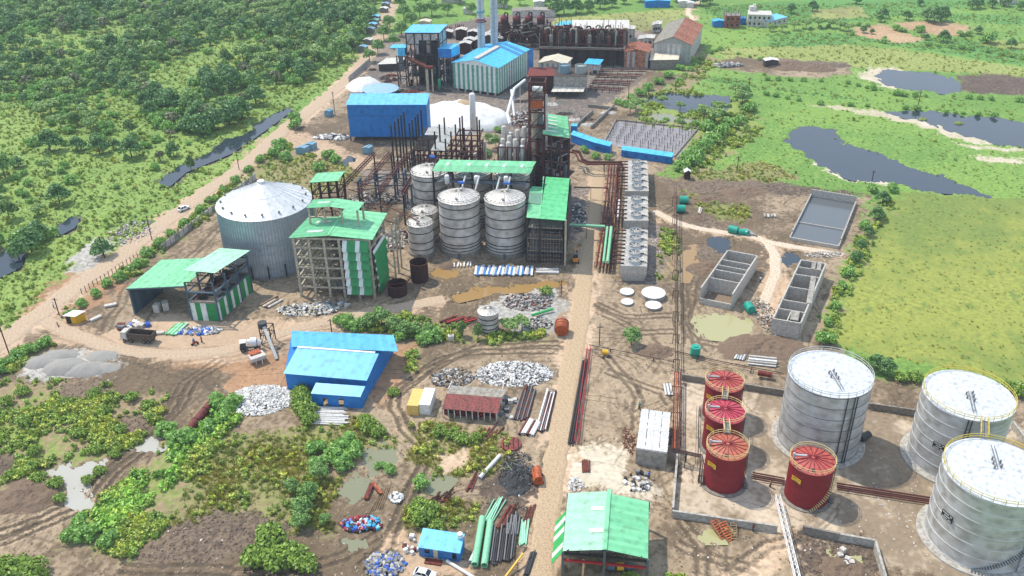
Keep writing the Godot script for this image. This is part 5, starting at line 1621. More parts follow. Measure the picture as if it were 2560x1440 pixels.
	for j in 7:
		beam(b,"scaffold_rail",o - AWAY * 0.9 + UP * (1.2 + j * 1.3),o + RIGHT * 9.6 - AWAY * 0.9 + UP * (1.2 + j * 1.3),0.1,M.wood)
		beam(b,"scaffold_rail",o + UP * (1.0 + j * 1.4),o + RIGHT * 9.6 + UP * (1.0 + j * 1.4),0.09,M.mid_grey)
	s = shape()
	box(s,o + RIGHT * 4.9 + AWAY * 12.0 + UP * 5.5,Vector3(9.4,11.0,0.3),Basis(RIGHT,UP,RIGHT.cross(UP)))
	add(s,"back_wall",M.soot,b)
	for i in 3:
		vessel(b,"vessel",o + RIGHT * (2.0 + i * 3) + AWAY * 5.0,1.2,3.0,M.steel_grey)
	s = shape()
	box(s,Vector3(a0.x,6.5,a0.z) + AWAY * 14.0 - RIGHT * 0.2,Vector3(0.2,13.0,26.0),Basis(RIGHT,UP,RIGHT.cross(UP)))
	add(s,"side_wall",M.soot,b)
	# dark tower building with the second green roof
	var d = thing("evaporator_building","tall dark steel building with a green roof beside the distillation tower","building",Vector3(13.5,0,-260))
	var q0: Vector3 = K(9.85,26,-253.83)
	var q1: Vector3 = K(17.56,26,-250.15)
	var q2: Vector3 = K(10.37,26.4,-271.23)
	sheets(d,"roof_sheet",q0,q2,q1,16,M.green)
	for i in 5:
		inst(meshes.sheet,Transform3D(Basis((q2 - q0).normalized() * 0.8,UP * 0.8,(q1 - q0).normalized() * 4.5),q0.lerp(q2,0.14 + i * 0.17) + UP * 0.15 + RIGHT * 0.4),"skylight",M.skylight,d)
	var w = q1 - q0
	var e = q2 - q0
	w.y = 0; e.y = 0
	var base = Vector3(q0.x,0,q0.z)
	frame(d,base,w,e,3,3,[4.4,8.8,13.2,17.6,21.8,25.8],0.42,M.steel_red,"column",true)
	for y in [8.8,17.6]:
		s = shape()
		var c = base + w * 0.5 + e * 0.55 + UP * (y + 0.15)
		box(s,c,Vector3(w.length() * 0.95,0.1,e.length() * 0.8),Basis(w.normalized(),UP,w.normalized().cross(UP)))
		add(s,"floor",M.steel_dark,d)
	for i in 5:
		vessel(d,"vessel",base + w * (0.15 + 0.18 * i) + e * (0.25 + 0.3 * (i % 2)) + UP * [0.5,9.2,0.5,13.0,9.0][i],[0.9,0.7,1.1,0.8,0.7][i],[15.0,8.0,12.0,8.0,7.0][i],[M.mid_grey,M.steel_grey,M.silver,M.mid_grey,M.steel_grey][i])
	for i in 9:
		s = shape()
		var y: float = 3.0 + i * 2.4
		tube(s,[base + w * 0.1 + e * 0.05 + UP * y,base + w * (0.5 + 0.05 * (i % 4)) + e * 0.05 + UP * y,base + w * (0.5 + 0.05 * (i % 4)) + e * 0.05 + UP * (y + 1.6),base + w * 0.95 + e * 0.3 + UP * (y + 1.6)],0.13 + 0.05 * (i % 3),7)
		add(s,"pipe",[M.silver,M.rust_dark,M.mid_grey][i % 3],d)
	s = shape()
	box(s,base + e + w * 0.5 + UP * 12.0,Vector3(w.length(),24.0,0.15),Basis(w.normalized(),UP,w.normalized().cross(UP)))
	add(s,"rear_cladding",M.soot,d)
	# distillation tower
	var tw = thing("distillation_tower","tall dark red lattice tower enclosing distillation columns","tower",Vector3(8.3,0,-262))
	var tb: Vector3 = Vector3(5.9,0,-257.5)
	frame(tw,tb,RIGHT * 4.6,AWAY * 5.0,1,1,[4.5,9.0,13.5,18.0,22.5,27.0,31.5,36.0,40.5],0.5,M.steel_red,"leg",true)
	for k in [[1.4,2.4,0.95,34.0,M.concrete_cream],[3.2,2.6,0.8,30.0,M.mid_grey],[2.3,1.0,0.5,22.0,M.rust]]:
		var c = tb + RIGHT * k[0] + AWAY * k[1]
		vessel(tw,"column_shell",c + UP * 0.5,k[2],k[3],k[4])
	for i in 8:
		s = shape()
		box(s,tb + RIGHT * 2.3 + AWAY * 2.5 + UP * (4.6 + 4.5 * i),Vector3(4.6,0.1,5.0) if i % 2 else Vector3(3.0,0.1,3.0),Basis(RIGHT,UP,RIGHT.cross(UP)))
		add(s,"platform",M.steel_dark,tw)
	s = shape()
	box(s,tb + RIGHT * 2.3 + UP * 34.0 - AWAY * 0.1,Vector3(3.6,2.4,0.4),Basis(RIGHT,UP,RIGHT.cross(UP)))
	add(s,"condenser_box",M.orange,tw)
	s = shape()
	tube(s,[tb + RIGHT * 0.8 + AWAY * 1.5 + UP * 38.2,tb + RIGHT * 3.8 + AWAY * 1.5 + UP * 38.2],0.8,12)
	add(s,"condenser",M.white,tw)
	s = shape()
	tube(s,[tb + RIGHT * 5.1 + UP * 37.0,tb + RIGHT * 5.3 + UP * 26.0,tb + RIGHT * 5.2 + UP * 20.0],0.4,8)
	add(s,"vapour_pipe",M.silver,tw)
	# evaporator frame with rows of white vessels
	var ev = thing("vessel_frame","red steel frame with rows of white domed vessels and fat pipes","steel frame",Vector3(0,0,-265))
	var eb: Vector3 = Vector3(-3.6,0,-258)
	frame(ev,eb,RIGHT * 8.6,AWAY * 9.0,3,2,[7.0,14.0,20.5],0.4,M.steel_red,"column",true)
	for i in 4:
		for j in 3:
			vessel(ev,"vessel",eb + RIGHT * (1.0 + 2.1 * i) + AWAY * (1.2 + 2.8 * j) + UP * (14.5 if j < 2 else 16.5),0.78,6.4 + (i + j) % 3,M.white_dirty if (i + j) % 3 else M.silver)
	for i in 5:
		s = shape()
		var p = eb + RIGHT * (0.6 + 1.9 * i) - AWAY * 0.3
		tube(s,[p + UP * 3.0,p + UP * 12.5,p + UP * 13.4 + RIGHT * 0.8,p + UP * 12.6 + RIGHT * 1.5,p + UP * 9.0 + RIGHT * 1.5],0.42,9)
		add(s,"vapour_pipe",M.white_dirty if i % 2 else M.mid_grey,ev)
	for y in [7.1,14.1]:
		s = shape()
		box(s,eb + RIGHT * 4.3 + AWAY * 4.5 + UP * y,Vector3(8.4,0.1,8.8),Basis(RIGHT,UP,RIGHT.cross(UP)))
		add(s,"platform",M.steel_dark,ev)
	s = shape()
	tube(s,[K(6.31,14,-346.7),K(1.98,13,-338.88),K(-0.72,16,-301.11),K(0.19,18,-285.31)],0.55,10)
	tube(s,[K(0.88,13.3,-336.5),K(1.51,10,-326.04),K(1.9,8,-321.91)],0.4,8)
	for p in [K(1.98,13,-338.88),K(-0.72,16,-301.11),K(4.36,13.5,-342.73)]:
		bar(s,Vector3(p.x,-0.3,p.z),p,0.22)
	tag(add(s,"steam_pipe",M.white),"fat white overhead steam pipe from striped mill to vessel frame","pipe")
	cooling_towers()

func cooling_towers() -> void:
	var decks = [[K(35.87,4.6,-259.52),K(43.37,4.6,-259.23),K(38.94,4.6,-284.66),5,"white cooling tower row of five fans beside the rusty overhead pipes"],[K(33.05,4.6,-238.28),K(40.29,4.6,-238.02),K(35.26,4.6,-255.28),3,"white cooling tower row of three fans between two longer rows"],[K(29.02,4.6,-210.71),K(36.08,4.6,-210.03),K(32.3,4.6,-232.75),5,"white cooling tower row of five fans beside two mint green pipes"]]
	for q in decks:
		var a: Vector3 = q[0]
		var x: Vector3 = q[1] - a
		var z: Vector3 = q[2] - a
		var h = 4.6
		var t = thing("cooling_tower",q[4],"cooling tower",Vector3(a.x,0,a.z) + x * 0.5 + z * 0.5,"cooling tower rows")
		var d = UP * -h
		var n: int = q[3]
		# flared casing panels on the long sides and the ends
		var ins = x.normalized() * 0.7
		var inz = z.normalized() * 0.35
		for side in 2:
			var p = a + (x if side else Vector3.ZERO)
			var inn = ins * (-1.0 if side else 1.0)
			for i in n * 3:
				var u = p + z * i / (n * 3.0)
				var v = p + z * (i + 1) / (n * 3.0)
				var s = shape()
				quad(s,u,v,v + UP * -2.2,u + UP * -2.2)
				quad(s,u + UP * -2.2,v + UP * -2.2,v + d + inn - UP * 0.3,u + d + inn - UP * 0.3)
				add(s,"casing_panel",M.ct[(i * 5 + side) % 3],t)
		for side in 2:
			var p = a + (z if side else Vector3.ZERO)
			var inn = inz * (-1.0 if side else 1.0)
			for i in 8:
				var u = p + x * i / 8.0 + (ins * (1.0 - i / 4.0)) * 0.0
				var v = p + x * (i + 1) / 8.0
				var f = 0.7 * (1.0 - i / 4.0)
				var f2 = 0.7 * (1.0 - (i + 1) / 4.0)
				var s = shape()
				quad(s,u,v,v + UP * -2.2,u + UP * -2.2)
				quad(s,u + UP * -2.2,v + UP * -2.2,v + d + inn + x.normalized() * f2 - UP * 0.3,u + d + inn + x.normalized() * f - UP * 0.3)
				add(s,"end_panel",M.ct[(i * 3 + side) % 3],t)
		for i in n * 2:
			for k in 2:
				var s = shape()
				box(s,a + x * (0.25 + 0.5 * k) + z * (i + 0.5) / (n * 2.0),Vector3(x.length() * 0.5 - 0.06,0.14,z.length() / (n * 2.0) - 0.06),Basis(x.normalized(),UP,x.normalized().cross(UP)))
				add(s,"deck_panel",M.ct[(i + k) % 3],t)
		for i in n:
			var c = a + x * 0.5 + z * (i + 0.5) / n + UP * 0.08
			var s = shape()
			lathe(s,c,[Vector2(1.85,0),Vector2(1.62,0.45),Vector2(1.7,0.95),Vector2(1.6,0.95),Vector2(1.52,0.45),Vector2(1.52,0.05)],28)
			var fs = add(s,"fan_stack",M.ct_ring,t)
			for k in 6:
				var an = TAU * k / 6.0 + i
				var dd = Vector3(cos(an),0,sin(an))
				beam(fs,"blade",c + dd * 0.2 + UP * 0.6,c + dd * 1.45 + UP * 0.62,0.34,M.ct[0],0.05)
			beam(t,"motor_shaft",c + x.normalized() * 1.6 + UP * 0.35,c + x.normalized() * 2.9 + UP * 0.35,0.3,M.dark_grey)
			beam(t,"motor",c + x.normalized() * 2.6 + UP * 0.3,c + x.normalized() * 3.2 + UP * 0.3,0.55,M.white_dirty)
			for k in 2:
				var p = a + z * (i + 0.25 + 0.5 * k) / n
				s = shape()
				tube(s,[p + UP * 0.3 + x.normalized() * 0.9,p + UP * 0.3 - x.normalized() * 2.0,p + UP * -0.5 - x.normalized() * 2.4,p + UP * -2.6 - x.normalized() * 2.4],0.2,7)
				add(s,"riser_pipe",M.steel_red if k else M.rust_dark,t)
	run_pipes("header_pipes","rust red header pipes running beside the cooling towers",[K(36.24,1.6,-291.11),K(32.31,1.6,-262.68),K(28.97,1.6,-239.75),K(25.01,1.6,-215.66)],5,0.95,0.3,[M.rust,M.rust_red,M.steel_red],"",6.0)
	run_pipes("mint_pipes","two fat mint green pipes beside the cooling towers",[K(28.75,3.2,-237.03),K(25.61,3.2,-215.67)],2,1.15,0.48,[M.mint,M.mint],"",8.0)
	run_pipes("crossing_pipe","mint green pipe bridging over the plant road",[K(17.01,4.2,-237),K(27.28,4.2,-235.57)],1,0.0,0.42,[M.mint],"",9.0)
	run_pipes("white_pipe","short white pipe beside the middle cooling tower",[K(33.97,2.6,-257.34),K(31.96,2.6,-243.57)],1,0.0,0.3,[M.white],"",5.0)
	run_pipes("main_pipes","two fat rust brown pipes bending from tower building to cooling towers",[K(21.23,5,-293.2),K(23.35,5,-291.99),K(24.15,4,-287.49),K(26.36,4,-284.52),K(37.41,4,-284.06),K(37.19,3,-280.54)],2,1.5,0.5,[M.rust_dark,M.rust],"",9.0)
	run_pipes("road_pipe","thin rusty pipe gantry over the end of plant road",[K(20.28,4,-264.61),K(31.03,4,-263.56),K(30.11,4,-254.41)],1,0.0,0.2,[M.rust_dark],"",10.0)

# ---- grain handling ----
func lattice(parent: Node,a: Vector3,b: Vector3,deep: float,n: int,m: Material,w := 0.16) -> void:
	beam(parent,"chord",a,b,w,m)
	beam(parent,"chord",a - UP * deep,b - UP * deep,w,m)
	for i in n:
		var p = a.lerp(b,float(i) / n)
		var q = a.lerp(b,float(i + 1) / n)
		beam(parent,"lacing",p - UP * deep,p.lerp(q,0.5),w * 0.55,m)
		beam(parent,"lacing",p.lerp(q,0.5),q - UP * deep,w * 0.55,m)

func build_grain_side() -> void:
	# the big ribbed silo
	var c = Vector3(-67.99,0,-227.39)
	var r = 12.7
	var h = 17.6
	var t = thing("grain_silo","huge ribbed galvanised grain silo with white cone roof","silo",c)
	var s = shape()
	lathe(s,c,[Vector2(r + 0.6,-0.3),Vector2(r + 0.6,0.4),Vector2(r - 0.2,0.45)],60)
	add(s,"concrete_ring",M.concrete_old,t)
	for k in 8:
		s = shape()
		lathe(s,c,[Vector2(r,0.4 + k * (h - 0.4) / 8.0),Vector2(r + 0.05,0.4 + (k + 0.5) * (h - 0.4) / 8.0),Vector2(r,0.4 + (k + 1) * (h - 0.4) / 8.0)],96,true)
		add(s,"wall_ring",M.galv_rings[k % 3],t)
	for i in 96:
		var a = TAU * i / 96.0
		var d = Vector3(cos(a),0,sin(a))
		beam(t,"stiffener",c + d * (r + 0.1) + UP * 0.4,c + d * (r + 0.1) + UP * (h - 0.1),0.14,M.galv_rib,0.2)
	for i in 32:
		var a0 = TAU * i / 32.0
		var a1 = TAU * (i + 1) / 32.0
		var d0 = Vector3(cos(a0),0,sin(a0))
		var d1 = Vector3(cos(a1),0,sin(a1))
		s = shape()
		quad(s,c + d0 * (r + 0.35) + UP * (h - 0.05),c + d0 * 0.9 + UP * (h + 5.6),c + d1 * 0.9 + UP * (h + 5.6),c + d1 * (r + 0.35) + UP * (h - 0.05))
		quad(s,c + d0 * (r + 0.3) + UP * (h - 0.15),c + d0 * 0.9 + UP * (h + 5.5),c + d1 * 0.9 + UP * (h + 5.5),c + d1 * (r + 0.3) + UP * (h - 0.15))
		var p = add(s,"roof_panel",M.silo_roof[i % 2],t)
		beam(p,"seam",c + d0 * (r + 0.3) + UP * h,c + d0 * 0.9 + UP * (h + 5.64),0.09,M.silo_roof[0],0.1)
		if i % 2:
			var q = c + d0 * r * 0.9 + UP * (h + 0.85)
			beam(p,"roof_vent",q,q + UP * 0.5,0.45,M.mid_grey)
	s = shape()
	tube(s,[c + UP * (h + 5.4),c + UP * (h + 6.1)],1.0,16)
	add(s,"cap",M.white,t)
	s = shape()
	hoop(s,c + UP * (h + 3.1),r * 0.48,0.06,0.12,48)
	add(s,"roof_ring",M.silo_roof[1],t)
	for i in 4:
		var a = PI * 0.5 - 0.5 + i * 0.35
		var d = Vector3(cos(a),0,sin(a))
		var q = c + d * (r + 0.5)
		beam(t,"ladder_frame",q,q + UP * 4.0,0.3,M.steel_dark)
	# the concrete-framed milling tower
	var m = thing("milling_tower","six storey concrete frame tower with green roofs and striped green cladding","building",Vector3(-46,0,-206))
	var e0: Vector3 = K(-56.57,17.5,-204.71)
	var e1: Vector3 = K(-35,17.5,-202.84)
	var ap: Vector3 = K(-46.28,18.4,-203.91)
	var bk: Vector3 = K(-54.01,17.5,-215.87) - e0
	bk.y = 0
	var bk2: Vector3 = K(-33.04,17.5,-218.56) - e1
	bk2.y = 0
	sheets(m,"roof_sheet",e0,e0 + bk,ap,14,M.green)
	sheets(m,"roof_sheet",e1,e1 + bk2,ap,14,M.green)
	beam(m,"ridge_cap",ap + UP * 0.1,ap + bk2 * 0.98 + UP * 0.1,0.4,M.green[2],0.08)
	skylights(m,e0,e0 + bk,ap,[Vector2(0.22,0.35),Vector2(0.72,0.35)],1.0,4.2)
	skylights(m,e1,e1 + bk2,ap,[Vector2(0.22,0.35),Vector2(0.66,0.35)],1.0,4.2)
	var u0: Vector3 = K(-52.81,22.5,-211.82)
	var u1: Vector3 = K(-39.09,22.5,-209.61)
	var ua: Vector3 = K(-46.37,23.2,-210.8)
	var ub: Vector3 = K(-38.14,22.5,-214.73) - u1
	ub.y = 0
	sheets(m,"upper_roof_sheet",u0,u0 + ub,ua,6,M.green)
	sheets(m,"upper_roof_sheet",u1,u1 + ub,ua,6,M.green)
	skylights(m,u0,u0 + ub,ua,[Vector2(0.5,0.3)],0.8,3.5)
	skylights(m,u1,u1 + ub,ua,[Vector2(0.5,0.3)],0.8,3.5)
	for k in 6:
		var p = u0.lerp(u1,[0.03,0.33,0.66,0.97,0.03,0.97][k]) + (ub * (0.1 if k < 4 else 0.9))
		beam(m,"upper_post",Vector3(p.x,17.4,p.z),Vector3(p.x,22.4,p.z),0.5,M.concrete_cream)
	var o = Vector3(e0.x,0,e0.z) + Vector3(1.0,0,-0.7)
	var x = Vector3(e1.x - e0.x - 2.0,0,e1.z - e0.z)
	var z = (bk + bk2) * 0.5 * 0.9
	var lev = [2.9,5.8,8.7,11.6,14.5,17.2]
	frame(m,o,x,z,5,3,lev,0.62,M.concrete_cream)
	for y in [5.8,8.7,11.6,14.5]:
		for i in 3:
			s = shape()
			box(s,o + x * (0.5 + 0.2 * i) + z * 0.6 + UP * (y + 0.1),Vector3(x.length() * 0.19,0.16,z.length() * 0.7),Basis(x.normalized(),UP,x.normalized().cross(UP)))
			add(s,"floor_slab",M.concrete_old,m)
		for i in 5:
			beam(m,"joist",o + x * 0.02 + z * (0.1 + 0.18 * i) + UP * y,o + x * 0.4 + z * (0.1 + 0.18 * i) + UP * y,0.2,M.concrete_cream)
	for k in 5:
		beam(m,"stair_flight",o + x * 0.1 + z * 0.35 + UP * (2.9 * k),o + x * 0.32 + z * 0.35 + UP * (2.9 * k + 2.9),0.9,M.concrete_cream,0.25)
	for i in 4:
		vessel(m,"machine",o + x * (0.5 + 0.1 * i) + z * (0.3 + 0.15 * i) + UP * (5.9 if i % 2 else 0.2),1.2,3.0,M.steel_blue if i % 2 else M.mid_grey)
	# striped cladding, front and side, each tier tilted out at its foot
	var out = -z.normalized()
	for k in 6:
		var y1 = 17.0 - k * 2.5
		var f0 = o + x * 0.66 + out * 0.5 + UP * (y1 - 2.55)
		var f1 = o + x * 1.0 + out * 0.5 + UP * (y1 - 2.55)
		sheets(m,"cladding_sheet",f0 + out * 1.25,f1 + out * 1.25,f0 + UP * 2.6,6,[M.white_wall,M.green_wall],[0,1,1,0,1,1])
	var rt = x.normalized()
	for k in 5:
		var y1 = 13.8 - k * 2.6
		var f0 = o + x + rt * 0.6 + z * (0.0 + 0.03 * k) + UP * (y1 - 2.6)
		var f1 = f0 + z * (0.85 - 0.05 * k)
		sheets(m,"side_cladding",f0 + rt * 0.8,f1 + rt * 0.8,f0 + UP * 1.75 + rt * 0.25,5,[M.green_wall])
		sheets(m,"side_cladding",f0 + UP * 1.75 + rt * 0.25,f1 + UP * 1.75 + rt * 0.25,f0 + UP * 2.62,5,[M.white_wall])
	for k in 3:
		var p = o + x + z * (0.9 + 0.25 * k) + rt * 2.6
		beam(m,"stair_post",p - UP * 0.3,p + UP * 16.5,0.4,M.concrete_cream)
		beam(m,"stair_brace",p + UP * (3.0 + 4 * k),o + x + z * 0.8 + UP * (7.0 + 3 * k),0.3,M.concrete_cream)
		beam(m,"stair_brace",p + UP * (12.0 - 3 * k),p + z * 0.25 + UP * (15.0 - 3 * k),0.3,M.concrete_cream)
	# small green roofed steel tower behind
	var st = thing("lift_tower","small red steel tower with a green lean-to roof behind the silo","tower",Vector3(-55.5,0,-256.5))
	var q0: Vector3 = K(-60.99,12,-252.79)
	var q1: Vector3 = K(-52.44,12,-253.98)
	var q2: Vector3 = K(-59.86,12.3,-259.5)
	sheets(st,"roof_sheet",q0,q1,q2,8,M.green)
	skylights(st,q0,q1,q2,[Vector2(0.62,0.3)],2.5,0.6)
	frame(st,Vector3(q0.x + 0.4,0,q0.z - 0.4),Vector3(q1.x - q0.x - 0.8,0,q1.z - q0.z),Vector3(q2.x - q0.x,0,q2.z - q0.z) * 0.9,3,1,[4.0,8.0,11.9],0.4,M.rust_dark,"column",true)
	# lattice roof trusses waiting for their sheets, on grey blue columns
	var girders = [[K(-45.32,10,-282.17),K(-51.38,10,-256.74)],[K(-39.73,10,-283.38),K(-46.15,10,-251.97)],[K(-33.56,10,-283.11),K(-39.81,10,-251.72)],[K(-29.61,11,-263.97),K(-32.15,11,-247.38)]]
	var names = ["bare red lattice girder nearest the hill road, over the grassy plot","bare red lattice girder second from the hill road","bare red lattice girder between the blue grey posts","short bare red lattice girder beside the ringed tanks"]
	for i in 4:
		var g = thing("lattice_girder",names[i],"girder",Vector3(girders[i][0].x,0,girders[i][0].z),"bare lattice girders")
		for k in [-0.45,0.45]:
			lattice(g,girders[i][0] + RIGHT * k,girders[i][1] + RIGHT * k,1.1,16,M.steel_red,0.2)
		for p in girders[i]:
			beam(g,"post",Vector3(p.x,-0.3,p.z),Vector3(p.x,p.y - 1.0,p.z),0.45,M.steel_dark)
		for j in 5:
			var p: Vector3 = girders[i][0].lerp(girders[i][1],(j + 0.5) / 5.0)
			if i < 3:
				var n: Vector3 = girders[i + 1][0].lerp(girders[i + 1][1],(j + 0.5) / 5.0)
				beam(g,"purlin",p - UP * 3.0,n - UP * 3.0,0.16,M.rust_dark)
	var pr = thing("pipe_portal","grey blue steel portal frames with pipes beside the ringed tanks","steel frame",G(-40.83,-265.9))
	for k in [[G(-43.24,-266.62),9.0],[G(-37.01,-266.38),9.0],[G(-33.14,-259.52),12.0],[G(-29.59,-247.84),13.0],[G(-48.4,-264.64),7.0]]:
		var p: Vector3 = k[0]
		beam(pr,"post",p - UP * 0.3,p + UP * k[1],0.6,M.steel_blue)
		beam(pr,"post",p + AWAY * 3 - UP * 0.3,p + AWAY * 3 + UP * k[1],0.5,M.steel_blue)
		beam(pr,"cap_beam",p - AWAY * 0.5 + UP * k[1],p + AWAY * 3.5 + UP * k[1],0.45,M.steel_blue)
	for y in [5.0,7.4,8.8]:
		beam(pr,"tie_beam",G(-48.4,-264.64) + UP * y * 0.78,G(-37.01,-266.38) + UP * y,0.3,M.steel_blue)
		beam(pr,"tie_beam",G(-43.24,-266.62) + UP * y,G(-31.77,-265.56) + UP * y,0.3,M.steel_grey)
	for i in 3:
		s = shape()
		tube(s,[K(-48.64,4,-251.48),K(-38.72,5,-251.27),K(-29.83,8,-236.69),K(-25.55,10,-228.41)],0.14,6)
		var pp = add(s,"pipe",[M.white_dirty,M.mid_grey,M.rust][i],pr)
		pp.position += Vector3(0,i * 0.7,i * 1.2)
	# half built steel hall with a sheeted deck
	var sh = thing("steel_hall","half built dark steel hall with tall bare columns and a sheeted deck","building",Vector3(-26,0,-284))
	for p in [K(-38.59,20,-280.36),K(-37.82,20,-284.16),K(-36.95,20,-287.25),K(-36.3,20,-290),K(-35.31,21,-290.28),K(-32.79,20,-282.38),K(-32.15,20,-285.45),K(-31.35,20,-288.57),K(-30.79,20,-291.35),K(-29.73,21,-292.45),K(-22.09,18,-292.66),K(-23.3,18,-286),K(-24.44,18,-279.22),K(-26.08,18,-273.07),K(-16.81,18,-292.42),K(-17.98,18,-285.76),K(-19.1,18,-278.98),K(-20.55,18,-272.47),K(-15.74,20,-288.23),K(-15.22,16,-287.7),K(-12.44,18,-278.31),K(-10.57,22,-281.46),K(-9.72,22,-278.35)]:
		beam(sh,"column",Vector3(p.x,-0.3,p.z),p,0.5,M.steel_red if p.x > -19.0 else M.steel_dark)
	var d0: Vector3 = K(-25.88,12,-278.02)
	var d1: Vector3 = K(-21.14,12,-277.46)
	var d2: Vector3 = K(-23.9,12,-294.77)
	sheets(sh,"deck_sheet",d0,d0 + (d2 - d0),d1,10,M.grey_sheet)
	var d3: Vector3 = K(-29.1,12,-292.66)
	var d4: Vector3 = K(-28.25,12,-299.74)
	var d5: Vector3 = K(-17.46,12,-298.44)
	sheets(sh,"deck_sheet",d3,d4,d5 + (d3 - d4),4,M.grey_sheet)
	var g0: Vector3 = K(-31.93,11.9,-279.61)
	for i in 14:
		var p = g0 + (d3 - g0) * (i / 14.0)
		p.y = 11.9
		beam(sh,"joist",p,p + (d0 - g0) * Vector3(1,0,1),0.35,M.steel_dark,0.2)
	for y in [4.0,8.0,11.6]:
		for j in 5:
			var a: Vector3 = K(-31.9,12,-279.35) + AWAY * (j * 5.0)
			var b: Vector3 = K(-17.58,12,-276.96) + AWAY * (j * 5.0)
			beam(sh,"beam",Vector3(a.x,y,a.z),Vector3(b.x + 6.0,y,b.z),0.35,M.steel_red)
		for j in 6:
			var a = g0 + RIGHT * j * 4.0
			beam(sh,"beam",Vector3(a.x,y,a.z) - AWAY * 2,Vector3(a.x,y,a.z) + AWAY * 22,0.35,M.steel_dark)
	for j in 7:
		for i in 2:
			var a = g0 * Vector3(1,0,1) + RIGHT * j * 3.6 + AWAY * i * 10
			beam(sh,"column",a - UP * 0.3,a + UP * 11.8,0.42,M.steel_red)
			beam(sh,"brace",a,a + RIGHT * 3.4 + UP * 8.0,0.2,M.rust)
	vessel(sh,"vessel",G(-14.21,-304.76) * Vector3(1,0,1) + AWAY * 8 + UP * 6.0,1.1,14.0,M.white)
	for i in 6:
		vessel(sh,"vessel",G(-17.41,-291.79) * Vector3(1,0,1) + RIGHT * (i * 1.6) + AWAY * (4 + i % 3),0.6,4.0 + i % 3 * 2,M.white_dirty if i % 2 else M.rust)
	grain_shed()

func grain_shed() -> void:
	var t = thing("grain_shed","open unloading shed with pale green roofs and striped lower walls","shed",Vector3(-83,0,-202))
	var s: SurfaceTool
	var a: Vector3 = K(-97.22,7.8,-196.99)
	var b: Vector3 = K(-82.16,8.4,-196.88)
	var c: Vector3 = K(-93.37,7.8,-212.2)
	sheets(t,"roof_sheet",a,b,c,15,M.green)
	skylights(t,a,b,c,[Vector2(0.7,0.2),Vector2(0.78,0.45),Vector2(0.85,0.7)],3.4,0.8)
	var d: Vector3 = K(-83.06,11.2,-199.96)
	var e: Vector3 = K(-74.59,11.2,-198.23)
	var f: Vector3 = K(-77.05,11.2,-212.03)
	sheets(t,"upper_roof_sheet",d,e,f,9,M.pale_green)
	var e2: Vector3 = K(-68.28,11.2,-209.91)
	var lo = func(p): return Vector3(p.x,0.0,p.z)
	# left side wall of grey sheets
	var w0: Vector3 = lo.call(a) + Vector3(0.5,0,-0.4)
	var w1: Vector3 = lo.call(c) + Vector3(0.5,0,0.4)
	sheets(t,"side_sheet",w0,w1,w0 + UP * 7.5,10,[M.steel_blue,mat("#5b6b78",0.5,0.2,M.soft,0.2)])
	for p in [w0,w1,lo.call(b),lo.call(b) + (lo.call(c) - lo.call(a)),w0.lerp(w1,0.5)]:
		beam(t,"column",p - UP * 0.3,p + UP * 7.7,0.4,M.steel_blue)
	for i in 6:
		var p = a.lerp(c,i / 5.0) - UP * 0.2
		beam(t,"rafter",p,p + (b - a),0.25,M.steel_blue,0.35)
	# striped lower walls
	var f0: Vector3 = G(-81.04,-194.17)
	var f1: Vector3 = G(-73.93,-193.38)
	var f2: Vector3 = G(-69.24,-208.31)
	sheets(t,"wall_sheet",f0,f1,f0 + UP * 5.4,5,[M.white_wall,M.green_wall],[0,1,0,1,1])
	sheets(t,"wall_sheet",f1,f2,f1 + UP * 5.4,15,[M.white_wall,M.green_wall],[0,1,1,0,1,1,0,1,1,0,1,1,0,1,1])
	var f3: Vector3 = f0 + (f2 - f1)
	for k in 4:
		var p = f0.lerp(f3,k / 3.0)
		var q = f1.lerp(f2,k / 3.0)
		beam(t,"column",p - UP * 0.3,p + UP * 11.0,0.4,M.steel_blue)
		beam(t,"column",q - UP * 0.3,q + UP * 11.0,0.4,M.steel_blue)
		lattice(t,p + UP * 11.0,q + UP * 11.0,0.9,6,M.steel_dark,0.2)
		beam(t,"floor_beam",p + UP * 5.5,q + UP * 5.5,0.5,M.concrete_old)
	for y in [5.5,8.2]:
		beam(t,"edge_beam",f0 + UP * y,f3 + UP * y,0.35,M.steel_blue)
		beam(t,"edge_beam",f1 + UP * y,f2 + UP * y,0.35,M.steel_blue)
		beam(t,"edge_beam",f0 + UP * y,f1 + UP * y,0.35,M.steel_blue)
	s = shape()
	slab(s,pv([f0.x,f0.z,f1.x,f1.z,f2.x,f2.z,f3.x,f3.z]),5.2,5.42)
	add(s,"deck",M.soot,t)
	for i in 7:
		var p = f0.lerp(f3,0.15 + 0.12 * i).lerp(f1.lerp(f2,0.15 + 0.12 * i),0.3 + 0.4 * (i % 2))
		block(t,"machine",p + UP * 6.3,Vector3(1.6,1.6,1.6),M.mid_grey if i % 2 else M.steel_dark,i)
	for i in 8:
		beam(t,"conveyor_strut",f0.lerp(f3,i / 8.0) + UP * 5.4,f1.lerp(f2,(i + 1) / 8.0) + UP * 9.0,0.2,M.rust_dark)
	for i in 2:
		block(t,"hopper",G(-91.38,-198.75) + Vector3(1.8 * i,1.1,-1.0 * i),Vector3(1.5,2.2,1.8),M.white_dirty,0.4 * i)
	s = shape()
	box(s,lo.call(b) * 0.5 + f3 * 0.5 + UP * 2.6,Vector3(0.3,5.2,12),Basis())
	add(s,"inner_wall",M.concrete_old,t)

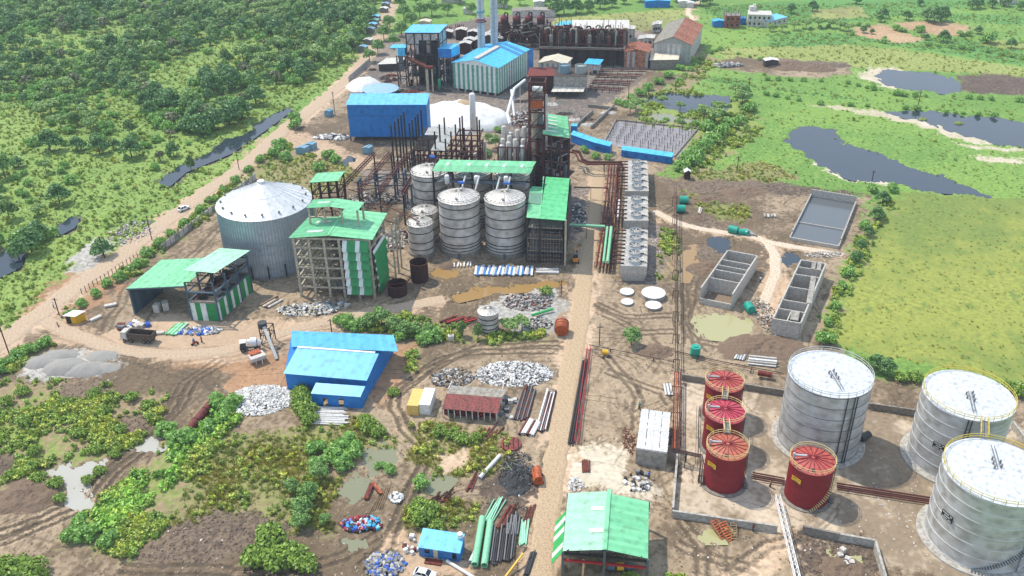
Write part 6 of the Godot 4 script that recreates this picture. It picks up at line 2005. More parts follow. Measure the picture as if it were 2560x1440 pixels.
# ---- rear works ----
func mound_mesh(c: Vector3,rx: float,rz: float,h: float,seed_: int,rough: float,flat := 1.0,rings := 14,n := 40) -> SurfaceTool:
	var f = FastNoiseLite.new()
	f.seed = seed_; f.frequency = 0.12
	var s = shape()
	s.set_smooth_group(1 if rough < 0.5 else FLAT)
	var last = []
	for k in rings + 1:
		var q = float(k) / rings
		var cur = []
		for i in n + 1:
			var t = TAU * (i % n) / n
			var e = 1.0 + 0.22 * f.get_noise_2d(cos(t) * 9.0 + seed_,sin(t) * 9.0)
			var p = c + Vector3(cos(t) * rx * q * e,0,sin(t) * rz * q * e)
			p.y += h * pow(maxf(0.0,1.0 - q * q),flat) * (1.0 + 0.25 * f.get_noise_2d(p.x * 0.8,p.z * 0.8)) + rough * f.get_noise_2d(p.x * 4.0,p.z * 4.0) * (1.0 - q * 0.6) - 0.25 * q
			cur.append(p)
		if k > 0:
			for i in n:
				if k > 1: quad(s,last[i],cur[i],cur[i + 1],last[i + 1])
				else: tri(s,last[0],cur[i],cur[i + 1])
		last = cur
	return s

func heap(called: String,label: String,cat: String,c: Vector3,rx: float,rz: float,h: float,m: Material,seed_: int,rough := 0.3,flat := 1.0,group := "") -> MeshInstance3D:
	var o = add(mound_mesh(c,rx,rz,h,seed_,rough,flat),called,m)
	tag(o,label,cat,group)
	return o

# a sheeted hall: front base corners a and b, depth vector d; the ridge runs along d
func hall(t: Node3D,a: Vector3,b: Vector3,d: Vector3,eave: float,rise: float,roof: Array,front: Array,fpat: Array,side: Array,spat: Array,over := 0.5,base_y := 0.0) -> void:
	var w = (b - a)
	var wn = w.normalized()
	var dn = d.normalized()
	var nf = maxi(2,int(w.length() / 1.1))
	var nd = maxi(2,int(d.length() / 1.1))
	var e = UP * (eave - base_y)
	var lift = UP * base_y
	sheets(t,"front_sheet",a + lift,b + lift,a + lift + e,nf,front,fpat)
	sheets(t,"rear_sheet",b + d + lift,a + d + lift,b + d + lift + e,nf,front,fpat)
	sheets(t,"side_sheet",b + lift,b + d + lift,b + lift + e,nd,side,spat)
	sheets(t,"side_sheet",a + d + lift,a + lift,a + d + lift + e,nd,side,spat)
	if rise > 0.05:
		for q in [Vector3.ZERO,d]:
			var s = shape()
			tri(s,a + q + UP * eave,b + q + UP * eave,(a + b) * 0.5 + q + UP * (eave + rise))
			add(s,"gable",front[0],t)
		var l = a - dn * over - wn * over + UP * (eave - rise * over * 2.0 / w.length() + 0.1)
		var r = b - dn * over + wn * over + UP * (eave - rise * over * 2.0 / w.length() + 0.1)
		var m = (a + b) * 0.5 - dn * over + UP * (eave + rise + 0.1)
		var dd = d + dn * over * 2.0
		sheets(t,"roof_sheet",l,l + dd,m,nd,roof)
		sheets(t,"roof_sheet",r,r + dd,m,nd,roof)
		beam(t,"ridge_cap",m + UP * 0.06,m + dd + UP * 0.06,0.5,roof[0],0.08)
	else:
		sheets(t,"roof_sheet",a - dn * over - wn * over + UP * (eave + 0.1),b - dn * over + wn * over + UP * (eave + 0.1),a + d + dn * over - wn * over + UP * (eave + 0.25),nf,roof)

func build_rear_plant() -> void:
	var s: SurfaceTool
	# blue warehouse on short legs
	var t = thing("blue_warehouse","big plain blue warehouse on short legs beside the white tarpaulin heap","warehouse",G(-44.85,-320.2))
	var a: Vector3 = G(-59.51,-320.01)
	var b: Vector3 = G(-30.35,-318.73)
	var d = Vector3(0.4,0,-9.5)
	var bl = UP * 1.6
	sheets(t,"front_sheet",a + bl,b + bl,a + UP * 9.9,26,M.blue)
	sheets(t,"front_sheet",a + UP * 10.0 - d.normalized() * 0.25,b + UP * 10.0 - d.normalized() * 0.25,a + UP * 14.1 - d.normalized() * 0.45,26,M.blue)
	sheets(t,"side_sheet",b + bl,b + d + bl,b + UP * 14.0,8,M.blue)
	sheets(t,"side_sheet",a + d + bl,a + bl,a + d + UP * 14.0,8,M.blue)
	sheets(t,"rear_sheet",b + d + bl,a + d + bl,b + d + UP * 14.6,26,M.blue)
	sheets(t,"roof_sheet",a + UP * 14.1 + Vector3(-0.3,0,0.7),b + UP * 14.1 + Vector3(0.3,0,0.7),a + d + UP * 15.0 + Vector3(-0.3,0,-0.4),26,M.blue_pale)
	for k in 7:
		beam(t,"leg",a.lerp(b,k / 6.0) - UP * 0.3 + d * 0.05,a.lerp(b,k / 6.0) + bl + d * 0.05,0.4,M.steel_dark)
		beam(t,"leg",a.lerp(b,k / 6.0) - UP * 0.3 + d * 0.9,a.lerp(b,k / 6.0) + bl + d * 0.9,0.4,M.steel_dark)
	heap("tarpaulin_heap","wide white tarpaulin heap spread beside the blue warehouse","heap",G(-20.17,-342.15),20.5,16.5,5.4,M.tarp,3,0.48,0.5)
	heap("tarpaulin_heap","smaller white tarpaulin heap beside the hill road","heap",G(-63.56,-386.82),8.5,9.0,3.8,M.tarp,7,0.4)
	heap("sand_patch","tan sand lying on top of the wide tarpaulin heap","sand",G(-18.17,-347.77) + UP * 4.4,5.0,3.4,1.5,mat("#b79f80",0.95,0.0,M.soft,0.2),5,0.2)
	# round tank with pale blue lid
	s = shape()
	var rc = Vector3(-54.7,0,-374.8)
	var rt = thing("round_basin","round rusty tank with a pale blue lid behind the blue warehouse","tank",rc)
	lathe(s,rc,[Vector2(7.6,-0.3),Vector2(7.6,2.6)],48)
	add(s,"shell",M.rust_dark,rt)
	s = shape()
	lathe(s,rc,[Vector2(7.8,2.5),Vector2(7.8,2.7),Vector2(0,3.3)],48)
	add(s,"lid",mat("#8fb4cc",0.5,0.0,M.soft,0.1),rt)
	# boiler house: boxes on dark steel
	var bh = thing("boiler_house","sooty boiler house frame carrying grey and blue sheeted boxes","building",G(-41.18,-392.06))
	var o: Vector3 = Vector3(-43.5,0,-386.0)
	frame(bh,o,Vector3(14.0,0,1.2),Vector3(2.5,0,-9.0),4,2,[4.6,9.2,13.8,18.4,23.0],0.5,M.steel_dark,"column",true)
	sheets(bh,"wall_sheet",o + UP * 18.2,o + Vector3(5.4,18.2,0.4),o + UP * 23.2,6,M.grey_sheet)
	sheets(bh,"wall_sheet",o + Vector3(5.4,20.2,0.4),o + Vector3(12.6,20.2,1.0),o + Vector3(5.4,23.2,0.4),7,M.grey_sheet)
	sheets(bh,"wall_sheet",o + Vector3(14,16.8,1.2),o + Vector3(16.6,16.8,-7.8),o + Vector3(14,23.2,1.2),8,[mat("#9fc0cc",0.5,0.0,M.soft,0.1),mat("#93b6c4",0.5,0.0,M.soft,0.1)])
	sheets(bh,"roof_sheet",o + Vector3(-0.6,23.5,0.8),o + Vector3(14.6,23.5,2.0),o + Vector3(2.2,24.4,-9.6),14,[M.cyan[0],M.blue_pale[0],M.blue_pale[2]])
	for k in 3:
		s = shape()
		box(s,o + Vector3(8.0,4.7 + 4.6 * k,-4.0),Vector3(13.5,0.12,8.0))
		add(s,"floor",M.soot,bh)
	s = shape()
	box(s,o + Vector3(8.6,9.0,-5.5),Vector3(9.0,18.0,4.5))
	add(s,"boiler_casing",M.soot,bh)
	for k in 12:
		vessel(bh,"vessel",o + Vector3(1.0 + 1.15 * k,[0.2,5.0,9.4,14.0][k % 4],-0.6 - (k % 3) * 2.0),0.6 + 0.25 * (k % 3),2.6 + (k % 4),[M.rust_dark,M.mid_grey,M.soot,M.white_dirty][k % 4])
	var q = o + Vector3(13.6,0,3.0)
	frame(bh,q,Vector3(5.6,0,0.6),Vector3(3.2,0,-6.0),2,2,[4.4,8.8,13.2],0.4,M.steel_grey)
	sheets(bh,"box_front",q + UP * 13.4,q + Vector3(5.6,13.4,0.6),q + UP * 17.0,5,M.blue)
	sheets(bh,"box_side",q + Vector3(5.6,13.4,0.6),q + Vector3(8.8,13.4,-5.4),q + Vector3(5.6,17.0,0.6),6,M.cyan)
	sheets(bh,"box_roof",q + Vector3(-0.3,17.1,0.4),q + Vector3(5.9,17.1,1.0),q + Vector3(2.9,17.5,-6.4),6,M.cyan)
	var st: Vector3 = G(-48.2,-386.04)
	var lt = thing("elevator_tower","slim dark tower topped by a small blue cabin beside boiler house","tower",st)
	frame(lt,st,Vector3(3.6,0,0.2),Vector3(0.6,0,-3.4),1,1,[3.4,6.8,10.2,13.6],0.4,M.steel_dark,"leg",true)
	sheets(lt,"cabin_front",st + Vector3(-0.2,13.6,0.2),st + Vector3(3.8,13.6,0.4),st + Vector3(-0.2,16.8,0.2),4,[M.white_wall,M.cyan[0]],[0,1,1,1])
	sheets(lt,"cabin_side",st + Vector3(3.8,13.6,0.4),st + Vector3(4.4,13.6,-3.4),st + Vector3(3.8,16.8,0.4),3,M.blue)
	sheets(lt,"cabin_roof",st + Vector3(-2.6,17.0,0.6),st + Vector3(4.2,17.0,0.8),st + Vector3(-1.6,17.4,-3.8),6,M.cyan)
	s = shape()
	box(s,st + Vector3(1.7,10.0,-1.6),Vector3(1.8,7.0,1.6))
	add(s,"elevator_casing",M.mid_grey,lt)
	var cv = thing("conveyor","rusty inclined conveyor gallery before the boiler house","conveyor",G(-34.7,-376.37))
	var c0: Vector3 = st + Vector3(4.0,13.0,0.5)
	var c1: Vector3 = Vector3(-34.8,10.8,-378.0)
	beam(cv,"gallery",c0,c1,1.6,M.rust,0.8)
	beam(cv,"handrail",c0 + UP * 1.2,c1 + UP * 1.2,0.12,M.rust_red)
	beam(cv,"discharge_head",c1 - Vector3(0.6,0.2,0),c1 + Vector3(2.6,-0.2,0.2),1.8,M.rust_red,1.0)
	for k in 2:
		beam(cv,"concrete_leg",Vector3(c1.x + k * 2.2,-0.3,c1.z),Vector3(c1.x + k * 2.2,10.2,c1.z),1.1 - 0.5 * k,M.concrete_cream)
	vessel(cv,"green_cyclone",Vector3(c1.x + 5.0,0.3,c1.z - 1.0),0.7,5.0,mat("#2c8a66",0.5))
	# brown silo tanks beside it
	for k in [[G(-25.51,-391.24),2.0,10.0,"rust brown bin with a red dome between boiler house and striped mill"],[G(-23.65,-397.1),1.8,11.0,"rust brown bin with a red dome behind the other brown bin"]]:
		var r = thing("ash_bin",k[3],"bin",k[0])
		vessel(r,"bin",k[0],k[1],k[2],M.rust_dark)
		s = shape()
		lathe(s,k[0] + UP * k[2],[Vector2(k[1] * 1.1,-0.6),Vector2(k[1],0.2),Vector2(0,0.9)],16)
		add(s,"dome",M.rust_red,r)
	# striped mill house
	var sm = thing("striped_mill","white and green striped mill house with a sky blue roof","building",G(-14.04,-373.69))
	var a0: Vector3 = G(-23.68,-379.14)
	var b0: Vector3 = G(-4.48,-369.98)
	var dd: Vector3 = K(10.34,14,-391.21) - K(-3.16,14,-363.56)
	dd.y = 0
	var mg = mat("#5d9c85",0.5,0.0,M.soft,0.1)
	hall(sm,a0,b0,dd,12.2,2.2,M.cyan,[M.white_wall,mg],[1,0],[M.white_wall,mg],[0,1],0.6,1.2)
	var mid = (a0 + b0) * 0.5 + UP * 14.7
	beam(sm,"ridge_vent",mid + dd * 0.02,mid + dd * 0.72,2.2,M.white_dirty,0.5)
	sheets(sm,"annex_sheet",b0 + dd * 0.97 + Vector3(0.3,1.0,0),b0 + dd * 1.12 + Vector3(0.5,1.0,0),b0 + dd * 0.97 + Vector3(0.3,12.0,0),5,M.blue)
	for k in 6:
		beam(sm,"leg",a0.lerp(b0,(k + 0.5) / 6.0) - UP * 0.3 + dd * 0.02,a0.lerp(b0,(k + 0.5) / 6.0) + UP * 1.3 + dd * 0.02,0.7,M.white_dirty)
	# chimneys
	var n = ["tall pale chimney with a teal and a red band beside striped mill","tall plain pale chimney behind the striped mill"]
	for k in 2:
		var cc: Vector3 = [G(-11.9,-401.96),G(-6.1,-402.88)][k]
		var ch = thing("chimney",n[k],"chimney",cc,"mill chimneys")
		for j in 14:
			s = shape()
			var r0 = 1.75 - 0.35 * j / 14.0
			lathe(s,cc,[Vector2(r0,j * 4.4 - 0.3),Vector2(r0 - 0.025,j * 4.4 + 4.1)],28)
			add(s,"shaft_ring",M.chimney[(j * 3 + k) % 3],ch)
		if k == 0:
			for y in [[27.6,mat("#5f9aa6",0.7)],[24.2,mat("#8f4a5a",0.7)]]:
				s = shape()
				hoop(s,cc + UP * y[0],1.6,0.25,0.8,28)
				add(s,"band",y[1],ch)
			s = shape()
			hoop(s,cc + UP * 23.7,1.5,1.1,0.15,28)
			add(s,"gallery",M.rust,ch)
		s = shape()
		for j in 40: bar(s,cc + Vector3(-0.25,j * 1.4,1.9),cc + Vector3(0.25,j * 1.4,1.9),0.06)
		for e in [-0.28,0.28]: bar(s,cc + Vector3(e,0,1.9),cc + Vector3(e,56,1.65),0.08)
		add(s,"ladder",M.mid_grey,ch)
	# road side sheds and the compound's sheet wall
	var fw = thing("sheet_wall","grey sheet compound wall along the hill road beside tarpaulin heap","wall",G(-68.89,-410.01))
	sheets(fw,"wall_sheet",G(-71.16,-393.03),G(-65.58,-421.51),G(-71.16,-393.03) + UP * 2.6,16,M.grey_sheet)
	var ws = thing("white_roof_shed","low shed with a pale white roof beside the elevator tower","shed",G(-56.33,-413.16))
	hall(ws,G(-59.61,-409.51),G(-50.84,-410.31),Vector3(3.0,0,-9.0),3.2,0.0,[M.whitewash],[M.soot],[],[M.soot],[])
	for k in 11:
		var p: Vector3 = [G(-62.82,-411.59),G(-55.73,-398.18),G(-53.23,-401.7),G(-51.13,-395.54),G(-45.26,-379.12),G(-41.69,-377.83),G(-38.33,-378.77),G(-29.74,-379.44),G(-32.5,-381.83),G(-53.75,-393.3),G(-27.08,-378.2)][k]
		heap("scrap_heap","low heap of rusty scrap on the sooty ground by the boiler house","scrap",p,2.2 + k % 3,1.6 + k % 2,0.9,[M.rust_dark,M.soot,M.rust][k % 3],40 + k,0.9,1.0,"scrap heaps round the boiler house")

# ---- old mill and pits behind ----
func build_old_mill() -> void:
	var s: SurfaceTool
	var q = RandomNumberGenerator.new()
	q.seed = 31
	var t = thing("old_mill","long rust brown mill block crowded with old vessels and pipes","mill",G(35,-412.69))
	var a: Vector3 = G(14.68,-415.11)
	var b: Vector3 = G(52.67,-409.79)
	var back = Vector3(2.0,0,-26.0)
	var x = (b - a).normalized()
	frame(t,a,b - a,back,9,2,[4.0,7.6],0.5,M.rust_dark)
	s = shape()
	box(s,(a + b) * 0.5 + back * 0.5 + UP * 7.7,Vector3(a.distance_to(b),0.25,26.0),Basis(x,UP,x.cross(UP)))
	add(s,"deck",M.soot,t)
	sheets(t,"wall_sheet",a + back * 0.12,b + back * 0.12,a + back * 0.12 + UP * 7.2,24,[M.soot,M.rust_dark])
	# long horizontal body behind the front vessels
	for k in 6:
		s = shape()
		var p = a.lerp(b,(k + 0.5) / 6.0) + back * 0.45 + UP * 10.0
		tube(s,[p - x * 2.7,p + x * 2.7],2.2,14)
		add(s,"juice_heater",[M.rust_dark,M.rust,M.soot][k % 3],t)
	for k in 26:
		var p = a.lerp(b,(k + 0.4) / 26.0) + back * (0.16 + 0.1 * (k % 3)) + UP * 7.7
		var r = 0.75 + 0.45 * q.randf()
		vessel(t,"vessel",p,r,5.0 + 3.4 * q.randf(),[M.rust_dark,M.rust,M.soot,M.concrete_old][k % 4])
		s = shape()
		var e = p + UP * (7.0 + q.randf() * 2.0)
		var dx = x * (1.8 + q.randf() * 1.4)
		tube(s,[p + UP * 4.0,e - UP * 0.6,e + dx * 0.3,e + dx * 0.9,e + dx * 1.2 - UP * 1.2,p + dx * 1.2 + UP * 1.0],0.42,8)
		add(s,"vapour_pipe",[M.rust,M.concrete_cream,M.rust_dark,M.rust][k % 4],t)
		if k % 2 == 0: beam(t,"pipe_leg",p - UP * 0.2 - x * 0.8,p - UP * -6.0 - x * 0.8,0.5,M.concrete_cream)
	for k in 5:
		s = shape()
		var y = 8.6 + k * 1.0
		tube(s,[a + back * 0.1 * k + UP * y,b + back * 0.1 * k + UP * y],0.22,7)
		add(s,"header_pipe",[M.concrete_old,M.rust,M.rust_dark][k % 3],t)
	for k in 110:
		var p = a.lerp(b,q.randf()) + back * q.randf_range(0.2,1.0) + UP * 7.8
		beam(t,"post",p,p + UP * q.randf_range(3.0,9.0),0.25,M.rust_dark)
	# pan towers behind the striped mill
	var pt = thing("pan_house","open rust frame house with four red capped vacuum pans","building",G(7.88,-449.01))
	var p0: Vector3 = G(-4.88,-447.53)
	frame(pt,p0,Vector3(25.0,0,1.0),Vector3(1.5,0,-12.0),6,2,[4.5,9.0],0.45,M.rust_dark,"column",true)
	for k in 4:
		var p: Vector3 = p0 + Vector3(3.0 + 6.0 * k,0,-4.0)
		vessel(pt,"pan",p + UP * 4.0,1.7,9.5,M.rust_dark)
		s = shape()
		lathe(s,p + UP * 13.0,[Vector2(1.75,-0.6),Vector2(1.75,0.5),Vector2(0.9,1.6),Vector2(0,1.9)],18)
		add(s,"red_cap",M.rust_cap,pt)
		s = shape()
		tube(s,[p + UP * 14.6,p + UP * 16.0 + x * 0.6,p + UP * 15.6 + x * 1.8,p + UP * 9.0 + x * 2.0],0.4,8)
		add(s,"vapour_pipe",M.rust_dark,pt)
		for j in 3:
			s = shape()
			hoop(s,p + UP * (6.0 + 2.0 * j),1.7,0.7,0.15,16)
			add(s,"gallery",M.steel_dark,pt)
	for k in 54:
		var p = p0 + Vector3(q.randf() * 26.0 - 1.0,0,q.randf() * 4.0 - 12.0)
		vessel(pt,"vessel",p + UP * [0.2,4.6][k % 2],0.5 + q.randf() * 0.7,3.0 + q.randf() * 3.0,[M.rust_dark,M.soot,M.rust,M.mid_grey,M.white_dirty][k % 5])
	for k in 34:
		s = shape()
		var p = p0 + Vector3(q.randf() * 24.0,2.0 + q.randf() * 9.0,0.6 + q.randf() * 3.0)
		tube(s,[p,p + Vector3(3.0 + q.randf() * 3.0,q.randf_range(-1,2),q.randf_range(-1,1)),p + Vector3(6.5,q.randf_range(-3,1),0)],0.25 + q.randf() * 0.15,7)
		add(s,"pipe",[M.rust,M.rust_dark,M.concrete_old][k % 3],pt)
	for k in 10:
		var p: Vector3 = [G(-34.09,-466.94),G(-31.42,-474.85),G(-26.66,-462.54),G(-25.29,-478.6),G(-21.97,-447.05),G(-27.59,-440.09),G(-20.64,-466.12),G(-31.52,-440.31),G(-23.51,-436.29),G(-18.99,-446.87)][k]
		var y = thing("yard_plant",["low rusty machine house with a pale roof behind the boiler house","low rust brown tank in the yard behind the boiler house"][k % 2],["shed","tank"][k % 2],p,["rusty sheds behind the boiler house","rusty tanks behind the boiler house"][k % 2])
		if k % 2 == 0:
			hall(y,p,p + Vector3(5.0,0,0.4),Vector3(0.6,0,-4.0),3.0 + k % 3,0.6,[M.whitewash],[M.rust_dark],[],[M.soot],[])
		else:
			vessel(y,"tank",p,2.0,3.4,M.rust)
			for j in 5: beam(y,"frame_post",p + Vector3(j - 2.0,0,2.2),p + Vector3(j - 2.0,4.6,2.2),0.3,M.rust_dark)
	var wr = thing("white_canopy","pale peaked roof between the chimneys and pan house","canopy",G(-11.03,-446.41))
	hall(wr,G(-16.71,-443.81),G(-2.89,-445.93),Vector3(1,0,-8),4.5,2.4,[M.whitewash],[M.soot],[],[M.soot],[])
	var pr = thing("pale_tank_roof","long pale flat roof behind the rusty vessels","roof",G(44.61,-458.26))
	hall(pr,G(31.88,-449.85),G(59.66,-448.21),Vector3(1.5,0,-16),8.0,0.0,[M.whitewash],[M.concrete_old],[],[M.concrete_old],[])
	var bs = thing("blue_roof_shed","small sky blue roof behind the rusty mill block","shed",G(30.15,-471.07))
	hall(bs,G(24.43,-468.99),G(31.55,-470.17),Vector3(4,0,-7),5.0,0.0,M.cyan,[M.soot],[],[M.soot],[])
	# the rust roofed hall
	var rh = thing("rust_roof_hall","large pale hall with one rusty and one grey roof slope","warehouse",G(77.98,-420.2))
	var e0: Vector3 = K(67.74,9,-417.33)
	var e1: Vector3 = K(83.99,9,-412.89)
	var rd: Vector3 = K(95.94,9,-448.54) - e1
	rd.y = 0
	e0.y = 0; e1.y = 0
	var l = e0
	var w = (e1 - e0)
	sheets(rh,"front_sheet",l,e1,l + UP * 9.0,14,[M.whitewash,M.grey_sheet[0],M.grey_sheet[1]])
	sheets(rh,"side_sheet",e1,e1 + rd,e1 + UP * 9.0,30,[M.whitewash,M.grey_sheet[0]])
	sheets(rh,"side_sheet",l + rd,l,l + rd + UP * 9.0,30,[M.whitewash,M.grey_sheet[0]])
	sheets(rh,"rear_sheet",e1 + rd,l + rd,e1 + rd + UP * 9.0,14,[M.whitewash])
	for k in [Vector3.ZERO,rd]:
		s = shape()
		tri(s,l + k + UP * 9,e1 + k + UP * 9,(l + e1) * 0.5 + k + UP * 12.4)
		add(s,"gable",M.grey_sheet[1],rh)
	var m = (l + e1) * 0.5 + UP * 12.5 - rd.normalized() * 0.6
	var ro = rd * 1.03
	for j in 2:
		var lo = l - w.normalized() * 0.5 + UP * 8.9 - rd.normalized() * 0.6
		var ro0 = e1 + w.normalized() * 0.5 + UP * 8.9 - rd.normalized() * 0.6
		var u = (m - lo) * 0.5
		var v = (m - ro0) * 0.5
		sheets(rh,"roof_sheet",lo + u * j,lo + u * j + ro,lo + u * (j + 1.02),26,M.asbestos)
		sheets(rh,"rusty_sheet",ro0 + v * j,ro0 + v * j + ro,ro0 + v * (j + 1.02),26,M.rust_sheet)
	var lt = thing("lean_to","cream roofed lean-to against the rust roofed hall","shed",G(71.8,-410.67))
	hall(lt,G(64.67,-405.95),G(76.92,-405.92),Vector3(2.5,0,-11),4.2,0.0,M.cream_sheet,[M.concrete_old],[],[M.concrete_old],[])
	var pk = thing("rust_pink_house","tall pinkish rust sheeted house between mill block and lean-to","building",G(58.71,-409.46))
	hall(pk,G(53.22,-409.76),G(63.75,-407.27),Vector3(3.0,0,-13),7.4,1.2,[M.rust_sheet[0],M.rust_sheet[2]],[M.rust_sheet[1],M.grey_sheet[0],M.rust_sheet[1]],[],[M.rust_sheet[1],M.grey_sheet[1]],[])
	for k in [[G(55.47,-449.96),G(62.4,-451.06),7.0,"pale tall house with glazed wall beside the rusty mill block"],[G(64.03,-443.49),G(71.48,-444.53),4.0,"low white roofed shed before the striped field"],[G(74.83,-470.76),G(79.19,-472.13),4.0,"small white hut at the edge of the striped field"]]:
		var g = thing("mill_annex",k[3],"building",k[0])
		hall(g,k[0],k[1],Vector3(1.5,0,-6.0),k[2],0.4,[M.whitewash],[M.whitewash,M.grey_sheet[1]],[],[M.concrete_old],[])
		for j in 3:
			var p: Vector3 = k[0].lerp(k[1],0.2 + 0.3 * j)
			s = shape()
			box(s,p + Vector3(0,k[2] * 0.5,0.1),Vector3(1.1,1.3,0.12))
			add(s,"window",M.glass,g)
	# cream shed, deck building, blue roofed hut
	var cs = thing("cream_shed","cream roofed striped shed on top of the dark pump deck","shed",G(20.37,-397.79))
	var c0: Vector3 = G(13.37,-398.17)
	var c1: Vector3 = G(25.1,-395.73)
	hall(cs,c0,c1,K(27.48,8,-395.99) - K(24.11,8,-386.86),6.0,1.5,M.cream_sheet,[M.cream_sheet[0],M.grey_sheet[1]],[0,1],[M.cream_sheet[1],M.grey_sheet[1]],[0,1],0.6)
	var db = thing("pump_deck","dark two storey pump house with grey front panel","building",G(20.79,-371.41))
	var d0: Vector3 = G(8.42,-372.03)
	var d1: Vector3 = G(18.93,-371.5)
	var d2: Vector3 = G(32.71,-369.73)
	hall(db,d0,d1,Vector3(1,0,-11),8.0,0.0,[M.rust_red],[M.rust_dark],[],[M.rust_dark],[])
	hall(db,d1,d2,Vector3(1,0,-11),8.0,0.0,[M.soot],[M.concrete],[],[M.concrete_old],[],0.2,3.2)
	for k in 6: beam(db,"pillar",d1.lerp(d2,k / 5.0) - UP * 0.3,d1.lerp(d2,k / 5.0) + UP * 3.3,0.4,M.concrete_old)
	sheets(db,"porch_sheet",G(17.67,-366.22) + UP * 2.8,G(31.03,-365.56) + UP * 2.8,d1 + UP * 3.4,14,[M.whitewash,M.cream_sheet[0]])
	for k in 2:
		var p = d1.lerp(d2,0.3 + 0.5 * k) + Vector3(0.5,8.2,-5.0)
		s = shape()
		lathe(s,p,[Vector2(2.4,0),Vector2(2.4,3.2),Vector2(2.3,3.2),Vector2(2.3,2.6),Vector2(0,2.6)],24)
		add(s,"roof_tank",mat(["#7f9ba8","#a3adac"][k],0.7,0.0,M.stain,0.2),db)
	var bh = thing("blue_roof_hut","small hut on stilts with a sky blue roof beside the pipe field","hut",G(37.69,-400.54))
	hall(bh,G(35.16,-400.68),G(40.09,-399.18),Vector3(2.0,0,-6),4.6,0.0,M.cyan,[M.whitewash],[],[M.whitewash],[],1.0,1.8)
	for k in 3: beam(bh,"stilt",G(35.16,-400.68).lerp(G(40.09,-399.18),k / 2.0) - UP * 0.3,G(35.16,-400.68).lerp(G(40.09,-399.18),k / 2.0) + UP * 1.9,0.5,M.whitewash)
	# spray field of low pipes
	var sf = thing("pipe_field","field of low rusty spray pipes on short posts","pipes",G(47.12,-387.46))
	for k in 13:
		var f = k / 12.0
		var p: Vector3 = G(33.31,-375.14).lerp(G(41.51,-402.81),f)
		var r: Vector3 = G(47.4,-371.15).lerp(G(63.43,-401.01),f)
		s = shape()
		tube(s,[p + UP * 1.2,r + UP * 1.2],0.2,6)
		add(s,"spray_pipe",[M.rust,M.rust_red,M.concrete_cream,M.rust_dark][k % 4],sf)
		for j in 5: beam(sf,"post",p.lerp(r,(j + 0.3) / 5.0) - UP * 0.2,p.lerp(r,(j + 0.3) / 5.0) + UP * (1.2 + (j + k) % 2),0.22,M.rust_dark)
	# long blue sheds
	var l1 = thing("long_blue_shed","curved row of blue sheeted bays beside the spray pond","shed",G(29.01,-306.84))
	var ln = [G(22.57,-314.76),G(26.39,-310.53),G(30.13,-306.4),G(35.5,-302.27)]
	for k in 3:
		hall(l1,ln[k],ln[k + 1],Vector3(1.2,0,-3.4),3.0,0.0,M.cyan,M.blue,[],M.blue,[],0.15)
	var l2 = thing("long_blue_shed","straight long blue shed beside the cooling towers and spray pond","shed",G(47.86,-296.45))
	hall(l2,G(39.51,-299.81),G(56.08,-292.41),Vector3(1.0,0,-3.4),2.5,0.0,M.cyan,M.blue,[],M.blue,[],0.15)
	for k in 2:
		var v: Node3D = [l1,l2][k]
		for j in 5:
			s = shape()
			box(s,[G(30.13,-306.4).lerp(G(35.5,-302.27),0.2 + 0.15 * j),G(39.51,-299.81).lerp(G(56.08,-292.41),0.1 + 0.2 * j)][k] + Vector3(-0.05,1.4,0.16),Vector3(0.8,0.8,0.12))
			add(s,"vent",M.blue_vent,v)
	var lb = thing("blue_cabin","small blue cabin behind the green roofed tower building","cabin",G(24.58,-324.79))
	hall(lb,G(23.19,-324.42),G(25.28,-323.9),Vector3(0.5,0,-2.2),2.8,0.0,M.cyan,M.blue,[],M.blue,[],0.1)
	# posts and lines in the spray pond
	var sp = thing("spray_posts","rows of dark posts with spray lines standing in grey pond","posts",G(52.01,-315.95))
	for i in 9:
		var r: Vector3 = G(36.3,-314.57).lerp(G(57.23,-301.36),i / 8.0)
		var u: Vector3 = G(42.36,-334.64).lerp(G(69.43,-324.51),i / 8.0)
		for j in 7:
			var g: Vector3 = u.lerp(r,(j + 0.4) / 7.0)
			beam(sp,"post",g - UP * 0.7,g + UP * (1.8 + (i + j) % 3 * 0.5),0.18,M.rust_dark)
		s = shape()
		tube(s,[u + UP * 0.5,r + UP * 0.5],0.06,5)
		add(s,"spray_line",M.mid_grey,sp)
	for j in 7:
		s = shape()
		tube(s,[G(42.36,-334.64).lerp(G(36.3,-314.57),(j + 0.4) / 7.0) + UP * 0.3,G(69.43,-324.51).lerp(G(57.23,-301.36),(j + 0.4) / 7.0) + UP * 0.3],0.06,5)
		add(s,"spray_line",M.mid_grey,sp)
	pond_walls()
	# half demolished basins between the tower and the pond
	for k in [[G(32.12,-354.21),G(43.37,-349.71),"low grey basin wall on the grass beside the pond"],[G(31.3,-328.86),G(42.67,-353.7),"long low concrete wall slanting towards the pond"],[G(25.61,-330.9),G(33.48,-347.26),"broken low concrete wall beside rubble"]]:
		var bw = thing("basin_wall",k[2],"wall",k[0])
		rect_wall(bw,"wall_face",k[0] - UP * 0.2,k[1] - UP * 0.2,1.5,0.5,M.concrete_old)
	for k in 14:
		var p: Vector3 = [G(28.09,-343.68),G(26.18,-339.06),G(30.1,-338.88),G(24.43,-348.66),G(30.44,-333.37),G(21.89,-346.36),G(36.8,-343.27),G(39.55,-346.97),G(4.53,-362.16),G(6.05,-354.46),G(3.5,-347.23),G(11.25,-364.43),G(21.02,-359.81),G(17.62,-357.93)][k]
		heap("rubble_heap","low heap of grey broken rubble behind the tower building","rubble",p,2.5 + k % 3,1.8,0.8,[M.concrete_old,M.white_dirty,M.soot][k % 3],70 + k,1.0,1.0,"rubble heaps behind the tower building")

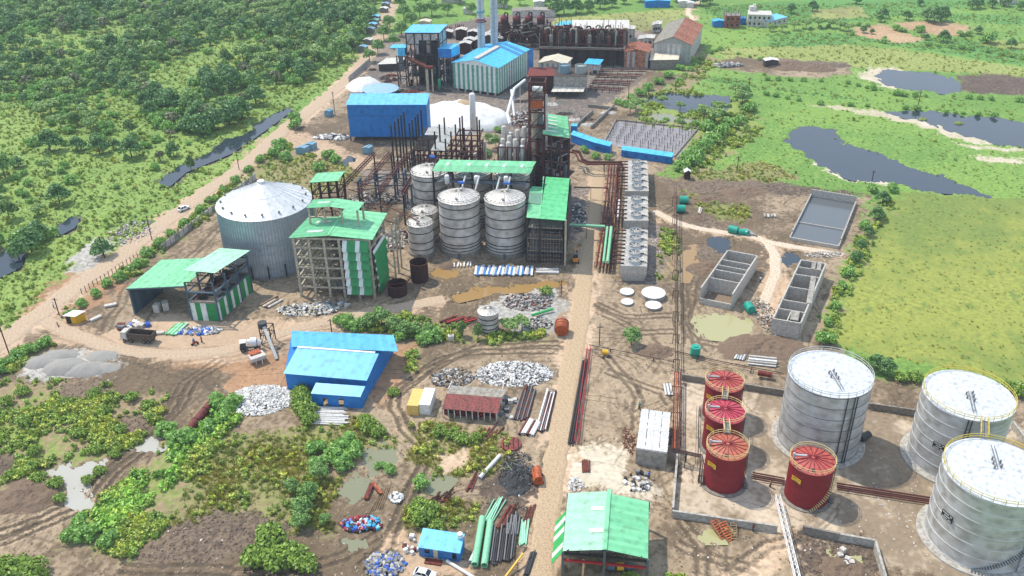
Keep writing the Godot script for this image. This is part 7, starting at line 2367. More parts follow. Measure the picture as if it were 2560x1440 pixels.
# walls round the spray pond
func pond_walls() -> void:
	for k in [[G(41.82,-338.34),G(71.87,-327.02),"low concrete rim on the far side of the spray pond"],[G(71.87,-327.02),G(58.08,-298.65),"low concrete rim on the hedge side of the spray pond"],[G(34.75,-313.82),G(41.82,-338.34),"low concrete rim on the rubble side of the spray pond"]]:
		var t = thing("pond_rim",k[2],"wall",k[0])
		rect_wall(t,"wall_face",k[0] - UP * 0.6,k[1] - UP * 0.6,1.0,0.5,M.concrete_old)
# ---- basins, yard and stores ----
# a stack of lengths laid side by side from line a0-a1 (their near ends) along vector d
func stack(called: String,label: String,cat: String,a0: Vector3,a1: Vector3,d: Vector3,n: int,r: float,mats: Array,jitter := 0.25,layers := 1,hollow := true,group := "") -> Node3D:
	var t = thing(called,label,cat,(a0 + a1) * 0.5 + d * 0.5,group)
	var q = RandomNumberGenerator.new()
	q.seed = hash(label)
	for k in n:
		var lay = k % layers
		var p = a0.lerp(a1,(k + 0.5) / n) + d * q.randf_range(-jitter,jitter) * 0.25 + UP * (r * (1.0 + lay * 1.75) + 0.08)
		var e = p + d * q.randf_range(1.0 - jitter,1.0) + (a1 - a0).normalized() * q.randf_range(-1,1) * jitter * 1.2
		if hollow: pipe(t,"pipe",p,e,r * q.randf_range(0.85,1.1),mats[k % mats.size()])
		else: beam(t,"bar",p,e,r * 2.0,mats[k % mats.size()],r * q.randf_range(0.8,1.6))
	return t

# a loose pile of many small pieces joined in one mesh over a low mound
func litter(called: String,label: String,cat: String,c: Vector3,rx: float,rz: float,h: float,n: int,size: Vector3,mats: Array,seed_: int,group := "") -> void:
	var t = thing(called,label,cat,c,group)
	var q = RandomNumberGenerator.new()
	q.seed = seed_
	for m in mats.size():
		var s = shape()
		for k in n / mats.size():
			var a = q.randf() * TAU
			var d = sqrt(q.randf())
			var p = c + Vector3(cos(a) * rx * d,0,sin(a) * rz * d)
			p.y = h * (1.0 - d * d) * q.randf_range(0.5,1.0) + size.y * 0.3
			var z = size * q.randf_range(0.55,1.3)
			box(s,p,Vector3(z.x,z.y,z.z * q.randf_range(0.6,1.4)),Basis.from_euler(Vector3(q.randfn() * 0.35,q.randf() * TAU,q.randfn() * 0.35)))
		var o = add(s,"loose_pieces",mats[m],t)
		structure(o,"stuff")

# bigger pieces that can be told apart
func clutter(called: String,label: String,cat: String,c: Vector3,rx: float,rz: float,n: int,size: Vector3,mats: Array,seed_: int,piece := "piece",group := "") -> void:
	var t = thing(called,label,cat,c,group)
	var q = RandomNumberGenerator.new()
	q.seed = seed_
	for k in n:
		var a = q.randf() * TAU
		var d = sqrt(q.randf())
		var z = size * q.randf_range(0.6,1.3)
		var p = c + Vector3(cos(a) * rx * d,z.y * 0.45 + 0.25 * (1.0 - d) * q.randf(),sin(a) * rz * d)
		block(t,piece,p,z,mats[k % mats.size()],0.0,Basis.from_euler(Vector3(q.randfn() * 0.12,q.randf() * TAU,q.randfn() * 0.12)))

func basin(label: String,a: Vector3,b: Vector3,d: Vector3,h: float,cross: Array,m: Material,floor_y := 0.15,front := 1.0) -> Node3D:
	var t = thing("concrete_basin",label,"basin",(a + b + d) * 0.5,"open concrete basins")
	var dn = d.normalized() * 0.18
	for k in [[a,b,"front_wall"],[b + dn,b + d - dn,"side_wall"],[b + d,a + d,"back_wall"],[a + d - dn,a + dn,"side_wall"]]:
		rect_wall(t,k[2],k[0] - UP * 0.5,k[1] - UP * 0.5,h * (front if k[2] == "front_wall" else 1.0) + 0.5,0.36,m)
	for f in cross:
		rect_wall(t,"baffle_wall",a + d * f[0] - UP * 0.4,b + d * f[0] - UP * 0.4,h * f[1] + 0.4,0.3,m)
	var s = shape()
	quad(s,a + UP * floor_y,b + UP * floor_y,b + d + UP * floor_y,a + d + UP * floor_y)
	add(s,"basin_floor",M.earth,t)
	return t

func build_works_right() -> void:
	var s: SurfaceTool
	M.new_conc = mat("#bfbcb5",0.9,0.0,M.stain,0.2)
	M.basin_water = mat("#5c6062",0.1)
	# basin with four cross walls
	var a: Vector3 = G(48.17,-198.5)
	var b: Vector3 = G(55.47,-195.11)
	var d: Vector3 = K(59.21,4.6,-220.09) - K(48,4.6,-199.81)
	d.y = 0
	basin("long grey concrete basin with four cross walls beside the olive pit",a,b,d,4.6,[[0.3,0.92],[0.5,0.95],[0.62,0.95],[0.76,0.97]],M.new_conc,0.15,0.35)
	# basin with rooms and slabs
	a = G(62.81,-183.67); b = G(68.78,-181.37)
	d = K(77.68,4.4,-212.4) - K(65.31,4.4,-188.35)
	d.y = 0
	d *= 1.22
	var t = basin("narrow concrete basin of several rooms with cover slabs beside the meadow hedge",a,b,d,4.4,[[0.16,1.0],[0.3,1.0],[0.52,1.0],[0.74,1.0],[0.87,1.0]],M.new_conc)
	var w = b - a
	for k in [[0.55,0.02,0.3,0.13],[0.78,0.3,0.2,0.44],[0.5,0.86,0.16,0.12],[0.72,0.86,0.16,0.12]]:
		s = shape()
		box(s,a + w * (k[0] + k[2] * 0.5) + d * (k[1] + k[3] * 0.5) + UP * 4.5,Vector3(w.length() * k[2],0.16,d.length() * k[3]),Basis(w.normalized(),UP,w.normalized().cross(UP)))
		add(s,"cover_slab",M.concrete,t)
	rect_wall(t,"spine_wall",a + w * 0.5 - UP * 0.4,a + w * 0.5 + d * 0.16 - UP * 0.4,4.6,0.3,M.new_conc)
	# sunk basin with grey water
	a = G(80.91,-233.25); b = G(93.2,-227.29)
	d = G(96.17,-263.18) - G(81.28,-233.76)
	d.y = 0
	t = basin("wide sunken concrete basin holding grey water beside the hedge trees",a,b,d,1.0,[[0.36,0.75]],M.new_conc)
	s = shape()
	quad(s,a + UP * 0.45,b + UP * 0.45,b + d + UP * 0.45,a + d + UP * 0.45)
	add(s,"water",M.basin_water,t)
	for k in [[b + d,a + d],[a,a + d],[b,b + d]]:
		var p: Vector3 = k[0]
		var q: Vector3 = k[1]
		rect_wall(t,"wall",p + (q - p) * (0.0 if p == b + d else 0.12) + UP * 0.5,q + UP * 0.5,2.4 if p == b + d else 0.9,0.4,M.new_conc)
		for i in 16:
			var g = p.lerp(q,(i + 0.5) / 16.0)
			beam(t,"rebar",g + UP * 0.8,g + UP * (3.6 if p == b + d else 2.2),0.06,M.rust_dark)
	# round white lids
	for k in [[G(30.18,-204.16),1.75,0.5,"small round white lidded tank beside the cooling towers"],[G(36.83,-202.09),3.0,1.2,"larger round white lidded tank with a rust mark"],[G(36.08,-196.88),1.95,0.6,"round white lid leaning before the larger lidded tank"],[G(29.7,-199.26),1.5,0.3,"half buried white lid beside a rusty beam"]]:
		var l = thing("lidded_tank",k[3],"tank",k[0],"white lidded tanks")
		s = shape()
		lathe(s,k[0],[Vector2(k[1],-0.3),Vector2(k[1],k[2])],28)
		add(s,"wall",M.concrete,l)
		s = shape()
		lathe(s,k[0],[Vector2(k[1] + 0.12,k[2]),Vector2(k[1] + 0.12,k[2] + 0.14),Vector2(0,k[2] + 0.3)],28)
		add(s,"lid",M.white,l)
	# teal tanks
	var teal = [[G(53.38,-259.9),0.0,"teal plastic tank lying behind another by the pipe trestle"],[G(51.29,-253.44),0.0,"teal plastic tank lying before another by the pipe trestle"],[G(64.58,-239.05),0.6,"teal plastic tank lying beside grey formwork panels"],[G(66.93,-237.38),0.2,"small teal tank in a pair beside grey formwork panels"],[G(68.34,-237.86),0.9,"small teal tank touching the formwork panels"],[G(59.71,-195.37),1.4,"teal plastic tank beside the long concrete basin"],[G(42.64,-174.59),9.0,"upright teal plastic tank beside the pipe trestle"]]
	for k in teal:
		var l = thing("water_tank",k[2],"tank",k[0],"teal plastic tanks")
		s = shape()
		var r = 0.85 if k[2].begins_with("small") else 1.15
		var up = Vector3(cos(k[1]),0,sin(k[1])) if k[1] < 5.0 else UP
		var c: Vector3 = k[0] + (UP * r if k[1] < 5.0 else Vector3.ZERO)
		var len = r * 2.3
		tube(s,[c,c + up * len],r,18)
		add(s,"barrel",M.teal,l)
		for j in 5:
			s = shape()
			tube(s,[c + up * len * (j + 0.6) / 5.6,c + up * len * (j + 0.8) / 5.6],r * 1.04,18)
			add(s,"rib",M.teal,l)
		s = shape()
		tube(s,[c + up * len,c + up * (len + 0.2)],r * 0.45,12)
		add(s,"cap",M.teal,l)
	# flat roofed white building
	var fb = thing("flat_roof_house","small grey house with a flat white stained roof beside rust pipes","building",G(27.6,-140.7))
	a = G(24.11,-137.39); b = G(29.7,-135.96)
	d = K(25.9,3.9,-149.85) - K(23.27,3.9,-137.4)
	d.y = 0
	for k in [[a,b],[b,b + d],[b + d,a + d],[a + d,a]]:
		rect_wall(fb,"wall",k[0] - UP * 0.3,k[1] - UP * 0.3,4.0,0.3,M.concrete)
	var wn = (b - a).normalized()
	for i in 4:
		for j in 6:
			s = shape()
			var c = a + (b - a) * (i + 0.5) / 4.0 + d * (j + 0.5) / 6.0 + UP * 3.8
			box(s,c,Vector3(a.distance_to(b) / 4.0 + (0.26 if i == 0 or i == 3 else -0.02),0.25,d.length() / 6.0 - 0.02),Basis(wn,UP,wn.cross(UP)))
			add(s,"roof_slab",M.roof_white[(i * 3 + j * 5) % 3],fb)
	# bottom shed with the big green gable roof
	var gs = thing("pump_shed","open shed with a bright green gable roof beside the plant road","shed",G(14.98,-108.71))
	var lb: Vector3 = K(9.53,6.5,-122.16)
	var lf: Vector3 = K(7.81,6.5,-108.38)
	var rb: Vector3 = K(23.77,6.5,-119.59)
	var rf: Vector3 = K(21.78,6.5,-106.33)
	var kb: Vector3 = K(16.78,8.2,-120.98)
	sheets(gs,"roof_sheet",lf,lb,K(14.63,8.2,-106.87),16,M.pale_green)
	sheets(gs,"roof_sheet",rf,rb,K(14.63,8.2,-106.87),16,M.green)
	beam(gs,"ridge_cap",K(14.61,8.35,-106.73),kb + UP * 0.15,0.7,M.green[2],0.1)
	skylights(gs,lf,lb,K(14.63,8.2,-106.87),[Vector2(0.28,0.62),Vector2(0.66,0.62)],1.0,2.4)
	skylights(gs,rf,rb,K(14.63,8.2,-106.87),[Vector2(0.34,0.55),Vector2(0.76,0.55)],0.9,2.6)
	for k in [[lf,0.0],[lf,0.5],[lf,1.0],[rf,0.0],[rf,0.5],[rf,1.0]]:
		var p: Vector3 = k[0].lerp(lb if k[0] == lf else rb,k[1])
		beam(gs,"column",Vector3(p.x,-0.3,p.z),p - UP * 0.1,0.4,M.steel_grey)
	var mid: Vector3 = K(14.63,8.2,-106.87)
	beam(gs,"column",Vector3(mid.x,-0.3,mid.z),mid - UP * 0.2,0.35,M.steel_grey)
	for y in [5.9,4.4]:
		beam(gs,"tie_beam",Vector3(lf.x,y,lf.z),Vector3(rf.x,y,rf.z),0.35,M.red_plain if y < 5.0 else M.steel_dark)
	for i in 7:
		beam(gs,"rafter_lacing",lf.lerp(rf,i / 7.0) - UP * 0.5,lf.lerp(rf,(i + 0.5) / 7.0) + UP * (0.2 + 1.4 * (1.0 - absf(i - 3.0) / 3.5)),0.12,M.steel_dark)
	sheets(gs,"skirt_sheet",lf - UP * 0.5 + Vector3(-0.1,0,0),lf.lerp(lb,0.72) - UP * 0.5 + Vector3(-0.1,0,0),lf - UP * 3.2 + Vector3(-1.9,0,0),8,[M.green_wall2,M.white_wall],[0,1,0,0,1,0,1,0])
	s = shape()
	box(s,(lf + rb) * 0.5 * Vector3(1,0,1) + UP * 2.4,Vector3(9.0,4.8,0.3),Basis())
	add(s,"inner_wall",M.concrete_old,gs)
	for k in 3:
		s = shape()
		tube(s,[Vector3(mid.x + 1.0 + k * 1.6,1.0,mid.z - 3.0),Vector3(mid.x + 2.2 + k * 1.6,1.0,mid.z - 3.0)],0.7,12)
		add(s,"pump",M.yellow if k % 2 else M.steel_blue,gs)
	# small things on the mud
	var yc = thing("compressor","small yellow tank compressor on wheels at the fence corner","compressor",G(21.58,-175.17))
	s = shape()
	tube(s,[G(20.95,-175.52) + UP * 0.9,G(22.34,-175.32) + UP * 0.9],0.65,14)
	add(s,"tank",M.yellow,yc)
	for k in 2: drum(yc,"wheel",G(21.07,-174.85) + Vector3(1.2 * k,0,0.5),0.3,0.25,M.tyre)
	stack("sheet_stack","long stack of white panels behind the back bund wall","panels",G(54.02,-170.68),G(54.92,-172.93),Vector3(6.4,0,1.4),6,0.22,[M.white,M.white_dirty],0.05,3,false)
	stack("panel_stack","white and grey panels leaning near the hedge track","panels",G(51.49,-173.02),G(53.62,-172.15),Vector3(1.2,0,-2.6),8,0.18,[M.white,M.mid_grey],0.2,1,false)
	stack("formwork_panels","grey formwork panels lying beside the teal tanks","panels",G(69.38,-236.25),G(72.05,-235.63),Vector3(-1.5,0,-5.0),6,0.3,[M.concrete,M.mid_grey],0.3,1,false)
	stack("timber_planks","pale planks lying on the grass beyond the trestle","planks",G(57.81,-251.76),G(58.32,-251.16),Vector3(1.4,0,-4.4),3,0.25,[M.whitewash,M.wood],0.1,1,false)
	stack("sheet_bundle","bundle of white sheets beside the rust pipe row","panels",G(33.32,-159.29),G(34.98,-159.24),Vector3(0.2,0,-4.2),5,0.2,[M.white,M.mid_grey],0.05,1,false)
	stack("red_bars","short stack of rust red angle bars on pale ground","bars",G(13.18,-134.83),G(14.75,-134.79),Vector3(0.3,0,-3.8),8,0.1,[M.rust,M.rust_red],0.1,1,false)
	stack("grey_slabs","grey slabs set up on grass near the sunken basin","panels",G(77.07,-248.2),G(81.18,-248.05),Vector3(0.4,0,-2.4),4,0.3,[M.concrete,M.white_dirty],0.2,1,false)
	clutter("motor_cluster","cluster of white and black pump motors on the dirt","motors",G(23.57,-131.96),2.6,3.0,34,Vector3(0.6,0.5,0.6),[M.white,M.black,M.mid_grey,M.white_dirty],51,"motor")
	litter("white_litter","scattering of white sacks beside the plant road fence","sacks",G(11.61,-131.45),1.6,2.0,0.4,60,Vector3(0.4,0.25,0.4),[M.white,M.white_dirty],52)
	litter("brick_litter","broken red bricks on mud beside the flat roofed house","bricks",G(23.54,-144.55),1.4,4.5,0.15,150,Vector3(0.25,0.12,0.16),[M.rust_red,M.rust],53)
	litter("site_rubbish","white and brown rubbish between the two long basins","rubbish",G(63.69,-191.78),3.0,9.0,0.35,240,Vector3(0.5,0.15,0.35),[M.white_dirty,M.wood,M.concrete,M.mid_grey],54)
	litter("site_rubbish","pale rubble on the track end beside the sunken basin","rubbish",G(88.13,-223.81),6.0,1.6,0.3,120,Vector3(0.6,0.2,0.4),[M.white_dirty,M.concrete],55)
	litter("site_rubbish","thin litter on mud before the middle cooling tower","rubbish",G(43.48,-234.55),2.4,9.0,0.1,90,Vector3(0.3,0.1,0.25),[M.white,M.mid_grey],56)
	clutter("timber_scrap","tangle of broken timber beside the olive pit","timber",G(64.2,-189.87),2.4,3.0,22,Vector3(0.3,0.12,2.2),[M.wood,M.rust,M.white_dirty],57,"plank")
	litter("yard_rubbish","pale trash scattered over the red tank yard floor","rubbish",G(69.21,-121.81),12.0,9.0,0.02,70,Vector3(0.35,0.08,0.25),[M.white_dirty],58)
	for k in [[G(57.49,-248.06),2.0,0.9,"dark earth bank beside the curving service track"],[G(62.91,-261.98),4.0,0.9,"churned earth bank beside the grass plot"],[G(55.2,-217.14),4.4,1.2,"dark earth bank between trestle and long basin"],[G(58.66,-177.5),7.0,0.8,"churned earth bank along the back fence"],[G(33.82,-176.51),3.4,0.9,"dark earth bank under the lone tree"],[G(129.13,-407.52),8.0,1.6,"dark soil heap in the far field clearing"],[G(140.45,-402.46),6.0,1.4,"second dark soil heap in the far field clearing"],[G(75.72,-267.74),5.0,0.7,"low brown earth bank beside the fields"],[G(55.71,-109.66),3.0,0.6,"churned earth bank in the walled pit"]]:
		heap("earth_bank",k[3],"earth",k[0],k[1] * 1.6,k[1],k[2],M.dark_earth,hash(k[3]) % 97,0.7,0.9,"earth banks")
	# poles
	for k in [[G(20.7,-179.95),5.5,"rust pole beside the plant road bend"],[G(12.84,-202.83),5.0,"dark pole at the flooded track junction"],[G(-43.85,-183.89),6.0,"dark pole beside the yard tree clump"],[G(48.69,-356.43),9.0,"tall dark pole before the pond bank"],[G(164.66,-349.3),6.0,"thin pole on the bank between two ponds"],[G(118.44,-271.89),5.0,"thin pole at the end of the long pond"],[G(99.94,-365.31),8.0,"pole among the shrubs behind the pond"],[G(76.96,-283.69),6.0,"pole on the grass beside the mud"],[G(-106.82,-239.75),8.0,"leaning pole beside the hill road verge"],[G(-116.61,-228.72),7.0,"pole on the hill side of the road"],[G(-120.23,-179.11),9.0,"pole at the road junction verge"],[G(-116.43,-197.73),5.0,"short pole beside the yellow kiosk"],[G(-94.47,-293.12),7.0,"pole beside the hill road by the silo"],[G(-69.94,-348.28),10.0,"pole with transformer beside the blue warehouse"]]:
		var p = thing("utility_pole",k[2],"pole",k[0],"poles")
		beam(p,"shaft",k[0] - UP * 0.3,k[0] + UP * k[1],0.2,M.rust_dark)
		beam(p,"cross_arm",k[0] + UP * (k[1] - 0.5) - RIGHT * 0.7,k[0] + UP * (k[1] - 0.5) + RIGHT * 0.7,0.12,M.rust_dark)
	# long bars and red girders laid along the road
	stack("road_bars","long dark pipes laid beside the plant road","pipes",G(10.79,-143.34),G(12.24,-143.05),G(16.94,-173.65) - G(11.61,-143.32),6,0.14,[M.dark_grey,M.steel_dark],0.05,2)
	var rg = thing("red_girder","long red lattice girder laid beside the plant road","girder",G(14.94,-158.31))
	for k in [-0.4,0.4]: lattice(rg,G(18.07,-178.3) + UP * 1.0 + RIGHT * k,G(12.69,-143.54) + UP * 1.0 + RIGHT * k,0.8,26,M.red_plain,0.14)
	run_pipes("fence_pipe","thin dark pipe on posts along the road fence corner",[K(18.17,0.9,-178.67),K(37.56,0.9,-170.96)],1,0.0,0.08,[M.steel_dark],"",7.0)
	var ob = thing("orange_hopper","orange rusty hopper lying beside the plant road","hopper",G(4.32,-132.97))
	s = shape()
	box(s,G(4.32,-132.97) + UP * 0.9,Vector3(1.8,1.2,3.4),Basis(UP,0.1))
	add(s,"body",M.orange,ob)
	s = shape()
	tube(s,[G(4.32,-132.97) + Vector3(0,1.5,-1.7),G(4.32,-132.97) + Vector3(0.2,1.5,1.6)],0.75,12)
	add(s,"barrel",M.orange,ob)
	for k in 4: drum(ob,"wheel",G(4.32,-132.97) + Vector3([-0.9,0.9][k % 2],0,[-1.1,1.1][k / 2]),0.32,0.5,M.tyre)

func door(t: Node,c: Vector3,x: Vector3,w: float,h: float,m: Material) -> void:
	var s = shape()
	box(s,c + UP * h * 0.5,Vector3(w,h,0.1),Basis(x,UP,x.cross(UP)))
	add(s,"door",m,t)

func build_yard() -> void:
	var s: SurfaceTool
	# blue workshop
	var t = thing("blue_workshop","blue workshop with broad pale blue roof and small front annex","building",G(-40.89,-170.38))
	var e = 4.6
	var fl: Vector3 = K(-50.97,4.6,-163.56)
	var fr: Vector3 = K(-32.03,4.6,-160.34)
	var rl: Vector3 = K(-49.17,6.2,-171.61)
	var rr: Vector3 = K(-31.1,6.2,-168.83)
	var bl: Vector3 = K(-52.7,4.8,-180.81)
	var br: Vector3 = K(-28.05,4.8,-178.18)
	sheets(t,"roof_sheet",fl,fr,rl,22,M.blue_pale)
	sheets(t,"roof_sheet",bl,br,rl + (rl - rr) * 0.08,24,M.blue_pale)
	beam(t,"ridge_light",rl + UP * 0.1,rr + UP * 0.1,0.6,M.white,0.1)
	var lo = func(p): return Vector3(p.x,0.0,p.z)
	var a: Vector3 = lo.call(fl) + Vector3(0.3,0,-0.5)
	var b: Vector3 = lo.call(fr) + Vector3(-0.3,0,-0.5)
	var c: Vector3 = lo.call(br) + Vector3(-0.4,0,0.4)
	var d: Vector3 = lo.call(bl) + Vector3(0.3,0,0.4)
	sheets(t,"front_sheet",a,b,a + UP * 4.6,18,M.blue)
	sheets(t,"side_sheet",b,c,b + UP * 4.6,20,M.blue)
	sheets(t,"side_sheet",d,a,d + UP * 4.6,16,M.blue)
	sheets(t,"rear_sheet",c,d,c + UP * 4.6,18,M.blue)
	s = shape()
	var g = lo.call(rr) + UP * 6.1
	tri(s,b + UP * 4.6,c + UP * 4.6,g)
	tri(s,a + UP * 4.6,d + UP * 4.6,lo.call(rl) + UP * 6.1)
	add(s,"gable",M.blue[0],t)
	sheets(t,"annex_roof",K(-43.94,3.3,-157.75),K(-32.98,3.3,-156.18),K(-43.19,4.2,-160.45),10,M.blue_pale)
	var n0: Vector3 = G(-43.89,-158.11)
	var n1: Vector3 = G(-33.07,-156.41)
	var nb = a.lerp(b,0.4) - n0
	nb = Vector3(0.8,0,-5.0)
	var x = (n1 - n0).normalized()
	pierced(t,"annex_front",n0,n1,3.1,0.2,M.blue[0],[[2.4,3.5,0.0,2.3],[5.9,7.1,0.0,2.3]])
	rect_wall(t,"annex_side",n1,n1 + nb,3.2,0.2,M.blue[0])
	rect_wall(t,"annex_side",n0,n0 + nb,3.2,0.2,M.blue[0])
	litter("blue_scrap","torn blue and white sheet on the back corner of the workshop roof","sheet",K(-29.61,5.2,-179),1.6,1.4,0.2,20,Vector3(0.8,0.1,0.6),[M.blue_plain,M.white],61)
	# containers
	for k in [[G(-22.78,-154.05),M.yellow_pale,"yellow shipping container beside a white one"],[G(-20.3,-154.27),M.white,"white shipping container beside a yellow one"]]:
		var p: Vector3 = k[0]
		var cn = thing("container",k[2],"container",p,"shipping containers")
		var cx = RIGHT * 2.38
		var cz = AWAY * 6.0
		sheets(cn,"side",p,p + cx,p + UP * 2.5,3,[k[1]])
		sheets(cn,"side",p + cx,p + cx + cz,p + cx + UP * 2.5,6,[k[1]])
		sheets(cn,"side",p + cz,p,p + cz + UP * 2.5,6,[k[1]])
		sheets(cn,"end",p + cx + cz,p + cz,p + cx + cz + UP * 2.5,3,[k[1]])
		s = shape()
		box(s,p + cx * 0.5 + cz * 0.5 + UP * 2.55,Vector3(2.44,0.1,6.1),Basis(RIGHT,UP,RIGHT.cross(UP)))
		add(s,"top",k[1],cn)
	# maroon roofed stores
	var ms = thing("maroon_store","low row of stalls under a maroon sheet roof","shed",G(-9.02,-153.98))
	var m0: Vector3 = G(-15.24,-153.04)
	var m1: Vector3 = G(-3.76,-151.52)
	var mx = (m1 - m0).normalized()
	sheets(ms,"roof_sheet",K(-15.24,2.6,-152.58),K(-3.36,2.6,-150.64),K(-14.52,3.3,-156.98),14,M.maroon)
	for k in 10:
		beam(ms,"post",m0.lerp(m1,k / 9.0) - UP * 0.2,m0.lerp(m1,k / 9.0) + UP * 2.5,0.22,M.whitewash)
		if k < 9 and k % 3 != 1: door(ms,m0.lerp(m1,(k + 0.5) / 9.0) + AWAY * 0.9,mx,1.0,2.2,M.maroon[0])
	rect_wall(ms,"back_wall",m0 + AWAY * 1.6 - UP * 0.2,m1 + AWAY * 1.6 - UP * 0.2,2.7,0.2,M.soot)
	rect_wall(ms,"end_wall",m1 - UP * 0.2,m1 + AWAY * 5.0 - UP * 0.2,2.7,0.2,M.whitewash)
	var gr = thing("grey_store","low store with a weathered grey sheet roof behind the maroon stalls","shed",G(-8.33,-160.37))
	sheets(gr,"roof_sheet",K(-14.47,3,-157.39),K(-2.43,3,-155.64),K(-13.63,3.3,-159.87),13,M.asbestos)
	rect_wall(gr,"side_wall",G(-2.67,-157.62),G(-2.14,-160.94),2.8,0.2,M.whitewash)
	rect_wall(gr,"side_wall",G(-14.29,-159.36),G(-13.56,-162.57),2.8,0.2,M.whitewash)
	# blue cabin
	var bc = thing("site_cabin","small blue site cabin with a pale blue roof and white roof tank","cabin",G(-13.4,-113.35))
	var c0: Vector3 = G(-17.03,-113.99)
	var c1: Vector3 = G(-9.91,-112.45)
	var cd = Vector3(0.7,0,-3.4)
	var cx = (c1 - c0).normalized()
	pierced(bc,"front_wall",c0,c1,2.5,0.15,M.blue_wall,[[1.0,1.9,0.9,1.8],[2.5,3.4,0.0,2.1],[6.0,6.8,0.3,1.9]])
	rect_wall(bc,"side_wall",c1,c1 + cd,2.6,0.15,M.blue[0])
	rect_wall(bc,"side_wall",c0,c0 + cd,2.6,0.15,M.blue[0])
	rect_wall(bc,"rear_wall",c1 + cd,c0 + cd,2.7,0.15,M.blue[0])
	door(bc,c0 + cx * 2.95 + cd * 0.04,cx,0.9,2.0,M.cream)
	for k in [1.45,6.4]:
		s = shape()
		box(s,c0 + cx * k + cd * 0.04 + UP * 1.3,Vector3(0.9,0.9,0.06),Basis(cx,UP,cx.cross(UP)))
		add(s,"window",M.glass,bc)
	sheets(bc,"roof_sheet",c0 - cx * 0.2 + Vector3(0,2.5,0.5),c1 + cx * 0.2 + Vector3(0,2.5,0.5),c0 + cd - cx * 0.2 + Vector3(0,3.0,-0.2),8,M.cyan_pale)
	drum(bc,"roof_tank",c1 + cd * 0.8 - cx * 0.5 + UP * 3.0,0.5,0.9,M.white)
	s = shape()
	box(s,c0 + cx * 2.8 - cd * 0.3 + UP * 0.1,Vector3(3.0,0.25,1.2),Basis(cx,UP,cx.cross(UP)))
	add(s,"step",M.rust_red,bc)
	clutter("drum_group","white drums and sacks beside the blue site cabin","drums",G(-18.43,-116.28),1.8,2.4,16,Vector3(0.7,0.7,0.7),[M.white,M.white_dirty,M.rust],62,"drum")
	# pipes
	var lp = thing("long_pipe","long maroon rusted pipe lying among green creepers","pipe",G(-67.29,-153.39))
	pipe(lp,"pipe_length",G(-68.24,-148.07) + UP * 1.0,G(-67.03,-153.38) + UP * 1.0,0.98,M.rust_maroon)
	pipe(lp,"pipe_length",G(-67.03,-153.38) + UP * 1.0,G(-65.67,-158.66) + UP * 1.0,0.98,M.rust_maroon)
	for k in 4:
		s = shape()
		var p: Vector3 = G(-68.24,-148.07).lerp(G(-65.67,-158.66),k / 3.0) + UP * 1.0
		var dd: Vector3 = (G(-65.67,-158.66) - G(-68.24,-148.07)).normalized()
		tube(s,[p - dd * 0.08,p + dd * 0.08],1.05,18,false)
		add(s,"weld_ring",M.rust_dark,lp)
	for k in [[G(-7.22,-111.12),G(-6.13,-122.43),"fat mint green pipe next to the site cabin",0.62],[G(-5.55,-110.91),G(-4.64,-121.38),"fat mint green pipe beside the grey rod stack",0.62],[G(-6.9,-133.34),G(-2.95,-139.96),"single white pipe lying near the round rusty lid",0.4],[G(-8.01,-112.05),G(-6.98,-115.37),"short white pipe beside the mint pipes",0.35],[G(-12.15,-112.41),G(-6.93,-108.27),"long white pipe before the site cabin",0.3]]:
		var p = thing("loose_pipe",k[2],"pipe",k[0])
		pipe(p,"pipe_length",k[0] + UP * k[3],k[1] + UP * k[3],k[3],M.mint if k[3] > 0.5 else M.white)
	stack("rod_stack","wide stack of dark grey steel rods beside mint pipes","rods",G(-4.79,-111.62),G(-0.47,-112.44),G(-2,-120.82) - G(-2.85,-111.76),22,0.13,[M.dark_grey,M.mid_grey,M.steel_dark],0.2,2)
	stack("rod_stack","second stack of grey steel rods beside pale green tubes","rods",G(-2,-118.35),G(0.38,-118.49),G(-0.51,-123.85) - G(-1.06,-118.33),14,0.12,[M.dark_grey,M.mid_grey],0.2,2)
	stack("green_tubes","bundle of thin pale green tubes beside the grey rods","tubes",G(0.42,-115.88),G(1.85,-116.14),G(1.7,-122.77) - G(1.14,-116.15),8,0.13,[M.mint,M.mint_pale],0.2,1)
	stack("green_tubes","fan of pale green tubes above the mint pipes","tubes",G(-6.12,-121.92),G(-4.2,-121.37),G(-2.91,-128.14) - G(-5.38,-121.6),7,0.14,[M.mint,M.mint_pale],0.3,1)
	stack("rust_bars","bundle of rust brown bars beside pale green tubes","bars",G(-3.75,-119.86),G(-2,-120.32),G(-0.26,-126.47) - G(-2.88,-120.14),12,0.12,[M.rust,M.rust_red,M.rust_dark],0.25,2,false)
	stack("rust_bars","rust brown channel bars beside the black net pile","bars",G(0.76,-119.27),G(2.07,-119.74),G(3.11,-125.87) - G(1.34,-119.46),6,0.14,[M.rust_dark,M.rust],0.2,1,false)
	stack("grey_rods","black bundle of rods lying on the road edge","rods",G(1.15,-108.99),G(2.1,-108.79),G(2.94,-114.41) - G(1.42,-108.98),7,0.13,[M.dark_grey],0.1,2)
	stack("steel_pipes","row of grey and rusty pipes beside the white scrap heap","pipes",G(-0.27,-151.98),G(2.95,-151.36),G(3.69,-163.77) - G(1.26,-151.67),14,0.2,[M.mid_grey,M.rust_dark,M.dark_grey,M.rust],0.25,1)
	stack("steel_pipes","row of grey pipes with one white pipe beside plant road","pipes",G(4.56,-148.25),G(6.69,-147.28),G(8.55,-162.14) - G(5.55,-147.83),10,0.24,[M.white,M.rust_dark,M.mid_grey,M.rust],0.2,1)
	stack("white_pipes","short white pipes beside rust pipes and the round lid","pipes",G(0.77,-146.65),G(4.07,-146.05),G(3.97,-151.33) - G(2.17,-146.35),6,0.32,[M.rust,M.white,M.white],0.15,1)
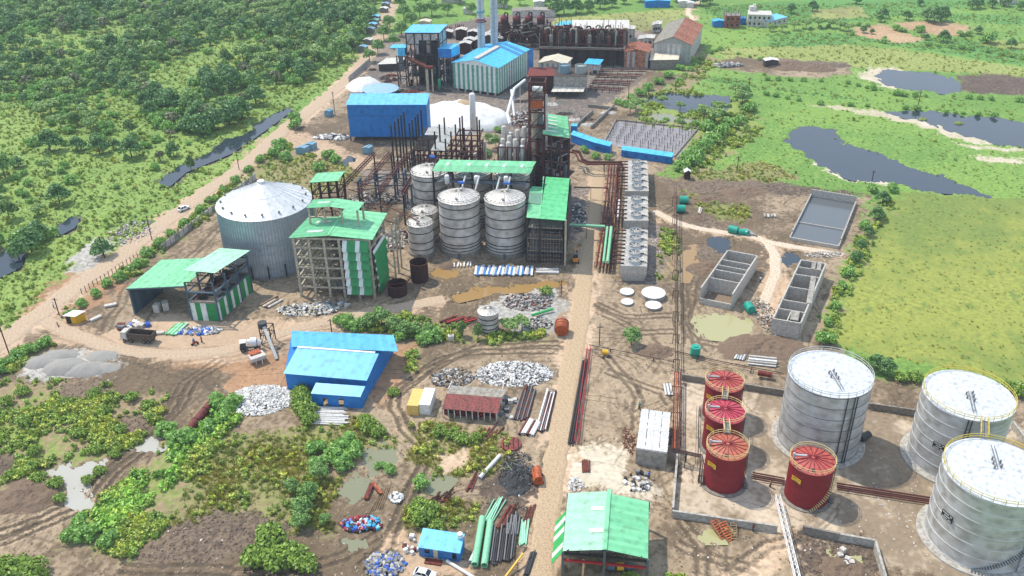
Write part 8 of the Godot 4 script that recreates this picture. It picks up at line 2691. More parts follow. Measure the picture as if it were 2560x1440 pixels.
	stack("white_poles","bundle of long white poles on the ground before the annex","poles",G(-42.62,-151.15),G(-43.56,-157.24),Vector3(7.6,0,0.5),18,0.15,[M.white,M.white_dirty],0.18,1)
	stack("rust_channels","two rusty channel beams making an angle by the ruts","beams",G(-28.6,-128.17),G(-28.11,-127.95),G(-27.79,-132.57) - G(-28.45,-128.17),2,0.3,[M.rust,M.rust_red],0.05,1,false)
	stack("rust_channels","rusty channel beams lying slantwise over thin timber","beams",G(-25.83,-129.2),G(-25.42,-129.63),G(-27.76,-132.34) - G(-25.68,-129.19),2,0.26,[M.rust,M.orange],0.05,1,false)
	stack("thin_poles","thin timber poles on wet ground under rusty beams","poles",G(-27.5,-124.44),G(-25.01,-125.43),G(-25.03,-132.28) - G(-26.45,-124.94),6,0.07,[M.wood],0.3,1)
	stack("rust_angles","scattered rust red angle bars near the round lid","bars",G(-7.53,-145.94),G(-4.21,-145.22),G(-2.99,-150.43) - G(-5.86,-145.52),6,0.14,[M.rust_red,M.rust],0.5,1,false)
	stack("rust_angles","long rust angles lying beside the lone white pipe","bars",G(-9.45,-130.48),G(-8.29,-130.12),G(-6.92,-137.29) - G(-8.91,-130.35),5,0.12,[M.rust_red,M.rust_dark],0.4,1,false)
	stack("rust_angles","tangled rust red frames among bushes above the site cabin","bars",G(-16.19,-127.9),G(-12.36,-127.27),G(-12.9,-130.22) - G(-14.43,-127.64),12,0.16,[M.rust_red,M.rust_dark],0.9,2,false)
	stack("sheet_bundles","bundles of white and blue wrapped panels below the ringed tanks","panels",G(-10.33,-214.73),G(5.72,-214.21),Vector3(0.6,0,-5.6),26,0.3,[M.white,M.wrap_blue,M.white,M.white_dirty,M.wrap_blue],0.25,1,false)
	stack("white_beams","white beams lying on the mud before the ringed tanks","beams",G(-16.38,-219.94),G(-11.03,-219.76),Vector3(0.2,0,-2.6),6,0.2,[M.white],0.4,1,false)
	stack("white_beams","white skid beams below the scaffolded building","beams",G(6.63,-215.31),G(6.72,-218.26),Vector3(6.4,0,0.5),3,0.25,[M.white,M.whitewash],0.05,1,false)
	stack("green_sheets","pile of bright green roofing sheets beside the grain shed","sheets",G(-85.87,-187.24),G(-82.97,-186.79),Vector3(1.6,0,-5.5),6,0.25,[M.green_wall2,M.pale_green[0]],0.15,1,false)
	stack("rust_plates","rust red plates and girders before the ringed tank","plates",G(-18.18,-191.17),G(-13.09,-189.34),Vector3(5.0,0,-3.0),12,0.2,[M.rust_red,M.rust,M.red_plain],0.5,2,false)
	# round rusty things
	for k in [[Vector3(-24.98,0,-213.2),2.41,5.6,"tall open rusty tank shell before the small ringed tanks"],[Vector3(-30.25,0,-206.09),2.55,3.1,"low open rusty tank shell beside the milling tower"]]:
		var o = thing("rusty_tank",k[3],"tank",k[0],"open rusty tank shells")
		s = shape()
		lathe(s,k[0],[Vector2(k[1],-0.2),Vector2(k[1],k[2]),Vector2(k[1] - 0.08,k[2]),Vector2(k[1] - 0.08,0.2),Vector2(0,0.2)],36)
		add(s,"shell",M.rust_dark,o)
		s = shape()
		hoop(s,k[0] + UP * (k[2] - 0.15),k[1] - 0.02,0.12,0.15,36)
		add(s,"rim",M.rust,o)
		if k[2] < 4.0: beam(o,"cross_bar",k[0] + Vector3(-2.4,2.7,0.3),k[0] + Vector3(2.4,2.9,-0.5),0.15,M.rust_red)
	ringed_tank("small_tank","small grey ringed tank between two young trees",Vector3(-5.93,0,-187.01),2.43,5.75,0.9,[0.96,0.74,0.5,0.28,0.12],"")
	var rd = thing("rust_drum","big rusty orange drum standing beside the plant road","drum",G(11.86,-184.96))
	s = shape()
	var dc: Vector3 = G(11.83,-184.43) + UP * 1.7
	tube(s,[dc - Vector3(0,0,-0.6),dc + Vector3(0.3,0.4,-2.4)],1.7,28)
	add(s,"barrel",M.orange,rd)
	for k in 3:
		s = shape()
		var p = dc + Vector3(0,0,0.5) + Vector3(0.3,0.4,-2.9) * (0.1 + 0.35 * k)
		tube(s,[p,p + Vector3(0.012,0.02,-0.13)],1.76,28)
		add(s,"hoop",M.rust_dark,rd)
	var lid = thing("rusty_disc","big round rust pink disc with ribs lying on the ground","disc",G(-0.75,-143.62))
	s = shape()
	lathe(s,G(-0.75,-143.62),[Vector2(2.15,0.0),Vector2(2.15,0.35),Vector2(0,0.55)],36)
	add(s,"disc",M.rust_pink,lid)
	for k in 4: beam(lid,"rib",G(-0.75,-143.62) + Vector3(-1.5 + k,0.55,-1.7),G(-0.75,-143.62) + Vector3(-1.5 + k,0.5,1.7),0.12,M.rust_dark)
	# heaps
	litter("white_sack_heap","broad heap of white sacks spilling beside the blue workshop","sacks",G(-56.02,-160.15),7.5,5.5,0.9,1500,Vector3(0.5,0.16,0.4),[M.white,M.tarp,M.white_dirty],71)
	litter("white_scrap_heap","broad heap of white plastic scrap beside the maroon stalls","scrap",G(0.15,-168.48),9.0,5.0,0.7,1100,Vector3(0.6,0.14,0.35),[M.white,M.white_dirty,M.tarp,M.mid_grey],72)
	litter("grey_scrap_heap","heap of grey and black parts round the maroon stalls","scrap",G(-13.98,-167.3),5.0,3.4,0.5,420,Vector3(0.5,0.3,0.5),[M.dark_grey,M.white_dirty,M.mid_grey,M.wood],73)
	clutter("motor_parts","grey machine parts standing beside the maroon stalls","machine parts",G(-1.1,-155.88),2.4,4.0,26,Vector3(0.8,0.6,0.8),[M.white_dirty,M.dark_grey,M.mid_grey],74,"part")
	litter("drum_heap","heap of red, blue and black plastic drums and cans","drums",G(-28.24,-121.69),3.8,1.9,0.8,190,Vector3(0.55,0.5,0.5),[M.red_plain,M.blue_plain,M.black,M.white,M.rust_red,M.cyan[0]],75)
	litter("rubble_heap_near","grey rubble and blue sheet heap beside the parked car","rubble",G(-22.94,-111.99),3.6,3.0,0.7,260,Vector3(0.6,0.3,0.45),[M.white_dirty,M.concrete,M.mid_grey,M.blue_plain],76)
	litter("white_bag_pile","small pile of white bags on the rutted track","bags",G(-22.71,-128.58),1.3,1.5,0.5,50,Vector3(0.5,0.25,0.4),[M.white],77)
	heap("net_pile","black tangled net pile beside the plant road","net",G(0.35,-133.06),3.6,5.4,0.9,M.net,21,1.1)
	litter("cable_scrap","coils and cable scrap strewn over the black net pile","cable",G(0.23,-135.95),3.6,6.0,0.9,240,Vector3(0.15,0.1,1.2),[M.dark_grey,M.black,M.mid_grey],78)
	litter("tower_store","white bags, grey drums and parts before the milling tower","stores",G(-52.58,-198.17),8.0,3.0,0.7,420,Vector3(0.6,0.4,0.5),[M.white_dirty,M.mid_grey,M.white,M.cream,M.dark_grey],79)
	clutter("drum_rows","rows of grey fan drums below the milling tower","drums",G(-46.71,-199.98),5.0,1.8,30,Vector3(0.9,0.8,0.9),[M.mid_grey,M.white_dirty],80,"drum")
	stack("dark_planks","brown boards lying between silo and milling tower","boards",G(-65.5,-200.56),G(-62.88,-199.08),Vector3(3.0,0,-4.4),6,0.25,[M.wood,M.steel_dark,M.whitewash],0.2,1,false)
	litter("silo_scrap","white and grey wrapped parcels beside the grain shed","parcels",G(-77.65,-188.82),5.5,1.8,0.5,150,Vector3(0.8,0.4,0.6),[M.white,M.white_dirty,M.mid_grey,M.blue_plain],81)
	clutter("crate_group","grey crates and blue parcels beside the tipper truck","crates",G(-95.59,-191.76),4.5,2.6,16,Vector3(1.4,0.9,1.0),[M.white_dirty,M.blue_plain,M.rust,M.white,M.mid_grey],82,"crate")
	for k in [[G(-106.02,-195.29),0.9,"white boat shaped slab on verge beside the kiosk"],[G(-104.69,-201.75),0.4,"long white slab lying on the verge"],[G(-87.75,-187.84),0.2,"white block before the tipper truck's tail"]]:
		tag(block(self,"white_slab",k[0] + UP * 0.3,Vector3(3.0,0.5,1.1),M.white_dirty,k[1]),k[2],"slab")
	litter("junction_rubble","broken stones and white scrap beside the flooded track junction","rubble",G(4.1,-200.45),6.5,4.5,0.5,420,Vector3(0.5,0.3,0.4),[M.concrete,M.white_dirty,M.mid_grey,M.rust],83)
	litter("tank_rubble","white stones and blocks under the feathery trees","rubble",G(6.34,-189.7),3.5,3.0,0.5,150,Vector3(0.5,0.35,0.45),[M.white_dirty,M.concrete,M.dark_grey],84)
	pipe(thing("green_drain_pipe","bright green pipe lying on rubble by the rusty drum","pipe",G(6.97,-193.47)),"pipe_length",G(4.93,-192.95) + UP * 0.6,G(10.31,-195.69) + UP * 0.7,0.35,M.green_wall2)
	litter("blue_house_scrap","grey sacks and scrap on the verge beside the blue warehouse","sacks",G(-67.1,-323.3),6.5,2.4,0.8,150,Vector3(1.2,0.7,0.9),[M.white_dirty,M.tarp,M.soot],85)
	for k in [[G(-75.77,-307.37),"pale blue cabin on the verge before a second one",3.4],[G(-73.52,-310.83),"pale blue cabin on the verge behind another",3.0],[G(-52.01,-306.37),"small grey blue hut beside the lattice girders",2.4],[G(-73.02,-347.46),"small dark kiosk with blue top beside the hill road",2.0]]:
		var h = thing("verge_cabin",k[1],"cabin",k[0])
		hall(h,k[0] - Vector3(k[2] * 0.5,0,0),k[0] + Vector3(k[2] * 0.5,0,0.3),Vector3(1.2,0,-2.6),2.2,0.3,[M.blue_grey],[M.blue_grey],[],[M.blue_grey],[],0.1)
	litter("frame_scrap","white sheets and parts lying under the half built steel hall","parts",G(-31.95,-299.77),12.0,5.0,0.4,300,Vector3(1.0,0.25,0.6),[M.white_dirty,M.rust,M.mid_grey,M.wood],86)
	litter("girder_scrap","grey parts and boards lying under the lattice girders","parts",G(-44.72,-266.05),9.0,7.0,0.3,300,Vector3(1.0,0.2,0.5),[M.white_dirty,M.rust_dark,M.mid_grey,M.wood],87)
	litter("tank_side_scrap","white parts on dark ground beside the small ringed tanks","parts",G(-34.58,-237.25),4.5,7.0,0.6,220,Vector3(0.8,0.3,0.5),[M.white_dirty,M.rust,M.concrete],88)
	litter("road_side_scrap","white and grey machine parts between process building and plant road","parts",G(20.73,-251.67),2.6,9.0,0.4,200,Vector3(0.6,0.4,0.5),[M.white_dirty,M.dark_grey,M.mid_grey],89)
	litter("mill_scrap","rusty machine parts and pipes on the sooty yard behind pump house","parts",G(5.76,-340.01),6.0,9.0,0.5,260,Vector3(0.9,0.4,0.5),[M.white_dirty,M.rust,M.mid_grey,M.soot],90)
	litter("stack_scrap","pale rubble strewn along the stream bank and road","rubble",G(-114.77,-245.37),7.0,9.0,0.3,160,Vector3(0.7,0.25,0.5),[M.white_dirty,M.concrete],91)
	# gravel heaps
	for k in [[G(-110.88,-176.34),5.0,2.4,1.3,"grey gravel heap beside the weedy verge"],[G(-104.7,-174.04),6.0,3.0,1.7,"tallest grey gravel heap in the row"],[G(-99.51,-172.77),5.5,2.6,1.4,"grey gravel heap with a ridge beside the tallest"],[G(-108.28,-179.12),5.0,2.2,1.0,"low grey gravel heap behind the tallest"],[G(-98,-178.5),4.5,2.2,0.8,"flattened grey gravel heap beside the yard track"],[G(-95.11,-173.46),4.0,2.0,0.9,"small grey gravel heap nearest the workshop"]]:
		heap("gravel_heap",k[4],"gravel",k[0],k[1],k[2] * 1.3,k[3],M.gravel,hash(k[4]) % 89,0.12,0.85,"gravel heaps")
	heap("earth_heap","brown earth heap among weeds at the rutted corner","earth",G(-93.76,-130.72),7.0,6.0,1.3,M.dark_earth,44,0.8,0.8)
	heap("earth_heap","low brown earth heap before the ringed tanks","earth",G(-17.98,-220.69),2.6,2.2,1.0,M.dark_earth,45,0.2,0.9)
	# compound wall by the silo, fence posts along the road
	var cw = thing("compound_wall","grey precast compound wall along the verge beside the silo","wall",G(-97.63,-244.76))
	var w0: Vector3 = G(-101.42,-232.4)
	var w1: Vector3 = G(-86.69,-285.04)
	for k in 24:
		var p = w0.lerp(w1,k / 24.0)
		var q = w0.lerp(w1,(k + 1) / 24.0)
		if k in [9,16]: continue
		rect_wall(cw,"wall_panel",p - UP * 0.2,q - UP * 0.2,2.1 + 0.08 * (k % 3),0.12,M.whitewash if k % 3 else M.concrete)
		beam(cw,"post",p - UP * 0.2,p + UP * 2.2,0.22,M.concrete_old)
	for k in 16:
		var p: Vector3 = G(-114.84,-208.25).lerp(G(-106.98,-228.4),k / 15.0)
		tag(beam(self,"fence_post",p - UP * 0.2,p + UP * 1.7,0.14,M.rust_dark),"thin rusty fence post along the hill road verge","post","fence posts along the hill road")
	# yellow kiosk
	var ki = thing("kiosk","small yellow roadside kiosk with a white roof at the junction","kiosk",G(-111.4,-193.54))
	hall(ki,G(-112.63,-193.58),G(-109.91,-193.12),Vector3(1.4,0,-2.0),2.2,0.0,[M.white],[M.black,M.yellow],[0,1],[M.yellow],[],0.35)
	# transformer and batching plant
	var bp = thing("batching_plant","concrete batching plant with hopper, drum and ladder frame","machine",G(-59.68,-175.76))
	var bo: Vector3 = G(-59.4,-176.59)
	frame(bp,G(-60.72,-182.25),Vector3(2.4,0,0),Vector3(0.4,0,-2.4),1,1,[2.6,4.6],0.22,M.steel_dark,"leg",true)
	s = shape()
	tube(s,[G(-60,-182.93) + UP * 4.6,G(-60,-182.93) + UP * 6.0],1.1,12)
	add(s,"mixer",M.dark_grey,bp)
	beam(bp,"skip_hoist",G(-55.69,-175.65) + UP * 0.2,G(-59.45,-182.22) + UP * 5.0,0.7,M.white_dirty)
	s = shape()
	box(s,G(-59.96,-174.94) + UP * 1.6,Vector3(3.6,0.9,2.6),Basis(UP,0.6))
	add(s,"aggregate_bin",M.white_dirty,bp)
	s = shape()
	box(s,G(-60.63,-175.79) + UP * 2.1,Vector3(2.6,0.5,1.8),Basis(UP,0.6))
	add(s,"aggregate",M.orange,bp)
	for k in 6: beam(bp,"bin_leg",G(-59.96,-174.94) + Vector3(-1.6 + k % 3 * 1.5,0,-1.0 + k / 3 * 2.0),G(-59.96,-174.94) + Vector3(-1.6 + k % 3 * 1.5,1.3,-1.0 + k / 3 * 2.0),0.16,M.white)
	var tf = thing("transformer","grey transformer box on a post beside the small ringed tank","transformer",G(-14.96,-183.06))
	block(tf,"box",G(-14.96,-183.06) + UP * 0.7,Vector3(1.4,1.4,1.2),M.whitewash)
	for k in [-0.3,0.3]: beam(tf,"post",G(-14.96,-183.06) + Vector3(k,0,0),G(-14.96,-183.06) + Vector3(k,4.4,0),0.12,M.rust_dark)

# ---- far houses, vehicles, people ----
func house(label: String,a: Vector3,b: Vector3,dep: float,floors: int,wall: Material,roof: Array,n: int) -> Node3D:
	var t = thing("house",label,"house",(a + b) * 0.5)
	var h = floors * 3.1
	var x = (b - a).normalized()
	var d = Vector3(x.z,0,-x.x) * dep
	for k in [[a,b,"front_wall"],[b,b + d,"side_wall"],[b + d,a + d,"rear_wall"],[a + d,a,"side_wall"]]:
		rect_wall(t,k[2],k[0] - UP * 0.4,k[1] - UP * 0.4,h + 0.4,0.25,wall)
	for f in floors:
		beam(t,"floor_band",a + UP * (f + 1) * 3.08 - d.normalized() * 0.3,b + UP * (f + 1) * 3.08 - d.normalized() * 0.3,0.5,wall,0.22)
		for i in n:
			var s = shape()
			box(s,a.lerp(b,(i + 0.5) / n) + UP * (f * 3.1 + 1.6) - d.normalized() * 0.14,Vector3(1.0,1.2,0.08),Basis(x,UP,x.cross(UP)))
			add(s,"window",M.glass,t)
	if roof.size() > 1: sheets(t,"roof_sheet",a + UP * (h + 0.3) - d.normalized() * 0.6,b + UP * (h + 0.3) - d.normalized() * 0.6,a + d + UP * (h + 0.8),maxi(4,int(a.distance_to(b))),roof)
	else:
		var s = shape()
		box(s,(a + b + d) * 0.5 + UP * (h + 0.1),Vector3(a.distance_to(b) + 0.4,0.2,dep + 0.4),Basis(x,UP,x.cross(UP)))
		add(s,"roof_slab",roof[0],t)
	return t

func hut(label: String,a: Vector3,w: float,d: float,h: float,roof: Material,wall: Material,turn := 0.0,group := "") -> void:
	var x = Vector3(cos(turn),0,sin(turn))
	var t = thing("hut",label,"hut",a,group)
	hall(t,a - x * w * 0.5,a + x * w * 0.5,Vector3(x.z,0,-x.x) * d,h,0.5,[roof],[wall],[],[wall],[],0.3)

func build_far() -> void:
	var t = house("white three storey farmhouse beside the grove",G(126.67,-480.88),G(138.12,-478.45),9.0,2,M.whitewash,[M.whitewash],5)
	block(t,"stair_tower",G(129.55,-485.86) + Vector3(1,7.4,-3),Vector3(3.4,2.6,3.4),M.whitewash)
	block(t,"water_tank",G(130.39,-485.81) + Vector3(1,9.2,-3),Vector3(1.2,1.0,1.2),M.white)
	house("white house with a blue sheet roof beside the farmhouse",G(136.25,-476.88),G(148.71,-486.38),7.0,1,M.whitewash,M.cyan_pale,4)
	t = house("unfinished brown house with bare concrete pillars",G(114.26,-478.27),G(121.74,-477.8),6.0,2,M.rust_sheet[2],[M.concrete_old],3)
	for k in 8: beam(t,"pillar",G(114.26,-478.27).lerp(G(121.74,-477.8),k % 4 / 3.0) + Vector3(0,6.2,-5.0 * (k / 4)),G(114.26,-478.27).lerp(G(121.74,-477.8),k % 4 / 3.0) + Vector3(0,8.4,-5.0 * (k / 4)),0.35,M.concrete_old)
	for k in [["blue sheet shed beside the unfinished house",G(111.48,-480.14),6.0,4.0,3.0,M.cyan[0],M.blue[0],0.0],["low blue shed behind the unfinished house",G(124.95,-484.42),3.4,4.0,3.0,M.blue[0],M.blue[0],0.0],["long blue sheet shed among the far trees",G(86.04,-526.9),14.0,5.0,3.6,M.cyan[0],M.blue[0],0.0],["white gabled hut beside the far lane",G(100.73,-526.9),6.0,5.0,3.0,M.white,M.whitewash,0.2],["small white hut beside the far lane bend",G(104.23,-524.67),4.0,4.0,2.6,M.white,M.whitewash,0.2],["long grey roofed building behind the pan house",G(14.6,-508.58),24.0,7.0,3.4,M.asbestos[0],M.whitewash,0.0],["white hall between chimneys and far trees",G(-4.4,-532.07),9.0,7.0,4.5,M.white,M.whitewash,0.0],["white house on the far slope",G(18.24,-530.53),6.0,5.0,3.4,M.white,M.whitewash,0.0],["small pale house behind the roadside trees",G(-22.42,-517.62),5.0,4.0,3.0,M.whitewash,M.whitewash,0.0],["tan tarpaulin hut behind the boiler house",G(-45.28,-491.76),6.0,5.0,2.4,M.cream,M.cream,0.2],["rust roofed house among the far trees",G(-32.89,-546.34),12.0,6.0,3.0,M.rust_sheet[0],M.whitewash,0.0],["white canopy shelter in the far clearing",G(120.14,-406.1),6.0,3.6,3.0,M.white,M.soot,0.0],["small white pump hut at the mud edge",G(59.26,-278.9),1.8,1.8,2.6,M.white,M.rust_dark,0.0],["dark roofed house at the far right field edge",G(284.82,-522.24),9.0,6.0,3.2,M.rust_sheet[2],M.whitewash,0.0],["pale house on the far field edge",G(54.04,-538.23),7.0,5.0,3.2,M.rust_sheet[1],M.whitewash,0.0]]:
		hut(k[0],k[1],k[2],k[3],k[4],k[5],k[6],k[7])
	for k in [[G(-73.4,-506.03),M.cyan_pale[0]],[G(-73.16,-497.04),M.mint_pale],[G(-72.92,-488.32),M.cyan_pale[0]],[G(-72.91,-478.23),M.blue_grey],[G(-71.59,-536.65),M.blue_grey],[G(-71.14,-524.71),M.white],[G(-72.06,-549.07),M.cyan_pale[0]],[G(-71.24,-455.94),M.whitewash],[G(-72.06,-442.65),M.blue_grey]]:
		hut("small sheet roofed stall on the edge of the hill road",k[0],4.0,3.0,2.4,k[1],M.concrete_old,0.3,"stalls along the hill road")
	litter("grey_sacks","grey and white tarpaulin bundles in the far clearing","bundles",G(100.11,-409.12),8.0,2.4,1.0,120,Vector3(1.2,0.6,0.9),[M.mid_grey,M.white_dirty],92)
	for k in [[G(160.33,-333.75),1.8],[G(172.21,-328.66),1.9]]:
		heap("reed_islet","reedy islet in the large grey pond","islet",k[0],k[1],k[1] * 0.7,0.7,M.reed,33,0.5,0.5,"islets in the pond")

func extrude(s: SurfaceTool,o: Vector3,x: Vector3,prof: Array,w0: float,w1: float) -> void:
	# side profile (along, up) swept across; points above the waist (third value 1) use the narrower half width
	var z = Vector3(-x.z,0,x.x)
	for i in prof.size():
		var p: Vector3 = prof[i]
		var q: Vector3 = prof[(i + 1) % prof.size()]
		var wp = lerpf(w0,w1,p.z)
		var wq = lerpf(w0,w1,q.z)
		quad(s,o + x * p.x + UP * p.y + z * wp,o + x * q.x + UP * q.y + z * wq,o + x * q.x + UP * q.y - z * wq,o + x * p.x + UP * p.y - z * wp)
	for f in [-1,1]:
		for i in range(1,prof.size() - 1):
			tri(s,o + x * prof[0].x + UP * prof[0].y + z * lerpf(w0,w1,prof[0].z) * f,o + x * prof[i].x + UP * prof[i].y + z * lerpf(w0,w1,prof[i].z) * f,o + x * prof[i + 1].x + UP * prof[i + 1].y + z * lerpf(w0,w1,prof[i + 1].z) * f)

func wheels(t: Node3D,o: Vector3,x: Vector3,at: Array,half: float,r: float) -> void:
	var z = Vector3(-x.z,0,x.x)
	for a in at:
		for f in [-1,1]:
			var s = shape()
			tube(s,[o + x * a + z * (half - 0.12) * f + UP * r,o + x * a + z * (half + 0.1) * f + UP * r],r,14)
			var w = add(s,"wheel",M.tyre,t)
			s = shape()
			tube(s,[o + x * a + z * (half + 0.06) * f + UP * r,o + x * a + z * (half + 0.12) * f + UP * r],r * 0.5,10)
			add(s,"rim",M.mid_grey,w)

func car(label: String,o: Vector3,ang: float) -> void:
	var t = thing("car",label,"car",o)
	var x = Vector3(cos(ang),0,sin(ang))
	var z = Vector3(-x.z,0,x.x)
	var s = shape()
	extrude(s,o,x,[Vector3(-1.95,0.35,0),Vector3(1.95,0.35,0),Vector3(2.0,0.62,0),Vector3(1.85,0.8,0.15),Vector3(0.95,0.95,0.15),Vector3(-1.6,0.98,0.15),Vector3(-1.98,0.85,0.1)],0.85,0.75)
	add(s,"body",M.car_white,t)
	s = shape()
	extrude(s,o,x,[Vector3(0.95,0.95,0),Vector3(0.3,1.42,1),Vector3(-1.1,1.45,1),Vector3(-1.75,0.98,0)],0.76,0.6)
	add(s,"cabin_glass",M.glass,t)
	s = shape()
	box(s,o - x * 0.42 + UP * 1.45,Vector3(1.5,0.06,1.22),Basis(x,UP,z * -1.0))
	for f in [-1,1]:
		for k in [[0.95,0.3],[-0.35,-0.4],[-1.75,-1.1]]: bar(s,o + x * k[0] + UP * 0.96 + z * 0.76 * f,o + x * k[1] + UP * 1.44 + z * 0.6 * f,0.09)
	add(s,"roof",M.car_white,t)
	for f in [-0.6,0.6]:
		s = shape()
		box(s,o + x * 1.92 + z * f + UP * 0.68,Vector3(0.14,0.16,0.34),Basis(x,UP,z * -1.0))
		add(s,"headlight",M.mid_grey,t)
		s = shape()
		box(s,o - x * 1.96 + z * f + UP * 0.78,Vector3(0.1,0.16,0.3),Basis(x,UP,z * -1.0))
		add(s,"tail_light",M.red_plain,t)
	wheels(t,o,x,[-1.25,1.25],0.76,0.31)

func truck_base(t: Node3D,o: Vector3,x: Vector3,cabm: Material) -> void:
	var s = shape()
	extrude(s,o,x,[Vector3(2.6,0.7,0),Vector3(4.2,0.7,0),Vector3(4.25,1.6,0),Vector3(4.05,2.75,0.6),Vector3(2.6,2.85,0.6)],1.15,1.05)
	add(s,"cab",cabm,t)
	s = shape()
	extrude(s,o,x,[Vector3(4.27,1.65,0),Vector3(4.12,2.55,0.5),Vector3(4.06,2.55,0.5),Vector3(4.2,1.65,0)],1.05,0.98)
	add(s,"windscreen",M.glass,t)
	s = shape()
	bar(s,o - x * 4.0 + UP * 0.85,o + x * 3.8 + UP * 0.85,0.9,0.3)
	add(s,"chassis",M.steel_dark,t)
	wheels(t,o,x,[-3.0,-1.75,1.6,3.3],1.1,0.5)

func person(label: String,o: Vector3,ang: float,shirt: Material,legs: Material) -> void:
	var t = thing("person",label,"person",o)
	var x = Vector3(cos(ang),0,sin(ang))
	var z = Vector3(-x.z,0,x.x)
	var s = shape()
	for f in [-1,1]: tube(s,[o + z * 0.11 * f + x * 0.12 * f,o + z * 0.1 * f + x * 0.05 * f + UP * 0.45,o + z * 0.09 * f + UP * 0.9],0.085,7)
	lathe(s,o,[Vector2(0.13,0.82),Vector2(0.17,0.95),Vector2(0.15,1.1),Vector2(0.2,1.35),Vector2(0.16,1.46),Vector2(0.06,1.5),Vector2(0.06,1.56),Vector2(0.1,1.62),Vector2(0.105,1.7),Vector2(0.07,1.77),Vector2(0,1.79)],10,true)
	for f in [-1,1]: tube(s,[o + z * 0.2 * f + UP * 1.4,o + z * 0.26 * f + UP * 1.12,o + z * 0.24 * f + x * 0.14 + UP * 0.86],0.05,6)
	add(s,"body",M.skin,t)
	s = shape()
	lathe(s,o,[Vector2(0.2,0.88),Vector2(0.19,1.1),Vector2(0.23,1.36),Vector2(0.18,1.48),Vector2(0.08,1.5)],10,true)
	for f in [-1,1]: tube(s,[o + z * 0.2 * f + UP * 1.42,o + z * 0.26 * f + UP * 1.14],0.075,6)
	add(s,"shirt",shirt,t)
	s = shape()
	for f in [-1,1]: tube(s,[o + z * 0.11 * f + x * 0.12 * f + UP * 0.08,o + z * 0.1 * f + x * 0.05 * f + UP * 0.45,o + z * 0.09 * f + UP * 0.92],0.11,7)
	add(s,"trousers",legs,t)
	s = shape()
	lathe(s,o,[Vector2(0.11,1.68),Vector2(0.1,1.76),Vector2(0.05,1.81),Vector2(0,1.82)],10,true)
	add(s,"hair",M.black,t)

func motorbike(label: String,o: Vector3,ang: float) -> void:
	var t = thing("motorbike",label,"motorbike",o)
	var x = Vector3(cos(ang),0,sin(ang))
	var z = Vector3(-x.z,0,x.x)
	for f in [-0.65,0.65]:
		var s = shape()
		tube(s,[o + x * f + UP * 0.31 - z * 0.06,o + x * f + UP * 0.31 + z * 0.06],0.31,14)
		add(s,"wheel",M.tyre,t)
	var s = shape()
	extrude(s,o,x,[Vector3(-0.7,0.7,0),Vector3(-0.2,0.45,0),Vector3(0.3,0.4,0),Vector3(0.5,0.85,0),Vector3(0.1,0.92,0),Vector3(-0.5,0.8,0)],0.14,0.1)
	add(s,"frame",M.red_plain,t)
	s = shape()
	bar(s,o + x * 0.65 + UP * 0.3,o + x * 0.42 + UP * 1.0,0.07)
	bar(s,o + x * 0.42 + UP * 1.02 - z * 0.32,o + x * 0.42 + UP * 1.02 + z * 0.32,0.05)
	add(s,"handlebar",M.dark_grey,t)
	beam(t,"seat",o - x * 0.6 + UP * 0.84,o + UP * 0.84,0.24,M.black,0.1)

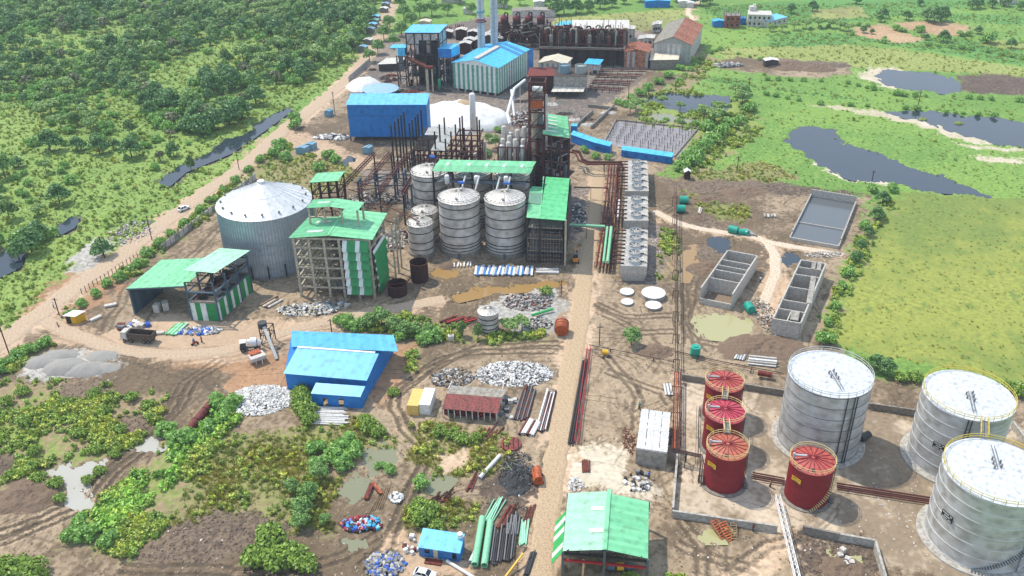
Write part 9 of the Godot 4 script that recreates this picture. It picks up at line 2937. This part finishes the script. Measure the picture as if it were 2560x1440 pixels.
func build_vehicles() -> void:
	var s: SurfaceTool
	car("small white car driving on the hill road beside the silo",G(-103.63,-260.33) + UP * 0.15,-0.95)
	car("white car parked in front of the blue site cabin",G(-15.68,-109.15),0.3)
	var t = thing("tipper_truck","tipper truck with grey brown box body in the yard","truck",G(-91.37,-184.89))
	var o: Vector3 = G(-91.17,-184.88)
	var x = Vector3(-0.985,0,-0.17)
	var z = Vector3(-x.z,0,x.x)
	truck_base(t,o,x,M.white_dirty)
	for k in [[1.15,"side_panel"],[-1.15,"side_panel"]]:
		s = shape()
		box(s,o - x * 0.9 + UP * 1.95 + z * k[0],Vector3(6.4,1.5,0.12),Basis(x,UP,x.cross(UP)))
		add(s,k[1],M.tipper,t)
		for j in 8: beam(t,"side_rib",o - x * (0.9 + 3.0 - j * 0.86) + UP * 1.25 + z * k[0] * 1.08,o - x * (0.9 + 3.0 - j * 0.86) + UP * 2.68 + z * k[0] * 1.08,0.12,M.tipper)
	for k in [2.3,-4.1]:
		s = shape()
		box(s,o + x * k + UP * 1.95,Vector3(0.12,1.5,2.3),Basis(x,UP,x.cross(UP)))
		add(s,"end_panel",M.tipper,t)
	s = shape()
	box(s,o - x * 0.9 + UP * 1.25,Vector3(6.4,0.12,2.3),Basis(x,UP,x.cross(UP)))
	add(s,"body_floor",M.rust_dark,t)
	t = thing("mixer_truck","white self loading concrete mixer beside the batching plant","truck",G(-63.51,-180.6))
	o = G(-63.13,-180.24)
	x = Vector3(-0.97,0,0.2)
	z = Vector3(-x.z,0,x.x)
	s = shape()
	extrude(s,o,x,[Vector3(0.8,0.6,0),Vector3(2.2,0.6,0),Vector3(2.2,1.4,0),Vector3(1.9,2.5,1),Vector3(0.8,2.5,1)],0.85,0.75)
	add(s,"cab",M.dark_grey,t)
	s = shape()
	box(s,o + x * 1.4 + UP * 2.55,Vector3(1.5,0.1,1.7),Basis(x,UP,x.cross(UP)))
	add(s,"cab_roof",M.white,t)
	s = shape()
	for k in [[-2.6,1.5,-1.8,2.0,0.8],[-1.8,2.0,-0.4,2.1,1.15],[-0.4,2.1,0.4,2.2,0.75]]: tube(s,[o + x * k[0] + UP * k[1],o + x * k[2] + UP * k[3]],k[4],16)
	add(s,"drum",M.white,t)
	s = shape()
	bar(s,o - x * 2.6 + UP * 0.7,o + x * 2.0 + UP * 0.7,0.8,0.3)
	add(s,"chassis",M.mid_grey,t)
	wheels(t,o,x,[-1.6,1.5],0.9,0.55)
	t = thing("backhoe","orange backhoe loader working beside the plant road","excavator",G(17.59,-221.86))
	o = G(17.82,-221.86)
	s = shape()
	box(s,o + UP * 1.2,Vector3(1.6,1.0,2.6))
	add(s,"body",M.backhoe,t)
	s = shape()
	box(s,o + Vector3(0,2.2,0.2),Vector3(1.3,1.2,1.3))
	add(s,"cab",M.glass,t)
	for k in [[Vector3(0,1.4,-1.3),Vector3(0.3,3.6,-3.2)],[Vector3(0.3,3.6,-3.2),Vector3(0.5,1.4,-4.4)]]: beam(t,"boom",o + k[0],o + k[1],0.35,M.backhoe)
	block(t,"bucket",o + Vector3(0.5,0.8,-4.4),Vector3(1.0,0.8,0.8),M.dark_grey)
	wheels(t,o,Vector3(0,0,1),[-0.9,1.0],0.85,0.6)
	t = thing("yellow_boom","yellow crane jib lying slantwise beside the rods","crane jib",G(-0.08,-109.9))
	beam(t,"jib",G(-2.01,-108.17) + UP * 0.6,G(1.21,-112.41) + UP * 1.8,0.3,M.yellow)
	beam(t,"tip",G(0.64,-111.69) + UP * 1.6,G(1.93,-113.5) + UP * 2.2,0.16,M.steel_dark)
	motorbike("motorbike stopped on the yard track",G(-77.03,-182.72),2.6)
	motorbike("motorbike parked beside the roadside kiosk",G(-114.41,-192.31),1.0)
	var shirts = [M.white,M.blue_plain,M.red_plain,M.rust_red,M.teal,M.wood]
	var who = [[G(-119.26,-201.18),"person in white shirt walking on the hill road"],[G(-77.27,-182.9),"person in blue shirt standing astride the yard motorbike"],[G(-75.67,-183.73),"person in red shirt walking behind the yard motorbike"],[G(42.83,-118.57),"person in rust red shirt standing before the bund wall"],[G(27.02,-154.88),"person in teal shirt behind the flat roofed house"],[G(48.85,-129.93),"person in brown shirt walking in the red tank yard"],[G(66.42,-208.97),"person in white shirt beside the long concrete basin"],[G(26.05,-133.04),"person in blue shirt bending by the motor cluster"]]
	for k in who.size(): person(who[k][1],who[k][0],k * 1.3,shirts[k % 6],M.dark_grey)
